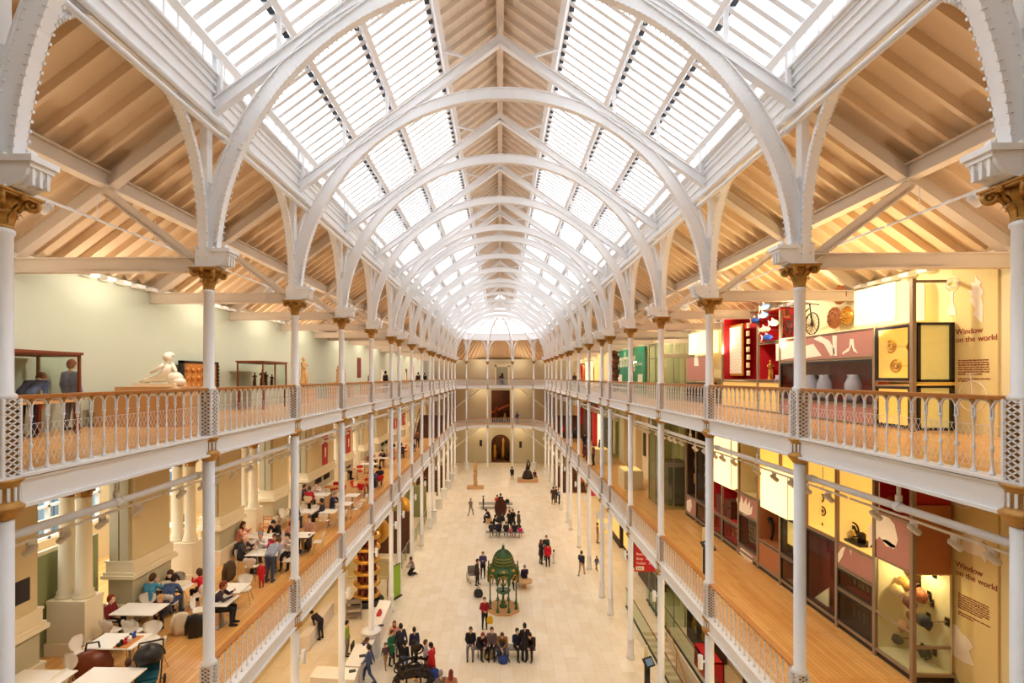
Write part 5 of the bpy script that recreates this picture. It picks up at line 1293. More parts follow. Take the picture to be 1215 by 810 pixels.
def bag(loc, mm, label, sc=1, rz=0):
    t = thing('bag', label, 'bag', loc, rz); m = MB(); m.lathe([(.14, 0), (.19, .05), (.2, .2), (.15, .34), (.05, .38)], n=12); m.v = [(a * 1.1, b * .62, c) for a, b, c in m.v]; mk('body', m, mm, t); m = MB(); m.tube([(-.08, 0, .34), (-.06, 0, .46), (.06, 0, .46), (.08, 0, .34)], .012, 6); mk('handle', m, 'black', t); t.scale = (sc,) * 3; return t
M['tanbag'] = mat('tan_canvas', s(190, 158, 112), .9); M['bluebag'] = mat('blue_bag_fabric', s(28, 56, 130), .7)
X, Y = ph(110, 806); bag((X, Y, Z1), 'mahog', 'dark brown padded bag on the floor between the two nearest cafe tables', 1.9, .4)
X, Y = ph(447, 571); bag((X, Y, Z1), 'bluebag', 'blue rucksack on the floor beside the man in black', 1.3)
X, Y = ph(364, 651); bag((X, Y, Z1), 'black', 'small black bag on the floor below the hanging coat', .8)
# pushchair
def pushchair(loc, rz, mm, label):
    t = thing('pushchair', label, 'pushchair', loc, rz)
    m = MB(); m.tube([(-.24, .5, 1.0), (-.24, .1, .55), (-.24, -.4, .15)], .016, 6); m.tube([(.24, .5, 1.0), (.24, .1, .55), (.24, -.4, .15)], .016, 6); m.tube([(-.24, .5, 1.0), (.24, .5, 1.0)], .02, 6); m.tube([(-.24, -.1, .42), (-.24, .4, .12)], .014, 6); m.tube([(.24, -.1, .42), (.24, .4, .12)], .014, 6); mk('frame', m, 'black', t)
    m = MB(); m.box((0, -.05, .48), (.4, .4, .07)); m.box((0, .2, .72), (.4, .08, .5), rx=-.3); m.box((0, -.3, .36), (.36, .07, .28), rx=.3); mk('seat', m, mm, t)
    m = MB(); m.ring((0, .2, .78), .3, .02, 'y', 12, 5, 0, PI); m.lathe([(.27, .0), (.29, .12), (.22, .26), (.1, .34), (0, .36)], (0, .12, .76), 12); mk('hood', m, 'black', t)
    for sx in (-1, 1):
        for yy in (-.42, .42): m = MB(); m.ring((sx * .27, yy, .11), .09, .025, 'x', 14, 6); m.ball((sx * .27, yy, .11), .03, 6, 4); mk('wheel', m, 'black', t)
    return t
M['teal'] = mat('teal_fabric', s(20, 84, 96), .85)
X, Y = ph(176, 826); pushchair((X, Y, Z1), .5, 'teal', 'black pushchair with teal seat at the bottom edge of the cafe')
# red wall banners and vents of the cafe wall
for k, (x, y0, y1, lab) in enumerate(((386.5, 515, 553, 'red vertical banner on the cafe wall, nearest of the four'), (414, 507, 539, 'red vertical banner on the cafe wall, second of the four'), (469.5, 497, 508, 'red vertical banner on the cafe wall, third of the four'), (479.8, 490, 504, 'red vertical banner on the cafe wall, farthest of the four'))):
    a, b = on_x(x, y0, -10.6), on_x(x, y1, -10.6); t = thing('wall_banner', lab, 'banner', (-10.66, a.y, 0)); hw = .42 if k < 2 else .7
    m = MB(); m.bx(0, .04, -hw, hw, b.z, a.z); mk('panel', m, 'redp', t)
    m = MB(); z = (a.z + b.z) / 2
    m.box((.045, 0, z), (.012, hw * .5, .35)); m.box((.045, -hw * .2, b.z + (a.z - b.z) * .8), (.012, hw * .8, .12)); m.ball((.04, 0, z - .3), (.02, .12, .12), 8, 5); mk('emblem', m, 'wgraph', t)
for k, y in enumerate((29.0, 30.4, 45.0, 46.4)):
    m = MB(); m.bx(-10.6, -10.56, y - .45, y + .45, Z1 + .95, Z1 + 1.25)
    for j in range(7): m.bx(-10.56, -10.54, y - .4 + j * .12, y - .36 + j * .12, Z1 + .98, Z1 + 1.22)
    tag(mk('air_vent', m, 'dark'), 'dark air grille low on the wide cafe wall panel, %s' % ('nearest', 'second', 'third', 'farthest')[k], 'vent')
m = MB(); m.bx(-10.69, -10.66, 10.75, 11.12, Z1 + 2.1, Z1 + 2.62); t = mk('wall_plate', m, 'black'); tag(t, 'black square plate on the nearest pier of the cafe wall', 'wall plate')
m = MB(); m.box((-11.55, 11.7, E - 3.95), (.06, .4, .2)); M['exitg'] = mat('green_sign', s(20, 150, 60), .5, emit=.6, ecol=s(30, 200, 90)); tag(mk('exit_sign', m, 'exitg'), 'small green exit sign on the wall beside the first left column', 'sign')

# ================= GROUND FLOOR OBJECTS =================
G = lambda px, py: (lambda P: (P.x, P.y))(on_h(px, py, -E))
M['irong'] = mat('green_enamel', s(66, 100, 56), .3, .2, var=.45, scale=20)
def fountain(x, y):
    t = thing('drinking_fountain', 'ornate green and gold cast-iron canopied drinking fountain on an octagonal stone base', 'fountain', (x, y, 0), PI / 8)
    m = MB(); m.lathe([(1.0, 0), (1.0, .12), (.96, .14), (0, .14)], n=8, sm=False); mk('base', m, 'sand', t)
    for k in range(8):
        a = 2 * PI * k / 8 + PI / 8 * 0; c = (math.cos(a) * .82, math.sin(a) * .82, .14)
        m = MB(); m.lathe([(.11, 0), (.11, .05), (.07, .09), (.085, .14), (.05, .22), (.035, .3), (.035, .55), (.05, .58), (.035, .61), (.03, 1.45), (.05, 1.48), (.04, 1.52), (.08, 1.64), (.09, 1.68)], c, 10); mk('column', m, 'irong', t)
        a2 = a + 2 * PI / 8; p, q = Vector((math.cos(a) * .84, math.sin(a) * .84, 0)), Vector((math.cos(a2) * .84, math.sin(a2) * .84, 0)); mid = (p + q) / 2; d = (q - p) / 2
        def AP(tt, r, out=0): return mid * (1 + out) + d * math.cos(tt) * r + Vector((0, 0, 1.74 + .40 * math.sin(tt) * r))
        m = MB(); m.tube([AP(PI * j / 12, .98) for j in range(13)], .035, 6); m.tube([AP(PI * j / 12, .98, .07) for j in range(13)], .02, 5)
        for j in range(1, 12): m.ball(AP(PI * j / 12, .85), .035, 5, 4)
        m.mi = 1; m.tube([AP(PI * j / 12, .78, .03) for j in range(13)], .018, 5); m.ball(mid * 1.05 + Vector((0, 0, 2.42)), (.1, .1, .1), 8, 5); m.mi = 0
        m.lathe([(.03, 1.68), (.07, 1.8), (.04, 2.0), (.06, 2.3), (.03, 2.5), (.05, 2.55), (0, 2.72)], (math.cos(a) * .92, math.sin(a) * .92, .0), 8)
        m.bar(p * 1.03 + Vector((0, 0, 2.26)), q * 1.03 + Vector((0, 0, 2.26)), .05, .22)
        m.mi = 1; m.T = Matrix.Translation(mid * 1.22 + Vector((0, 0, 2.02))) @ Matrix.Rotation(math.atan2(mid.y, mid.x), 4, 'Z'); m.ring((0, 0, 0), .17, .022, 'x', 16, 5, sq=1.3); m.T = None; m.mi = 0
        mk('arch', m, ['irong', 'brass'], t)
    m = MB(); m.lathe([(.92, 2.34), (.9, 2.38), (.8, 2.42), (.66, 2.5), (.60, 2.56), (.61, 2.66), (.60, 2.82), (.54, 3.02), (.43, 3.2), (.28, 3.34), (.12, 3.42), (.1, 3.46)], n=24)
    for k in range(16):
        a = 2 * PI * k / 16; m.tube([(math.cos(a) * r, math.sin(a) * r, z) for r, z in ((.92, 2.4), (.8, 2.46), (.62, 2.6), (.62, 2.75), (.6, 2.86), (.54, 3.05), (.43, 3.22), (.28, 3.36), (.12, 3.44))], .022, 5)
    m.mi = 1
    for z, r in ((2.7, .62), (2.87, .60), (3.03, .55)): m.ring((0, 0, z), r, .016, n=24, k=4)
    mk('dome', m, ['irong', 'brass'], t)
    m = MB(); m.lathe([(.12, 3.4), (.06, 3.47), (.1, 3.54), (.05, 3.6), (.07, 3.65), (.02, 3.7), (0, 3.86)], n=10)
    for k in range(4): a = PI / 2 * k; m.ball((math.cos(a) * .07, math.sin(a) * .07, 3.66), .03, 6, 4)
    mk('finial', m, 'irong', t)
    m = MB(); m.lathe([(.24, .14), (.24, .2), (.12, .3), (.14, .42), (.07, .5), (.07, .8), (.12, .86), (.4, 1.02), (.44, 1.1), (.4, 1.1), (.1, 1.02), (.06, 1.1), (.05, 1.3), (.16, 1.38), (.17, 1.42), (.04, 1.42), (.05, 1.6), (.09, 1.66), (0, 1.8)], n=16); mk('basin', m, 'irong', t)
    return t
X, Y = G(597, 722); fountain(X, Y); FX, FY = X, Y
def bench(x, y, w, label, rz=0, d=.5):
    t = thing('bench', label, 'bench', (x, y, 0), rz); m = MB(); m.bx(-w / 2, w / 2, -d / 2, d / 2, .40, .46); m.bx(-w / 2, w / 2, -.02, .02, .33, .40); mk('seat', m, 'grey', t)
    for X in (-w / 2 + .35, w / 2 - .35): m = MB(); m.bx(X - .03, X + .03, -d / 2 + .04, d / 2 - .04, 0, .03); m.bx(X - .03, X + .03, -.04, .04, 0, .40); mk('leg', m, 'chrome', t)
X, Y = G(597, 778); bench(X, Y, 3.1, 'long grey bench in front of the green fountain'); B1 = (X, Y)
X, Y = G(600, 692); bench(X, Y, 2.4, 'grey bench just behind the green fountain'); B2 = (X, Y)
X, Y = G(599, 637); bench(X, Y, 3.2, 'long grey bench with a row of people seen from behind'); B3 = (X, Y)
X, Y = G(588, 602); bench(X, Y, 3.5, 'farthest long grey bench beyond the copper vessel', 0, .9); B4 = (X, Y)
# copper vessel sculpture
X, Y = G(594, 618); t = thing('copper_vessel', 'tall dark oval open vessel leaning on a stand between the benches', 'vessel', (X, Y + .3, 0))
m = MB(); m.T = Matrix.Translation((0, 0, 1.15)) @ Matrix.Rotation(PI / 2 - .15, 4, 'X'); m.lathe([(0, -.45), (.3, -.4), (.55, -.22), (.65, .05), (.68, .1), (.62, .06), (.5, -.18), (.26, -.32), (0, -.36)], n=22); m.v = [(a * .85, b, (c - 1.15) * 1.35 + 1.15) for a, b, c in m.v]; m.T = None; mk('bowl', m, 'umber', t)
m = MB(); m.bx(-.4, .4, -.3, .3, 0, .25); m.bx(-.06, .06, -.06, .5, .2, .7); mk('stand', m, 'dark', t)
# statues
X, Y = G(564, 579); t = mk('plinth', plinth(X, Y, 2.0, 1.1, .28, 0), 'sand'); tag(t, 'low tan slab under the tall orange stone pillar', 'plinth')
m = MB()
for k in range(8): m.lathe([(.2 + .03 * (k % 2), k * .34), (.27 - .02 * (k % 3), k * .34 + .17), (.2, k * .34 + .34)], (.03 * math.sin(k * 2), 0, 0), 9)
m.ball((0, 0, 2.75), (.16, .16, .2), 8, 6); tag(mk('carved_pillar', m, 'sand', None, (X, Y, .28)), 'tall orange carved stone pillar standing on a low slab', 'sculpture')
X, Y = G(626, 571); t = mk('plinth', plinth(X, Y, 2.6, 1.6, .4, 0), 'sand'); tag(t, 'low tan slab under the black seated statue', 'plinth')
m = figure(1.7, 77); m.lathe([(.75, 0), (.72, .2), (.55, .7), (.4, 1.0), (.2, 1.1)], n=10); m.tube([(.1, 0, 1.2), (.3, 0, 1.8), (.15, 0, 2.2), (-.05, 0, 2.35)], [.12, .09, .07, .03], 8); m.tube([(-.1, 0, 1.3), (-.05, 0, 2.0), (.1, 0, 2.5)], [.12, .08, .03], 8); tag(mk('bronze_statue', m, 'bronze', None, (X, Y, .4)), 'large black bronze statue on a low slab near the far end', 'statue')
# ornate dark iron press, bottom edge
X, Y = G(491, 817); t = thing('iron_press', 'ornate black cast-iron machine with scrolled frame and eagle crest, bottom centre', 'machine', (X, Y, 0), .15)
for yy in (-.45, .45):
    m = MB()
    for sx in (-1, 1): m.tube([(sx * .75, yy, 0), (sx * .85, yy, .25), (sx * .6, yy, .5), (sx * .72, yy, .8), (sx * .6, yy, 1.05)], [.07, .06, .07, .06, .05], 8); m.ring((sx * .72, yy, .62), .14, .035, 'y', 14, 6); m.ring((sx * .5, yy, .28), .12, .03, 'y', 12, 6)
    m.tube([(-.7, yy, .95), (0, yy, 1.12), (.7, yy, .95)], .06, 8); m.ring((0, yy, .62), .3, .04, 'y', 20, 6)
    for k in range(5): m.ball((-.6 + .3 * k, yy, 1.08), (.09, .06, .08), 7, 5)
    mk('side_frame', m, 'bronze', t)
m = MB(); m.bx(-.65, .65, -.45, .45, .72, .8)
for k in range(6): m.tube([(-.6 + .24 * k, -.5, .84), (-.6 + .24 * k, .5, .84)], .03, 6)
mk('bed', m, 'bronze', t)
m = MB(); m.tube([(.1, .3, 1.05), (.1, .3, 1.5)], .07, 8); m.tube([(-.6, -.3, 1.05), (.1, .3, 1.1)], .03, 5); m.ball((.1, .3, 1.62), (.26, .14, .2), 10, 6); m.ball((.0, .3, 1.85), (.12, .08, .12), 8, 5); m.ring((.2, .3, 1.55), .2, .04, 'y', 12, 6); m.ring((-.6, -.3, 1.2), .16, .035, 'y', 14, 6); mk('crest', m, 'bronze', t)
m = MB(); m.tube([(-.3, -.55, .45), (.0, -.6, .5), (.3, -.55, .45)], .04, 6); m.ring((0, -.58, .62), .18, .025, 'y', 14, 5); mk('gilt_arch', m, 'brass', t)
# information desks
def desk(pts, label, h=.95):
    t = thing('information_desk', label, 'desk'); m = MB(); m.prism(pts, 0, h - .03); mk('cabinet', m, 'cloth', t)
    c = [sum(p[0] for p in pts) / len(pts), sum(p[1] for p in pts) / len(pts)]
    m = MB(); m.prism([(c[0] + (a - c[0]) * 1.03, c[1] + (b - c[1]) * 1.03) for a, b in pts], h - .03, h); mk('worktop', m, 'laminate', t); return t
H = lambda px, py, h: (lambda P: (P.x, P.y))(on_h(px, py, h - E))
desk([H(431, 757, .95), H(442, 764, .95), H(464, 713, .95), H(450, 712, .95)], 'long white information desk curving past the fluted column casing')
desk([H(409, 789, .95), H(427, 790, .95), H(440, 764, .95), H(422, 764, .95)], 'white information desk section nearest the blurred blue visitor')
desk([H(368, 803, .95), H(420, 806, .95), H(425, 792, .95), H(377, 790, .95)], 'white counter section at the bottom edge, left of the fourth left column')
m = MB(); m.lathe([(.46, 0), (.46, .06), (.42, .08), (.42, 1.12), (.48, 1.14), (.48, 1.2), (.19, 1.2)], n=24)
for k in range(28): a = 2 * PI * k / 28; m.box((math.cos(a) * .425, math.sin(a) * .425, .6), (.03, .05, 1.0), rz=a)
tag(mk('radiator_casing', m, 'white2', None, (-XC, KY[4], 0)), 'large white fluted drum round the fifth left column, beside the information desk', 'radiator casing')
P = H(450, 738, .95); m = MB(); m.bx(-.1, .1, -.2, .2, 0, .12); m.bx(-.12, .0, .3, .5, 0, .08); tag(mk('leaflet_rack', m, 'redp', None, (P[0] - .2, P[1] + .8, .95)), 'red and white leaflet rack on the information desk', 'leaflet rack')
for k, (x, y) in enumerate(((452, 742), (448, 748), (430, 778), (418, 796))):
    P = H(x, y, .95); m = MB(); m.box((0, 0, .01), (.28, .2, .02), rz=.3); tag(mk('leaflet_stack', m, 'black', None, (P[0], P[1], .95)), 'small dark leaflets lying on the white information desks', 'leaflet', 'leaflets on the information desks')
# white-clothed table under the left gallery
a, b, c, d = H(388, 715, .75), H(396, 714, .75), H(367, 754, .75), H(353, 757, .75)
t = thing('clothed_table', 'long table under a floor-length white cloth below the left gallery', 'table'); m = MB(); m.prism([a, b, c, d], .03, .72); mk('cloth_skirt', m, 'cloth', t); m = MB(); m.prism([a, b, c, d], .72, .75); mk('cloth_top', m, 'cloth', t)
m = MB(); 
# trolley
X, Y = G(420, 733); t = thing('service_trolley', 'grey three-shelf service trolley below the gilded tower', 'trolley', (X, Y, 0), .2)
m = MB()
for sx in (-1, 1):
    for sy in (-1, 1): m.bx(sx * .4 - .02, sx * .4 + .02, sy * .25 - .02, sy * .25 + .02, .1, .95)
mk('frame', m, 'grey', t)
for z in (.2, .55, .9): m = MB(); m.bx(-.4, .4, -.25, .25, z, z + .03); m.bx(-.4, .4, -.26, -.24, z, z + .08); mk('shelf', m, 'grey', t)
for sx in (-1, 1):
    for sy in (-1, 1): m = MB(); m.ring((sx * .4, sy * .25, .05), .035, .015, 'x', 10, 5); mk('caster', m, 'black', t)
# gilded tower
X, Y = G(434, 716); t = thing('gilded_tower', 'tall tower of stacked golden rings on dark red columns below the left gallery', 'tower', (X, Y + .3, 0))
m = MB(); m.lathe([(1.0, 0), (1.0, .12), (.8, .14), (.78, .24)], n=16); mk('base', m, 'dark', t)
for k in range(7):
    z = .45 + k * .70
    m = MB(); m.ring((0, 0, z), .68, .12, n=28, k=8); m.lathe([(.6, z - .05), (.6, z + .05), (0, z + .06)], n=16); mk('golden_ring', m, 'brass', t)
    m = MB()
    for j in range(8): a = 2 * PI * j / 8 + .3 * k; m.lathe([(.1, z + .1), (.07, z + .2), (.11, z + .32), (.07, z + .45), (.11, z + .6)], (math.cos(a) * .48, math.sin(a) * .48, 0), 7)
    m.lathe([(.22, z + .06), (.2, z + .64)], n=10)
    mk('colonnade', m, 'dred', t)
m = MB(); m.tube([(0, 0, 5.1), (0, 0, 5.8)], .03, 6); mk('hanger', m, 'grey', t)
# hanging golden hulls
for k, (x, y, Y, L, rr, lab) in enumerate(((451, 629, 31.8, 1.9, .5, 'golden curved boat hull hanging beside the gilded tower'), (480, 604, 41.0, 2.3, .6, 'larger golden pointed boat hull hanging farther along, below the left gallery'))):
    P = on_y(x, y, Y); t = thing('hanging_hull', lab, 'boat hull', P, 0); m = MB(); n = 14
    path = [(.55 * math.cos(PI * (j / n - .5)) - .3, 0, L * (j / n - .5)) for j in range(n + 1)]
    m.tube(path, [max(.03, rr * .75 * math.sin(PI * j / n) ** .8) for j in range(n + 1)], 10); mk('hull', m, 'brass', t); m = MB(); m.tube([(0, 0, L / 2 * .8), (0, 0, Z1 - .35 - P.z)], .012, 5); mk('cable', m, 'grey', t)
# green roll-up banner by the column, low walls, ramps and railings under the left gallery
M['lime'] = mat('lime_banner', s(150, 190, 50), .6)
a, b = G(467, 720), G(474, 690); t = thing('rollup_banner', 'lime green roll-up banner standing by the fifth left column', 'banner', (a[0] - .1, a[1] + 1.2, 0), 1.1)
m = MB(); m.bx(-.42, .42, -.01, .01, .06, 2.0); mk('banner_sheet', m, 'lime', t); m = MB(); m.bx(-.45, .45, -.12, .12, 0, .06); m.bx(-.43, .43, -.02, .02, 1.98, 2.02); mk('stand', m, 'black', t)
m = MB(); m.bx(-10.2, -7.2, 33.4, 33.6, 0, 1.3); m.bx(-10.2, -7.0, 33.2, 33.4, 0, .1); struct('wall_low_partition', m, 'wallR')
m = MB(); m.bx(-10.4, -6.9, 38, 38.2, 0, 3.2); struct('wall_dark_partition', m, 'umber')
m = MB(); m.bx(-10.4, -7.1, 48, 48.2, 0, 3.0); struct('wall_green_screen', m, 'green')
t = thing('steel_railing', 'steel railing of the sloping walkway behind the fifth and sixth left columns', 'railing', (0, 0, 0))
m = MB(); m.tube([(-6.9, 30.5, 1.05), (-6.9, 47.5, 1.05)], .025, 8); m.tube([(-10.2, 33.0, 1.0 + .9), (-7.0, 33.0, 1.0)], .02, 8); mk('handrail', m, 'chrome', t)
for k in range(12): m = MB(); y = 30.6 + k * 1.5; m.bx(-6.93, -6.87, y - .03, y + .03, 0, 1.05); mk('post', m, 'chrome', t)
m = MB(); m.bx(-6.905, -6.895, 30.6, 47.2, .1, .95); mk('glass', m, 'greenglass', t)
m = MB(); m.bx(-10.2, -8.6, 50, 53.5, 0, .95); t = mk('shop_counter', m, 'lightpanel'); tag(t, 'brightly lit yellow counter under the left gallery', 'counter')
m = MB(); m.bx(8.6, 10.2, 43.4, 44.4, 0, .95); t = mk('shop_counter', m, 'lightpanel'); tag(t, 'brightly lit yellow counter under the right gallery', 'counter')
# dark staircases seen through arches near the far end, both sides
for sx, sd in ((-1, 'left'), (1, 'right')):
    for z, lv in ((0, 'ground'), (Z1, 'middle')):
        t = thing('staircase', 'dark stone stairs rising behind the far %s columns, %s level' % (sd, lv), 'staircase', (sx * 8.4, 58.4, z)); m = MB()
        for k in range(14): m.bx(-1.6, 1.6, k * .3, k * .3 + .3, 0, .17 * (k + 1))
        mk('steps', m, 'umber', t)
        for X in (-1.65, 1.65): m = MB(); m.bar((X, 0, .9), (X, 4.2, .9 + 2.38), .06, .06); m.bar((X, .02, 0), (X, .02, .9), .05, .05); m.bar((X, 4.1, 0), (X, 4.1, 3.2), .05, .05); mk('handrail', m, 'dark', t)
# ================= PEOPLE =================
def V3(*a): return Vector(a)
BASE = dict(hip=V3(0, 0, .93), chest=V3(0, .01, 1.26), neck=V3(0, .02, 1.45), head=V3(0, -.01, 1.605),
    shl=V3(-.175, .01, 1.40), shr=V3(.175, .01, 1.40), ell=V3(-.22, .03, 1.12), elr=V3(.22, .03, 1.12), wrl=V3(-.235, -.05, .87), wrr=V3(.235, -.05, .87),
    hpl=V3(-.085, 0, .90), hpr=V3(.085, 0, .90), knl=V3(-.10, -.02, .49), knr=V3(.10, -.02, .49), anl=V3(-.11, .03, .08), anr=V3(.11, .03, .08))
def pose(**k):
    d = {a: b.copy() for a, b in BASE.items()}
    for a, b in k.items():
        if a in d: d[a] = V3(*b)
    return d
def lean(d, ang, keep=('hpl', 'hpr', 'knl', 'knr', 'anl', 'anr', 'hip'), pivot=None):
    p = pivot or d['hip'].copy(); A = Matrix.Rotation(ang, 3, 'X')
    for k in d:
        if k not in keep: d[k] = p + A @ (d[k] - p)
    return d
POSES = {}
POSES['stand'] = pose()
POSES['stand_arms'] = pose(ell=(-.25, .0, 1.13), elr=(.25, .0, 1.13), wrl=(-.08, -.21, 1.08), wrr=(.08, -.22, 1.05))
POSES['talk'] = pose(ell=(-.24, .02, 1.12), wrl=(-.16, -.23, 1.15), knr=(.12, -.05, .49), anr=(.16, -.02, .08), head=(.02, -.03, 1.60))
POSES['phone'] = pose(ell=(-.23, -.03, 1.13), elr=(.23, -.03, 1.13), wrl=(-.05, -.26, 1.22), wrr=(.05, -.27, 1.2), head=(0, -.06, 1.59))
POSES['walk'] = pose(knl=(-.09, -.22, .52), anl=(-.09, -.30, .10), knr=(.09, .10, .48), anr=(.09, .36, .16), wrl=(-.24, .16, .9), wrr=(.24, -.26, .95), ell=(-.22, .1, 1.13), elr=(.22, -.04, 1.12))
SITL = dict(hip=(0, 0, .53), hpl=(-.09, 0, .51), hpr=(.09, 0, .51), knl=(-.12, -.44, .50), knr=(.12, -.44, .50), anl=(-.12, -.42, .08), anr=(.12, -.40, .08),
    chest=(0, .03, .86), neck=(0, .02, 1.05), head=(0, -.02, 1.20), shl=(-.175, .02, 1.0), shr=(.175, .02, 1.0), ell=(-.22, -.04, .74), elr=(.22, -.04, .74), wrl=(-.12, -.26, .66), wrr=(.12, -.27, .66))
POSES['sit'] = pose(**SITL)
q = dict(SITL); q.update(ell=(-.24, -.24, .82), elr=(.24, -.24, .82), wrl=(-.08, -.42, .86), wrr=(.10, -.40, .95), chest=(0, -.03, .86), neck=(0, -.10, 1.03), head=(0, -.17, 1.17), shl=(-.175, -.09, .99), shr=(.175, -.09, .99)); POSES['sit_table'] = pose(**q)
q = dict(SITL); q.update(chest=(0, -.08, .82), neck=(0, -.22, .98), head=(0, -.33, 1.09), shl=(-.175, -.19, .95), shr=(.175, -.19, .95), ell=(-.22, -.3, .72), elr=(.22, -.3, .72), wrl=(-.06, -.46, .62), wrr=(.06, -.48, .62)); POSES['sit_lean'] = pose(**q)
POSES['bend'] = lean(pose(wrl=(-.2, -.30, 1.0), wrr=(.2, -.32, .98), ell=(-.22, -.12, 1.16), elr=(.22, -.12, 1.16)), 1.05)
POSES['kneel'] = pose(hip=(0, .1, .50), hpl=(-.09, .1, .48), hpr=(.09, .1, .48), knl=(-.12, -.22, .10), knr=(.12, -.22, .10), anl=(-.12, .26, .09), anr=(.12, .26, .09), chest=(0, .04, .80), neck=(0, -.02, .97), head=(0, -.08, 1.11), shl=(-.175, 0, .93), shr=(.175, 0, .93), ell=(-.22, -.12, .72), elr=(.22, -.12, .72), wrl=(-.1, -.3, .62), wrr=(.1, -.3, .62))
def cap(m, a, b, ra, rb, n=10, sx=1., sub=5):
    k = max(2, int((b - a).length / (min(ra, rb) * .7)))
    P = [a.lerp(b, i / k) for i in range(k + 1)]; r = [ra + (rb - ra) * i / k for i in range(k + 1)]
    m.tube(P, r, n); m.ball(a, ra, n, 6); m.ball(b, rb, n, 6)
def person_mesh(name, d, coatlen=0, skirt=False, child=False, vox=.019):
    m = MB(); L = []              # (a, b, ra, rb, material)
    hr = 1.3 if child else 1.09
    L.append((d['hpl'], d['knl'], .098, .070, 2)); L.append((d['hpr'], d['knr'], .098, .070, 2))
    L.append((d['knl'], d['anl'], .066, .048, 2)); L.append((d['knr'], d['anr'], .066, .048, 2))
    for s_ in 'lr':
        an = d['an' + s_]; kn = d['kn' + s_]; f = V3(0, -1, 0)
        if d is POSES['kneel']: L.append((an, an + V3(0, .12, -.05), .04, .03, 3))
        else: L.append((an + V3(0, .03, -.035), an + V3(0, -.16, -.045), .042, .034, 3))
        L.append((d['sh' + s_] + V3(0, 0, -.02), d['el' + s_], .062, .050, 1)); L.append((d['el' + s_], d['wr' + s_], .048, .034, 1))
        w = d['wr' + s_]; dr = (w - d['el' + s_]).normalized(); L.append((w, w + dr * .07, .028, .026, 0))
    for sx in (-1, 1):
        sh, hp = d['sh' + 'lr'[sx > 0]], d['hp' + 'lr'[sx > 0]]; c = d['chest'] + V3(sx * .07, 0, 0)
        L.append((hp + V3(0, 0, .06), c, .095, .105, 1)); L.append((c, d['neck'].lerp(sh, .55) + V3(0, 0, -.05), .105, .075, 1))
    L.append((d['hpl'], d['hpr'], .1, .1, 2)); L.append((d['shl'].lerp(d['neck'], .3) + V3(0, 0, -.02), d['shr'].lerp(d['neck'], .3) + V3(0, 0, -.02), .055, .055, 1)); L.append((d['neck'] + V3(0, 0, -.06), d['neck'].lerp(d['head'], .4), .055, .05, 0))
    for a, b, ra, rb, mi in L: cap(m, a, b, ra, rb)
    h = d['head']; m.ball(h, (.075 * hr, .095 * hr, .115 * hr), 12, 9); m.ball(h + V3(0, -.03, -.05) * hr, (.055 * hr, .06 * hr, .06 * hr), 10, 6)
    m.ball(h + V3(0, -.098, -.012) * hr, (.014, .02, .028), 6, 5)
    for sx in (-1, 1): m.ball(h + V3(sx * .075, .01, -.005) * hr, (.014, .02, .03), 6, 5)
    if coatlen or skirt:
        top = d['hip'] + V3(0, 0, .12); bot = d['hip'] + V3(0, .0, -(coatlen or .42))
        m.lathe([(.15, 0), (.17, -.12), (.19, -(top.z - bot.z))], (top.x, top.y, top.z), 14); L.append((top, bot, .19, .2, 1 if coatlen else 2))
    me = m.mesh('tmp'); o = bpy.data.objects.new('tmp', me); COL.objects.link(o)
    md = o.modifiers.new('r', 'REMESH'); md.mode = 'VOXEL'; md.voxel_size = vox; md.use_smooth_shade = True
    sm = o.modifiers.new('s', 'SMOOTH'); sm.factor = .5; sm.iterations = 2
    dg = bpy.context.evaluated_depsgraph_get(); ev = o.evaluated_get(dg); out = bpy.data.meshes.new_from_object(ev); out.name = name
    bpy.data.objects.remove(o); bpy.data.meshes.remove(me)
    # fingers: four bent fingers and a thumb on each palm
    f = MB()
    for s_ in 'lr':
        w, e = d['wr' + s_], d['el' + s_]; dr = (w - e).normalized(); sd = dr.cross(V3(0, -1, 0));
        if sd.length < .2: sd = dr.cross(V3(0, 0, 1))
        sd.normalize(); nn = sd.cross(dr).normalized(); p = w + dr * .075
        for k in range(4):
            o_ = p + sd * (-.024 + .016 * k); ln = (.060, .070, .066, .05)[k]
            f.tube([o_ - dr * .02, o_ + dr * ln * .5 + nn * .004, o_ + dr * ln * .85 + nn * .02], [.009, .008, .0065], 5)
        o_ = w + dr * .03 + sd * .025; f.tube([o_, o_ + sd * .022 + dr * .02, o_ + sd * .028 + dr * .045 + nn * .01], [.011, .009, .007], 5)
    bm = bmesh.new(); bm.from_mesh(out); nb = len(bm.faces); fm = f.mesh('f'); bm.from_mesh(fm); bpy.data.meshes.remove(fm); bm.faces.ensure_lookup_table()
    segs = [(a, b - a, max(1e-9, (b - a).length_squared), (ra + rb) / 2, mi) for a, b, ra, rb, mi in L]
    hh = .095 * hr; eyes = [h + V3(sx * .03, -.085, .012) * hr for sx in (-1, 1)]
    for i, fc in enumerate(bm.faces):
        fc.smooth = True
        if i >= nb: fc.material_index = 0; continue
        c = fc.calc_center_median()
        if (c - h).length < .14 * hr and c.z > d['neck'].z + .03 * hr:
            fc.material_index = 4 if min((c - e).length for e in eyes) < .0125 else 0; continue
        best = min(segs, key=lambda q: ((c - q[0] - q[1] * max(0, min(1, (c - q[0]).dot(q[1]) / q[2]))).length - q[3]))
        fc.material_index = best[4]
    bm.to_mesh(out); bm.free()
    for k in range(5): out.materials.append(None)
    return out
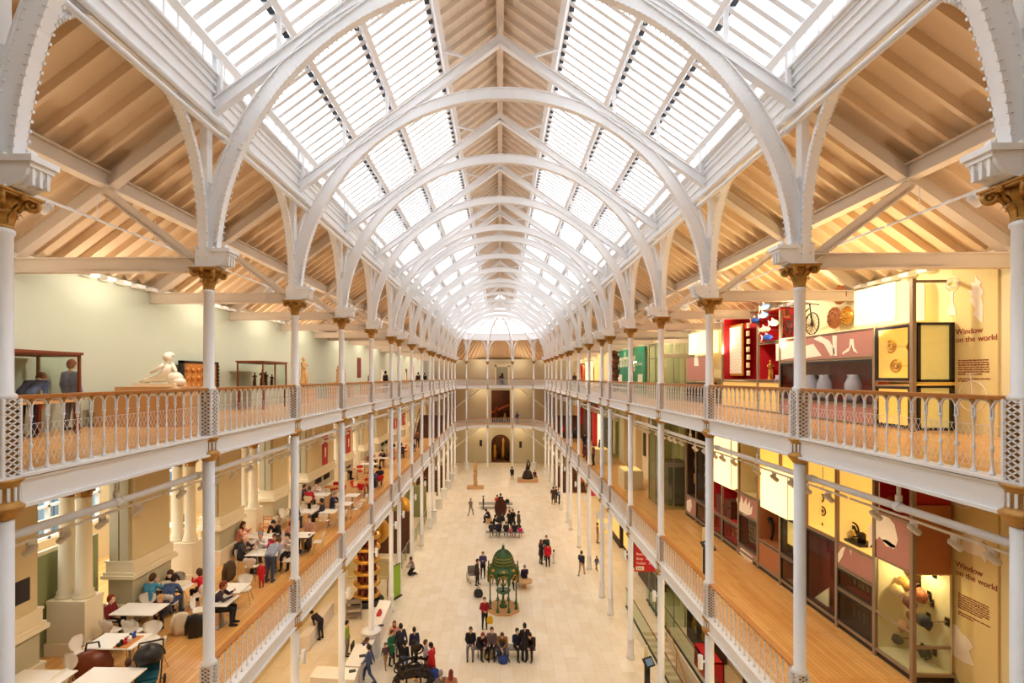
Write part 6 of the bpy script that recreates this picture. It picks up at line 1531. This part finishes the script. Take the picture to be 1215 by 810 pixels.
def hair_mesh(long, child):
    hr = 1.3 if child else 1.09; m = MB(); N = 20; rings = []
    for i in range(1, 10):
        rr = []
        for j in range(N):
            a = 2 * PI * j / N; y = math.sin(a)
            lim = (.45 + .12 * math.sin(a * 5)) if y < -.6 else ((-.05 if y < -.25 else -.42) if y < .1 else (-.72 + .06 * math.sin(a * 7)))
            if long and y > -.3: lim = -.85
            zz = 1 - (1 - lim) * (i / 9) ** 1.25; r = math.sqrt(max(.02, 1 - zz * zz)); k = (.94 if i == 9 else 1.) * (1 + .025 * math.sin(a * 9 + i))
            rr.append(m.pt((.083 * hr * r * k * math.cos(a), .104 * hr * r * k * y + .010, .127 * hr * zz + .006)))
        rings.append(rr)
    t = m.pt((0, .01, .134 * hr))
    for j in range(N): m.face((t, rings[0][j], rings[0][(j + 1) % N]), True)
    for A, B in zip(rings, rings[1:]):
        for j in range(N): m.face((A[j], B[j], B[(j + 1) % N], A[(j + 1) % N]), True)
    m.face(rings[-1][::-1])
    if long: m.lathe([(.085, .0), (.095, -.08), (.09, -.2), (.05, -.27), (0, -.28)], (0, .045, 0), 12); 
    return m.mesh('hair')
HAIR = {(l, c): hair_mesh(l, c) for l in (False, True) for c in (False, True)}
PM = {}
CM = {}
def cmat(c, nm='cloth'):
    if c not in CM: CM[c] = mat(nm, s(*c), .85, var=.12, scale=14)
    return CM[c]
SKIN = [(226, 176, 146), (214, 160, 126), (236, 190, 162)]
HC = dict(dark=(38, 28, 24), brown=(84, 54, 34), blond=(190, 146, 90), red=(130, 50, 26), grey=(150, 142, 136), bald=None)
NP = [0]
def person(loc, z, ang, ps, top, bot, hair, label, h=1.0, coat=0, skirt=False, child=False, long=False, dz=0):
    """ang: degrees, 0 faces the camera, 90 faces right, 180 away"""
    key = (ps, coat, skirt, child)
    if key not in PM: PM[key] = person_mesh('person', POSES[ps], coat, skirt, child)
    me = PM[key]; NP[0] += 1
    o = bpy.data.objects.new('person', me); COL.objects.link(o); o.location = (loc[0], loc[1], z + dz); o.rotation_euler = (0, 0, math.radians(ang)); o.scale = (h, h, h)
    tag(o, label, 'person')
    cols = [cmat(SKIN[NP[0] % 3], 'skin'), cmat(top), cmat(bot), cmat((34, 28, 28), 'shoe'), M['black']]
    for i, c in enumerate(cols): o.material_slots[i].link = 'OBJECT'; o.material_slots[i].material = c
    if HC[hair]:
        hm = bpy.data.objects.new('hair', HAIR[(long, child)]); COL.objects.link(hm); hm.parent = o; hm.location = POSES[ps]['head']
        if not hm.data.materials: hm.data.materials.append(None)
        hm.material_slots[0].link = 'OBJECT'; hm.material_slots[0].material = cmat(HC[hair], 'hair')
        if ps in ('sit_lean', 'sit_table', 'bend'): hm.rotation_euler = ((.35, .2, 1.0)[('sit_lean', 'sit_table', 'bend').index(ps)], 0, 0)
    return o
BK, NV, GY, RD, WH, BR, BL, PK, GR, TN, JN = (30, 28, 32), (38, 44, 76), (118, 112, 112), (196, 24, 34), (232, 226, 222), (96, 66, 44), (60, 96, 160), (214, 100, 130), (30, 106, 66), (168, 128, 84), (62, 74, 104)
g = G
# --- ground floor
X, Y = g(512, 809); RW = person((X, Y), 0, 250, 'talk', RD, BK, 'dark', 'person in a long bright red coat holding a blue bag beside the black iron machine', 1.02, coat=.38)
t = bag((X + .12, Y - .25, .25), 'bluebag', 'bright blue bag held by the person in the red coat', 1.35)
X, Y = g(505, 798); person((X, Y), 0, 80, 'stand_arms', (176, 166, 190), GY, 'brown', 'child in a lilac top facing the person in the red coat', .86, child=True)
X, Y = g(491.5, 786); person((X, Y), 0, 200, 'stand', NV, BK, 'dark', 'person in a dark waistcoat standing alone behind the child in white', .97)
X, Y = g(480.5, 797); person((X, Y), 0, 170, 'stand', BK, BL, 'dark', 'boy in black top and blue trousers beside the iron machine', .82, child=True)
X, Y = g(475.5, 785); person((X, Y), 0, 220, 'walk', (50, 54, 70), BK, 'dark', 'tall person in dark navy top with feet apart, left group', 1.05)
X, Y = g(464.5, 789); person((X, Y), 0, 60, 'talk', GR, BK, 'brown', 'person in a green coat at the front of the left group', .95, coat=.2)
X, Y = g(468, 779); person((X, Y), 0, 20, 'stand_arms', (226, 160, 136), GY, 'red', 'person with long auburn hair in a peach top, left group', 1.0, long=True)
X, Y = g(493.5, 806); person((X, Y), 0, 100, 'stand_arms', WH, WH, 'brown', 'small child in white beside the iron machine', .74, child=True)
X, Y = g(457.5, 792); person((X, Y), 0, 30, 'walk', (92, 60, 70), TN, 'brown', 'small child in plum top at the far left of the left group', .66, child=True)
X, Y = g(437.5, 810); person((X, Y), 0, 260, 'walk', (70, 86, 130), JN, 'dark', 'person in blue walking beside the white information desk', .98)
X, Y = g(523, 846); person((X, Y), 0, 200, 'stand', (120, 104, 100), BK, 'grey', 'person in grey-brown at the very bottom edge, left of a pair', 1.0)
X, Y = g(535, 848); person((X, Y), 0, 180, 'stand', (180, 120, 90), BK, 'red', 'auburn-haired person in a tan top at the very bottom edge', 1.04, long=True)
X, Y = H(432, 757, 1.2); person((X - .2, Y), 0, 100, 'sit_lean', (46, 36, 84), BK, 'brown', 'person in dark purple seated behind the information desk', 1.0)
t = thing('office_chair', 'dark office chair behind the information desk', 'chair', (X - .3, Y, 0), PI / 2)
m = MB(); m.box((0, 0, .44), (.46, .44, .07)); mk('seat', m, 'dark', t); m = MB(); m.box((0, .25, .74), (.44, .06, .5)); mk('backrest', m, 'dark', t); m = MB(); m.tube([(0, 0, .06), (0, 0, .42)], .03, 8)
for k in range(5): a = 2 * PI * k / 5; m.bar((0, 0, .08), (.27 * math.cos(a), .27 * math.sin(a), .04), .04, .03)
mk('base', m, 'chrome', t)
X, Y = g(380.5, 758); person((X, Y), 0, 250, 'bend', (40, 26, 44), BK, 'dark', 'person in dark purple bending over the white-clothed table under the left gallery', 1.0)
X, Y = g(404, 792); person((X, Y + 1), 0, 90, 'stand', (150, 170, 60), GY, 'dark', 'person in lime green behind the white counter', .98)
# bench in front of the fountain
bx, by = B1
def onbench(px, B, ang, ps, top, bot, hair, label, h=1., child=False, long=False, off=0., coat=0):
    P = on_y(px, 700, B[1]); a = math.radians(ang); person((P.x, B[1] + off), 0, ang, ps, top, bot, hair, label, h, child=child, long=long)
onbench(558.5, B1, 0, 'sit', BK, GY, 'brown', 'person in black at the left end of the bench before the fountain', 1.05)
onbench(569, B1, 30, 'sit_lean', (36, 28, 34), BK, 'red', 'person in a dark coat leaning over a child on the fountain bench', 1.05)
onbench(583.5, B1, 0, 'sit', (112, 90, 88), BK, 'brown', 'person in a grey-mauve jumper seated in the middle of the fountain bench', 1.05)
onbench(596.5, B1, -5, 'sit_lean', (136, 104, 62), JN, 'brown', 'person in an olive-tan jumper and jeans on the fountain bench', 1.08)
onbench(613.5, B1, 20, 'sit', (34, 36, 62), BK, 'dark', 'person in navy seated right of the gap on the fountain bench', 1.02)
onbench(631, B1, -20, 'sit_lean', (44, 32, 30), BK, 'dark', 'person in black leaning forward at the right end of the fountain bench', 1.08)
X, Y = g(573, 777); person((X, Y), 0, 160, 'stand', (202, 34, 60), WH, 'brown', 'small child in a red and white dress in front of the fountain bench', .58, child=True, skirt=True)
X, Y = g(592, 779); person((X, Y), 0, 160, 'kneel', (88, 120, 160), JN, 'brown', 'small child in pale blue crouching before the fountain bench', .72, child=True)
X, Y = g(601, 783); person((X, Y), 0, 200, 'kneel', GY, JN, 'brown', 'small child in grey crouching by the striped bag', .62, child=True)
X, Y = g(622.5, 783); person((X, Y), 0, 190, 'stand_arms', (28, 24, 28), BK, 'dark', 'person in a long black coat seen from behind at the fountain bench', 1.02, coat=.4)
X, Y = g(580, 781); bag((X, Y, 0), 'tanbag', 'tan canvas bag on the floor before the fountain bench', 1.2)
X, Y = g(597, 787); bag((X, Y, 0), 'bluebag', 'blue bag on the floor at the feet of the crouching children', 1.0)
X, Y = g(575, 746); person((X, Y), 0, 10, 'stand_arms', (150, 24, 30), BK, 'brown', 'person in a dark red jacket standing beside the fountain base', .98)
X, Y = g(578, 746); coat((X + .15, Y - .15, .35), mat('yellow_jacket', s(226, 180, 20), .8), 'bright yellow jacket held beside the fountain base', .55)
# behind the fountain
X, Y = g(573, 686); person((X, Y), 0, 0, 'phone', (78, 66, 108), BK, 'brown', 'person in a purple-blue shirt standing behind and left of the fountain', 1.05)
X, Y = g(566, 694); person((X, Y), 0, 70, 'talk', (60, 50, 54), BK, 'dark', 'person in a dark coat leaning left of the fountain', .98, coat=.25)
t = thing('wheelchair', 'grey wheelchair standing left of the fountain', 'wheelchair', (*g(560, 690), 0), .3)
for sx in (-1, 1):
    m = MB(); m.ring((sx * .28, .1, .31), .29, .02, 'x', 22, 6)
    for j in range(6): a = PI * j / 6; m.bar((sx * .28, .1 - .29 * math.cos(a), .31 - .29 * math.sin(a)), (sx * .28, .1 + .29 * math.cos(a), .31 + .29 * math.sin(a)), .008, .008)
    mk('wheel', m, 'chrome', t); m = MB(); m.ring((sx * .2, -.35, .08), .065, .018, 'x', 12, 5); mk('caster', m, 'black', t)
m = MB(); m.box((0, -.02, .5), (.46, .44, .05)); m.box((0, .22, .75), (.46, .05, .48)); mk('seat', m, 'grey', t); m = MB()
for sx in (-1, 1): m.tube([(sx * .24, -.42, .1), (sx * .24, -.3, .48), (sx * .24, .22, .5), (sx * .24, .24, 1.0), (sx * .24, .36, 1.02)], .014, 6)
mk('frame', m, 'chrome', t)
X, Y = g(567.5, 708); bag((X, Y, 0), 'black', 'black bag on the floor left of the fountain', 1.3)
onbench(622.5, (B2[0], g(622, 694)[1]), 190, 'sit', (34, 26, 58), BK, 'grey', 'person in dark purple seated right of the fountain, seen from behind', 1.0)
X, Y = g(609, 697); person((X, Y), 0, 20, 'walk', BK, BK, 'dark', 'person in black standing just right of the fountain', 1.0)
X, Y = g(622.5, 697); m = MB(); m.lathe([(.5, .40), (.5, .47), (0, .47)], (X, Y, 0), 20); m.lathe([(.12, 0), (.12, .40)], (X, Y, 0), 10); tag(mk('round_stool', m, 'sand'), 'round tan bench seat right of the fountain', 'bench')
# row with backs to the camera
for k, (px, c, hr_, lab, hh) in enumerate(((583, (60, 58, 62), 'dark', 'person in charcoal at the left end of the row of backs', 1.0), (592, (30, 34, 58), 'dark', 'broad person in navy, second in the row of backs', 1.08), (600.5, BK, 'red', 'red-haired person in black, third in the row of backs', 1.0), (611, (38, 30, 44), 'dark', 'person in dark plum, fourth in the row of backs', 1.0))):
    onbench(px, B3, 180 + (k % 2) * 12, 'sit', c, BK, hr_, lab, hh)
onbench(606, B3, 170, 'sit', PK, PK, 'blond', 'fair-haired child in pale pink between two adults in the row of backs', .7, child=True)
onbench(617.5, B3, 180, 'sit', (226, 30, 120), PK, 'brown', 'child in hot pink at the right end of the row of backs', .74, child=True)
X, Y = g(593, 629); person((X, Y), 0, 160, 'bend', BK, BK, 'brown', 'person in black bending beside the copper vessel', 1.0)
X, Y = g(587, 628); person((X, Y), 0, 100, 'kneel', (30, 28, 34), BK, 'dark', 'person in black crouching left of the copper vessel', 1.05)
X, Y = g(604.5, 628); person((X, Y), 0, 200, 'stand_arms', BK, BK, 'red', 'person in a long black coat right of the copper vessel, left of a pair', 1.0, coat=.4)
X, Y = g(608.7, 627); person((X, Y), 0, 150, 'talk', (36, 30, 34), BK, 'grey', 'grey-haired person in a black coat right of the copper vessel', 1.02, coat=.3)
X, Y = g(615.5, 628); person((X, Y), 0, 120, 'stand', (84, 66, 36), BK, 'brown', 'person in an olive-brown coat behind the row of backs', .95, coat=.3)
X, Y = g(580.5, 621); person((X, Y + .2), 0, 250, 'sit_lean', (40, 34, 44), BK, 'dark', 'person in dark clothes sitting hunched left of the copper vessel', 1.05)
t = mk('plinth', plinth(X, Y + .2, .5, .5, .44, 0), 'sand'); tag(t, 'small tan block seat left of the copper vessel', 'plinth')
onbench(590, B4, 180, 'sit', (206, 24, 36), BK, 'dark', 'person in red seated on the farthest bench', 1.0)
onbench(594, B4, 180, 'sit', BK, BK, 'dark', 'person in black seated beside the one in red on the farthest bench', 1.1)
X, Y = on_y(599.5, 590, B4[1]).x, B4[1]; bag((X + .2, Y, .46), 'black', 'black bag lying on the farthest bench', 1.1)
X, Y = g(573.5, 604); person((X, Y), 0, 90, 'stand', (44, 34, 30), BK, 'dark', 'person in dark brown at the left end of the farthest bench', .8)
X, Y = g(558.5, 612); person((X, Y), 0, 150, 'walk', (128, 120, 118), (150, 144, 140), 'grey', 'person in pale grey walking alone left of the farthest bench', 1.0)
X, Y = g(607.5, 570); person((X, Y), 0, 170, 'walk', (34, 26, 30), TN, 'dark', 'person in a dark coat walking near the black statue', 1.05, coat=.2)
X, Y = g(634, 568); person((X, Y - .6), 0, 20, 'sit', (96, 30, 36), BK, 'dark', 'person in maroon seated on the slab beside the black statue', 1.0)
X, Y = g(656.5, 598.5); person((X, Y), 0, 170, 'stand_arms', (72, 46, 36), TN, 'dark', 'person in a long brown coat by the right columns, far off', 1.1, coat=.35)
X, Y = g(660, 596); person((X, Y), 0, 60, 'stand', (56, 40, 34), BK, 'dark', 'person in black just behind the brown coat by the right columns', 1.0)
X, Y = g(664, 598); kiosk((X, Y, 0), 0, 'black touch-screen stand beside the person in the brown coat')
X, Y = g(642, 669); person((X, Y), 0, 120, 'stand_arms', (28, 22, 26), BK, 'red', 'red-haired person in a black dress in the right-hand trio', 1.02, coat=.3, long=True)
X, Y = g(650, 672); person((X, Y), 0, 185, 'stand', (206, 14, 40), BK, 'dark', 'person in a short bright red jacket, right-hand trio', 1.0, coat=.05)
X, Y = g(648, 664); person((X, Y), 0, 10, 'talk', (42, 70, 60), BK, 'dark', 'person in dark green behind the two in red and black', 1.05)
X, Y = g(657, 668); person((X, Y), 0, 240, 'stand', (214, 206, 214), WH, 'dark', 'small child in white beside the person in the red jacket', .56, child=True)
X, Y = g(690, 683); person((X, Y), 0, 150, 'walk', (26, 30, 52), (190, 160, 130), 'dark', 'person in navy walking near the right columns', .98)
X, Y = g(709, 644); person((X, Y), 0, 90, 'stand', (150, 112, 96), TN, 'brown', 'person in a dusty brown top under the right gallery', .95)
X, Y = g(708, 677); person((X, Y), 0, 200, 'walk', (96, 104, 140), GY, 'grey', 'small child in grey-blue near the right columns', .6, child=True)
X, Y = g(488.5, 682); person((X, Y), 0, 300, 'kneel', (158, 140, 140), BK, 'dark', 'person in a grey hoodie kneeling on the floor by the left columns', 1.0)
for k, (x, y, c, lab) in enumerate(((500.5, 583, BK, 'person in black under the left gallery by the lit counter'), (504, 582, (52, 34, 44), 'person in dark plum under the left gallery by the lit counter'), (519, 588, (70, 50, 44), 'person in brown standing among the far left columns'))):
    X, Y = g(x, y); person((X, Y), 0, 60 * k, 'stand', c, BK, 'dark', lab, 1.0)
# --- cafe gallery (level one)
TB = TABS
def at(key, side, off=0., w=.6):
    X, Y = TB[key]; return {'n': (X + off, Y + .66, 0), 's': (X + off, Y - .66, 180), 'e': (X + w + .3, Y + off, -90), 'w': (X - w - .3, Y + off, 90)}[side]
def diner(key, side, off, ps, top, bot, hair, label, h=1., child=False, long=False, w=.6):
    x, y, a = at(key, side, off, w); person((x, y), Z1, a, ps, top, bot, hair, label, h, child=child, long=long)
diner('E', 'n', -.3, 'sit_lean', (30, 26, 34), JN, 'brown', 'boy in dark top leaning over the paper-covered cafe table', .86, True)
X, Y = TB['E']; person((X + .75, Y + .35), Z1, 250, 'sit_table', (214, 16, 36), BK, 'brown', 'child in a red top with back turned, beside the second column', .84, child=True)
diner('E', 'w', 0, 'sit_lean', (150, 96, 60), TN, 'brown', 'fair child in tan leaning at the wall side of the paper-covered table', .84, True)
diner('E', 's', -.25, 'sit_table', (70, 150, 190), JN, 'brown', 'person in a light blue top leaning onto the paper-covered table', 1.0)
diner('E', 's', .3, 'sit_lean', (66, 84, 124), (58, 66, 96), 'dark', 'person in a denim shirt nearest the paper-covered table', 1.0)
diner('D', 'n', .3, 'sit_lean', (70, 60, 64), BK, 'blond', 'small child leaning across the table in front of the plinth', .78, True)
diner('D', 'w', .1, 'sit', (128, 30, 36), BK, 'red', 'child in maroon seated at the wall side of that table', .8, True)
X, Y = ph(152, 824); person((X, Y), Z1, 200, 'sit', (140, 170, 206), JN, 'brown', 'small child in pale blue sitting low beside the pushchair', .6, child=True)
X, Y = ph(262, 742); person((X - .1, Y), Z1, 100, 'sit_table', (58, 40, 56), BK, 'red', 'person in dark plum just right of the second left column', .98)
diner('G', 'w', 0, 'sit_table', (62, 56, 58), BK, 'bald', 'bald person in a dark grey jacket at the family table', 1.06)
diner('G', 'n', -.42, 'sit_table', WH, JN, 'grey', 'person in a white shirt leaning over the family table', 1.05)
diner('G', 'n', .12, 'sit_table', (206, 28, 80), BK, 'brown', 'person in bright pink at the family table', .98)
diner('G', 'n', .6, 'sit_table', (232, 220, 214), BK, 'dark', 'dark-haired person in a white patterned top at the family table', 1.0)
X, Y = TB['G']; person((X + .55, Y - .85), Z1, 175, 'bend', (150, 156, 170), JN, 'brown', 'person in a grey checked shirt bending over a toddler', 1.0)
person((X + .45, Y - 1.25), Z1, 20, 'stand', (206, 34, 40), RD, 'dark', 'toddler in red held by the person in the checked shirt', .5, child=True, skirt=True)
diner('H', 'w', 0, 'sit_table', (224, 150, 130), TN, 'brown', 'person with long fair hair in a salmon top by the high chair', 1.0, long=True)
diner('H', 'n', .35, 'sit_lean', (32, 28, 32), BK, 'dark', 'person in a black T-shirt leaning over the high chair table', 1.05)
diner('I', 'w', 0, 'sit_table', (190, 120, 100), BK, 'red', 'person in dusty pink half hidden by the third left column', 1.0, w=.36)
diner('I', 'n', 0, 'sit', (200, 150, 120), BK, 'brown', 'person in peach behind the black hanging coat', 1.0)
diner('J', 's', -.1, 'sit', (96, 92, 110), JN, 'dark', 'person in slate grey with back turned in front of the red-shirted diner', 1.0)
diner('J', 'e', .1, 'sit', (40, 38, 50), BK, 'dark', 'person in black at the hall side, in front of the red-shirted diner', 1.0)
diner('L', 'n', -.3, 'sit_table', (236, 226, 220), TN, 'brown', 'person in a white shirt below the first red banner', 1.0)
diner('L', 's', -.25, 'sit', (190, 40, 44), BK, 'brown', 'person in a red shirt with back turned below the first red banner', 1.0)
diner('L', 'w', -.1, 'sit_table', (52, 52, 74), BK, 'dark', 'person in navy at the wall side below the first red banner', 1.0)
diner('N', 'w', .0, 'sit_table', (34, 44, 74), JN, 'grey', 'grey-haired person in navy beside the third left column', 1.05, w=.36)
diner('Q', 'w', 0, 'sit_table', (44, 30, 44), BK, 'red', 'person in dark plum beyond the second red banner', 1.05)
diner('P', 'e', 0, 'sit_table', (34, 34, 44), JN, 'dark', 'person in black at the orange table with red stools', 1.0, w=.36)
X, Y = ph(451, 578); person((X, Y), Z1, 200, 'sit_table', (28, 28, 38), JN, 'dark', 'dark-haired person in black sitting beside a blue rucksack', 1.05)
chair_r.put((X, Y, Z1), math.radians(200), 'red shell chair under the person beside the blue rucksack', 'shell chairs of the gallery cafe')
diner('S', 'n', 0, 'sit_table', (40, 36, 50), BK, 'dark', 'person in charcoal at the red chairs in the middle distance', 1.0)
diner('S', 'w', 0, 'sit_table', (200, 40, 60), BK, 'brown', 'person in crimson at the red chairs in the middle distance', 1.0)
diner('U', 's', 0, 'sit', (36, 50, 44), BK, 'dark', 'person in dark green at the balustrade tables far down', 1.05)
diner('T', 'n', .1, 'sit_table', (46, 40, 46), BK, 'dark', 'person in dark clothes at the far tables near the wall', 1.0)
X, Y = ph(495.5, 531); person((X, Y), Z1, 180, 'stand', (120, 70, 50), BK, 'brown', 'person in a brown top standing far down the cafe gallery', 1.05)
X, Y = ph(491.5, 536); person((X, Y), Z1, 160, 'stand', (222, 214, 216), JN, 'brown', 'child in white standing far down the cafe gallery', .8, child=True)
diner('W', 's', -.3, 'sit_table', (104, 88, 74), BK, 'dark', 'dark-haired person in a brown top in the side room by the window', 1.0)
diner('W', 'n', .2, 'sit_table', (60, 40, 56), BK, 'brown', 'person in plum in the side room behind the twin columns', 1.0)
# --- right lower gallery
for k, (x, y, c, ang, lab) in enumerate(((694, 534, BK, 180, 'person in black in the cluster on the lower right gallery, farthest'), (697.5, 541, (60, 70, 110), 120, 'person in blue in the cluster on the lower right gallery'), (694.5, 550, (110, 60, 60), 200, 'person in russet in the cluster on the lower right gallery'), (704, 552, (130, 80, 90), 240, 'person in dusty rose nearest the plinth on the lower right gallery'), (667.5, 522, RD, 180, 'person in red far down the lower right gallery'), (682, 525, (50, 60, 70), 180, 'person in slate far down the lower right gallery'))):
    X, Y = ph(x, y); person((X, Y), Z1, ang, 'stand' if k % 2 else 'talk', c, BK, ('dark', 'brown')[k % 2], lab, 1.02, coat=.2 if k == 2 else 0)
# --- upper galleries and far end
P = on_y(36, 447, 8.2); 
person((-10.0, 10.35, 0), Z2, 200, 'bend', (84, 92, 130), NV, 'red', 'person in a blue-grey top leaning by the large mahogany case', 1.0)
person((-10.25, 11.75, 0), Z2, 180, 'stand', (140, 146, 190), GY, 'red', 'person in a pale blue patterned top beside the large mahogany case', .98)
person((-8.6, 37.5, 0), Z2, 150, 'stand', (40, 34, 34), BK, 'dark', 'person in black on the upper left gallery under the red hanging', 1.0)
for k, (x, c, lab) in enumerate(((496, (60, 40, 40), 'person in brown far along the upper left gallery'), (503.5, BK, 'person in black far along the upper left gallery'))):
    Y = 8.0 * 595 / (593.3 - x); person((-8.0, Y, 0), Z2, 180, 'stand', c, BK, 'dark', lab, 1.0)
person((8.0, 54.0, 0), Z2, 20, 'stand', (60, 50, 60), BK, 'dark', 'person in dark clothes far along the upper right gallery', 1.0)
person((8.3, 52.5, 0), Z2, 60, 'talk', (230, 224, 220), JN, 'red', 'person in white far along the upper right gallery', .95)
P = on_y(614, 447, 74.1); person((P.x, 75.6, 0), Z1, 200, 'talk', (70, 74, 110), GY, 'brown', 'person in blue-grey leaning on the far middle balustrade', 1.1)
P = on_y(594, 447, 79); person((P.x, 76.8, 0), Z2, 20, 'stand', (60, 60, 80), BK, 'dark', 'person in slate standing before the far upper doorway', 1.0)
# ================= LIGHT =================
w = bpy.data.worlds.new('World'); SC.world = w; w.use_nodes = True
nt = w.node_tree; bg = nt.nodes['Background']
bg.inputs['Color'].default_value = (.93, .965, 1.0, 1); bg.inputs['Strength'].default_value = 4.0
for k in range(0, 15, 1):
    if KY[k + 1] - KY[k] < 3: continue
    y = (KY[k] + KY[k + 1]) / 2
    for sx in (-1, 1):
        lamp('POINT', (sx * 8.4, y, Z1 - .9), 90, (1, .80, .56), .15)      # ground floor aisles
        lamp('SPOT', (sx * 9.6, y, E + 1.0), 150, (1, .82, .62), .15, (PI, sx * -.25, 0), 2.6, .9)   # added uplights without fixtures, washing the boarded ceiling
for x in (-3, 3):
    for z in (Z2 - .8, Z1 - .8, E + 2.2): lamp('POINT', (x, 76.8, z), 70, (1, .80, .56), .15)
vs = SC.view_settings; vs.view_transform = 'Standard'; vs.look = 'None'; vs.gamma = 1; vs.exposure = .40; vs.use_curve_mapping = False
SC.cycles.use_denoising = True
SC.cycles.max_bounces = 8; SC.cycles.diffuse_bounces = 5; SC.cycles.transparent_max_bounces = 24; SC.cycles.sample_clamp_indirect = 6
SC.cycles.caustics_reflective = False; SC.cycles.caustics_refractive = False

for k, (x, z, p, c) in enumerate(((.8, 4.6, 160, (1, .7, .35)), (-1.2, Z1 + 4.2, 120, (1, .6, .35)), (.6, E + 2.0, 60, (1, .85, .7)))):
    lamp('POINT', (x, YF + 2.5, z), p, c, .1)  # lamps with no fitting, added to reveal the rooms behind the far doors
faritem(-.9, .9, YF + 2.8, 0, 2.6, 'brass', 'golden tiered exhibit at the left inside the far ground-floor arch')
faritem(.5, .8, YF + 3.2, 0, 3.6, 'brass', 'tall golden exhibit in the middle of the far ground-floor arch')
faritem(1.1, .7, YF + 2.4, 0, 1.5, 'bronze', 'dark low exhibit at the right inside the far ground-floor arch')
faritem(-.6, .8, YF + 3.0, Z1, 2.4, 'mahog', 'brown carved exhibit inside the far middle doorway, left')
faritem(.8, .6, YF + 2.6, Z1, 1.4, 'brass', 'small golden exhibit inside the far middle doorway, right')
m = MB(); m.bar((-1.6, YF + 4.0, Z1 + 1.2), (1.5, YF + 4.0, Z1 + 2.6), .3, .35); tag(mk('carved_beam', m, 'orange'), 'sloping orange carved beam inside the far middle doorway', 'exhibit')
faritem(.3, .8, YF + 3.0, Z2, 2.0, 'bronze', 'dark exhibit inside the far upper doorway')
for x, z in ((-3.0, 2.6), (3.2, 2.4)):
    m = MB(); m.bx(x - .2, x + .2, YF - .05, YF, z, z + 1.0); tag(mk('notice', m, 'black'), 'small dark notice on the far ground-floor wall, %s of the arch' % ('left' if x < 0 else 'right'), 'notice')
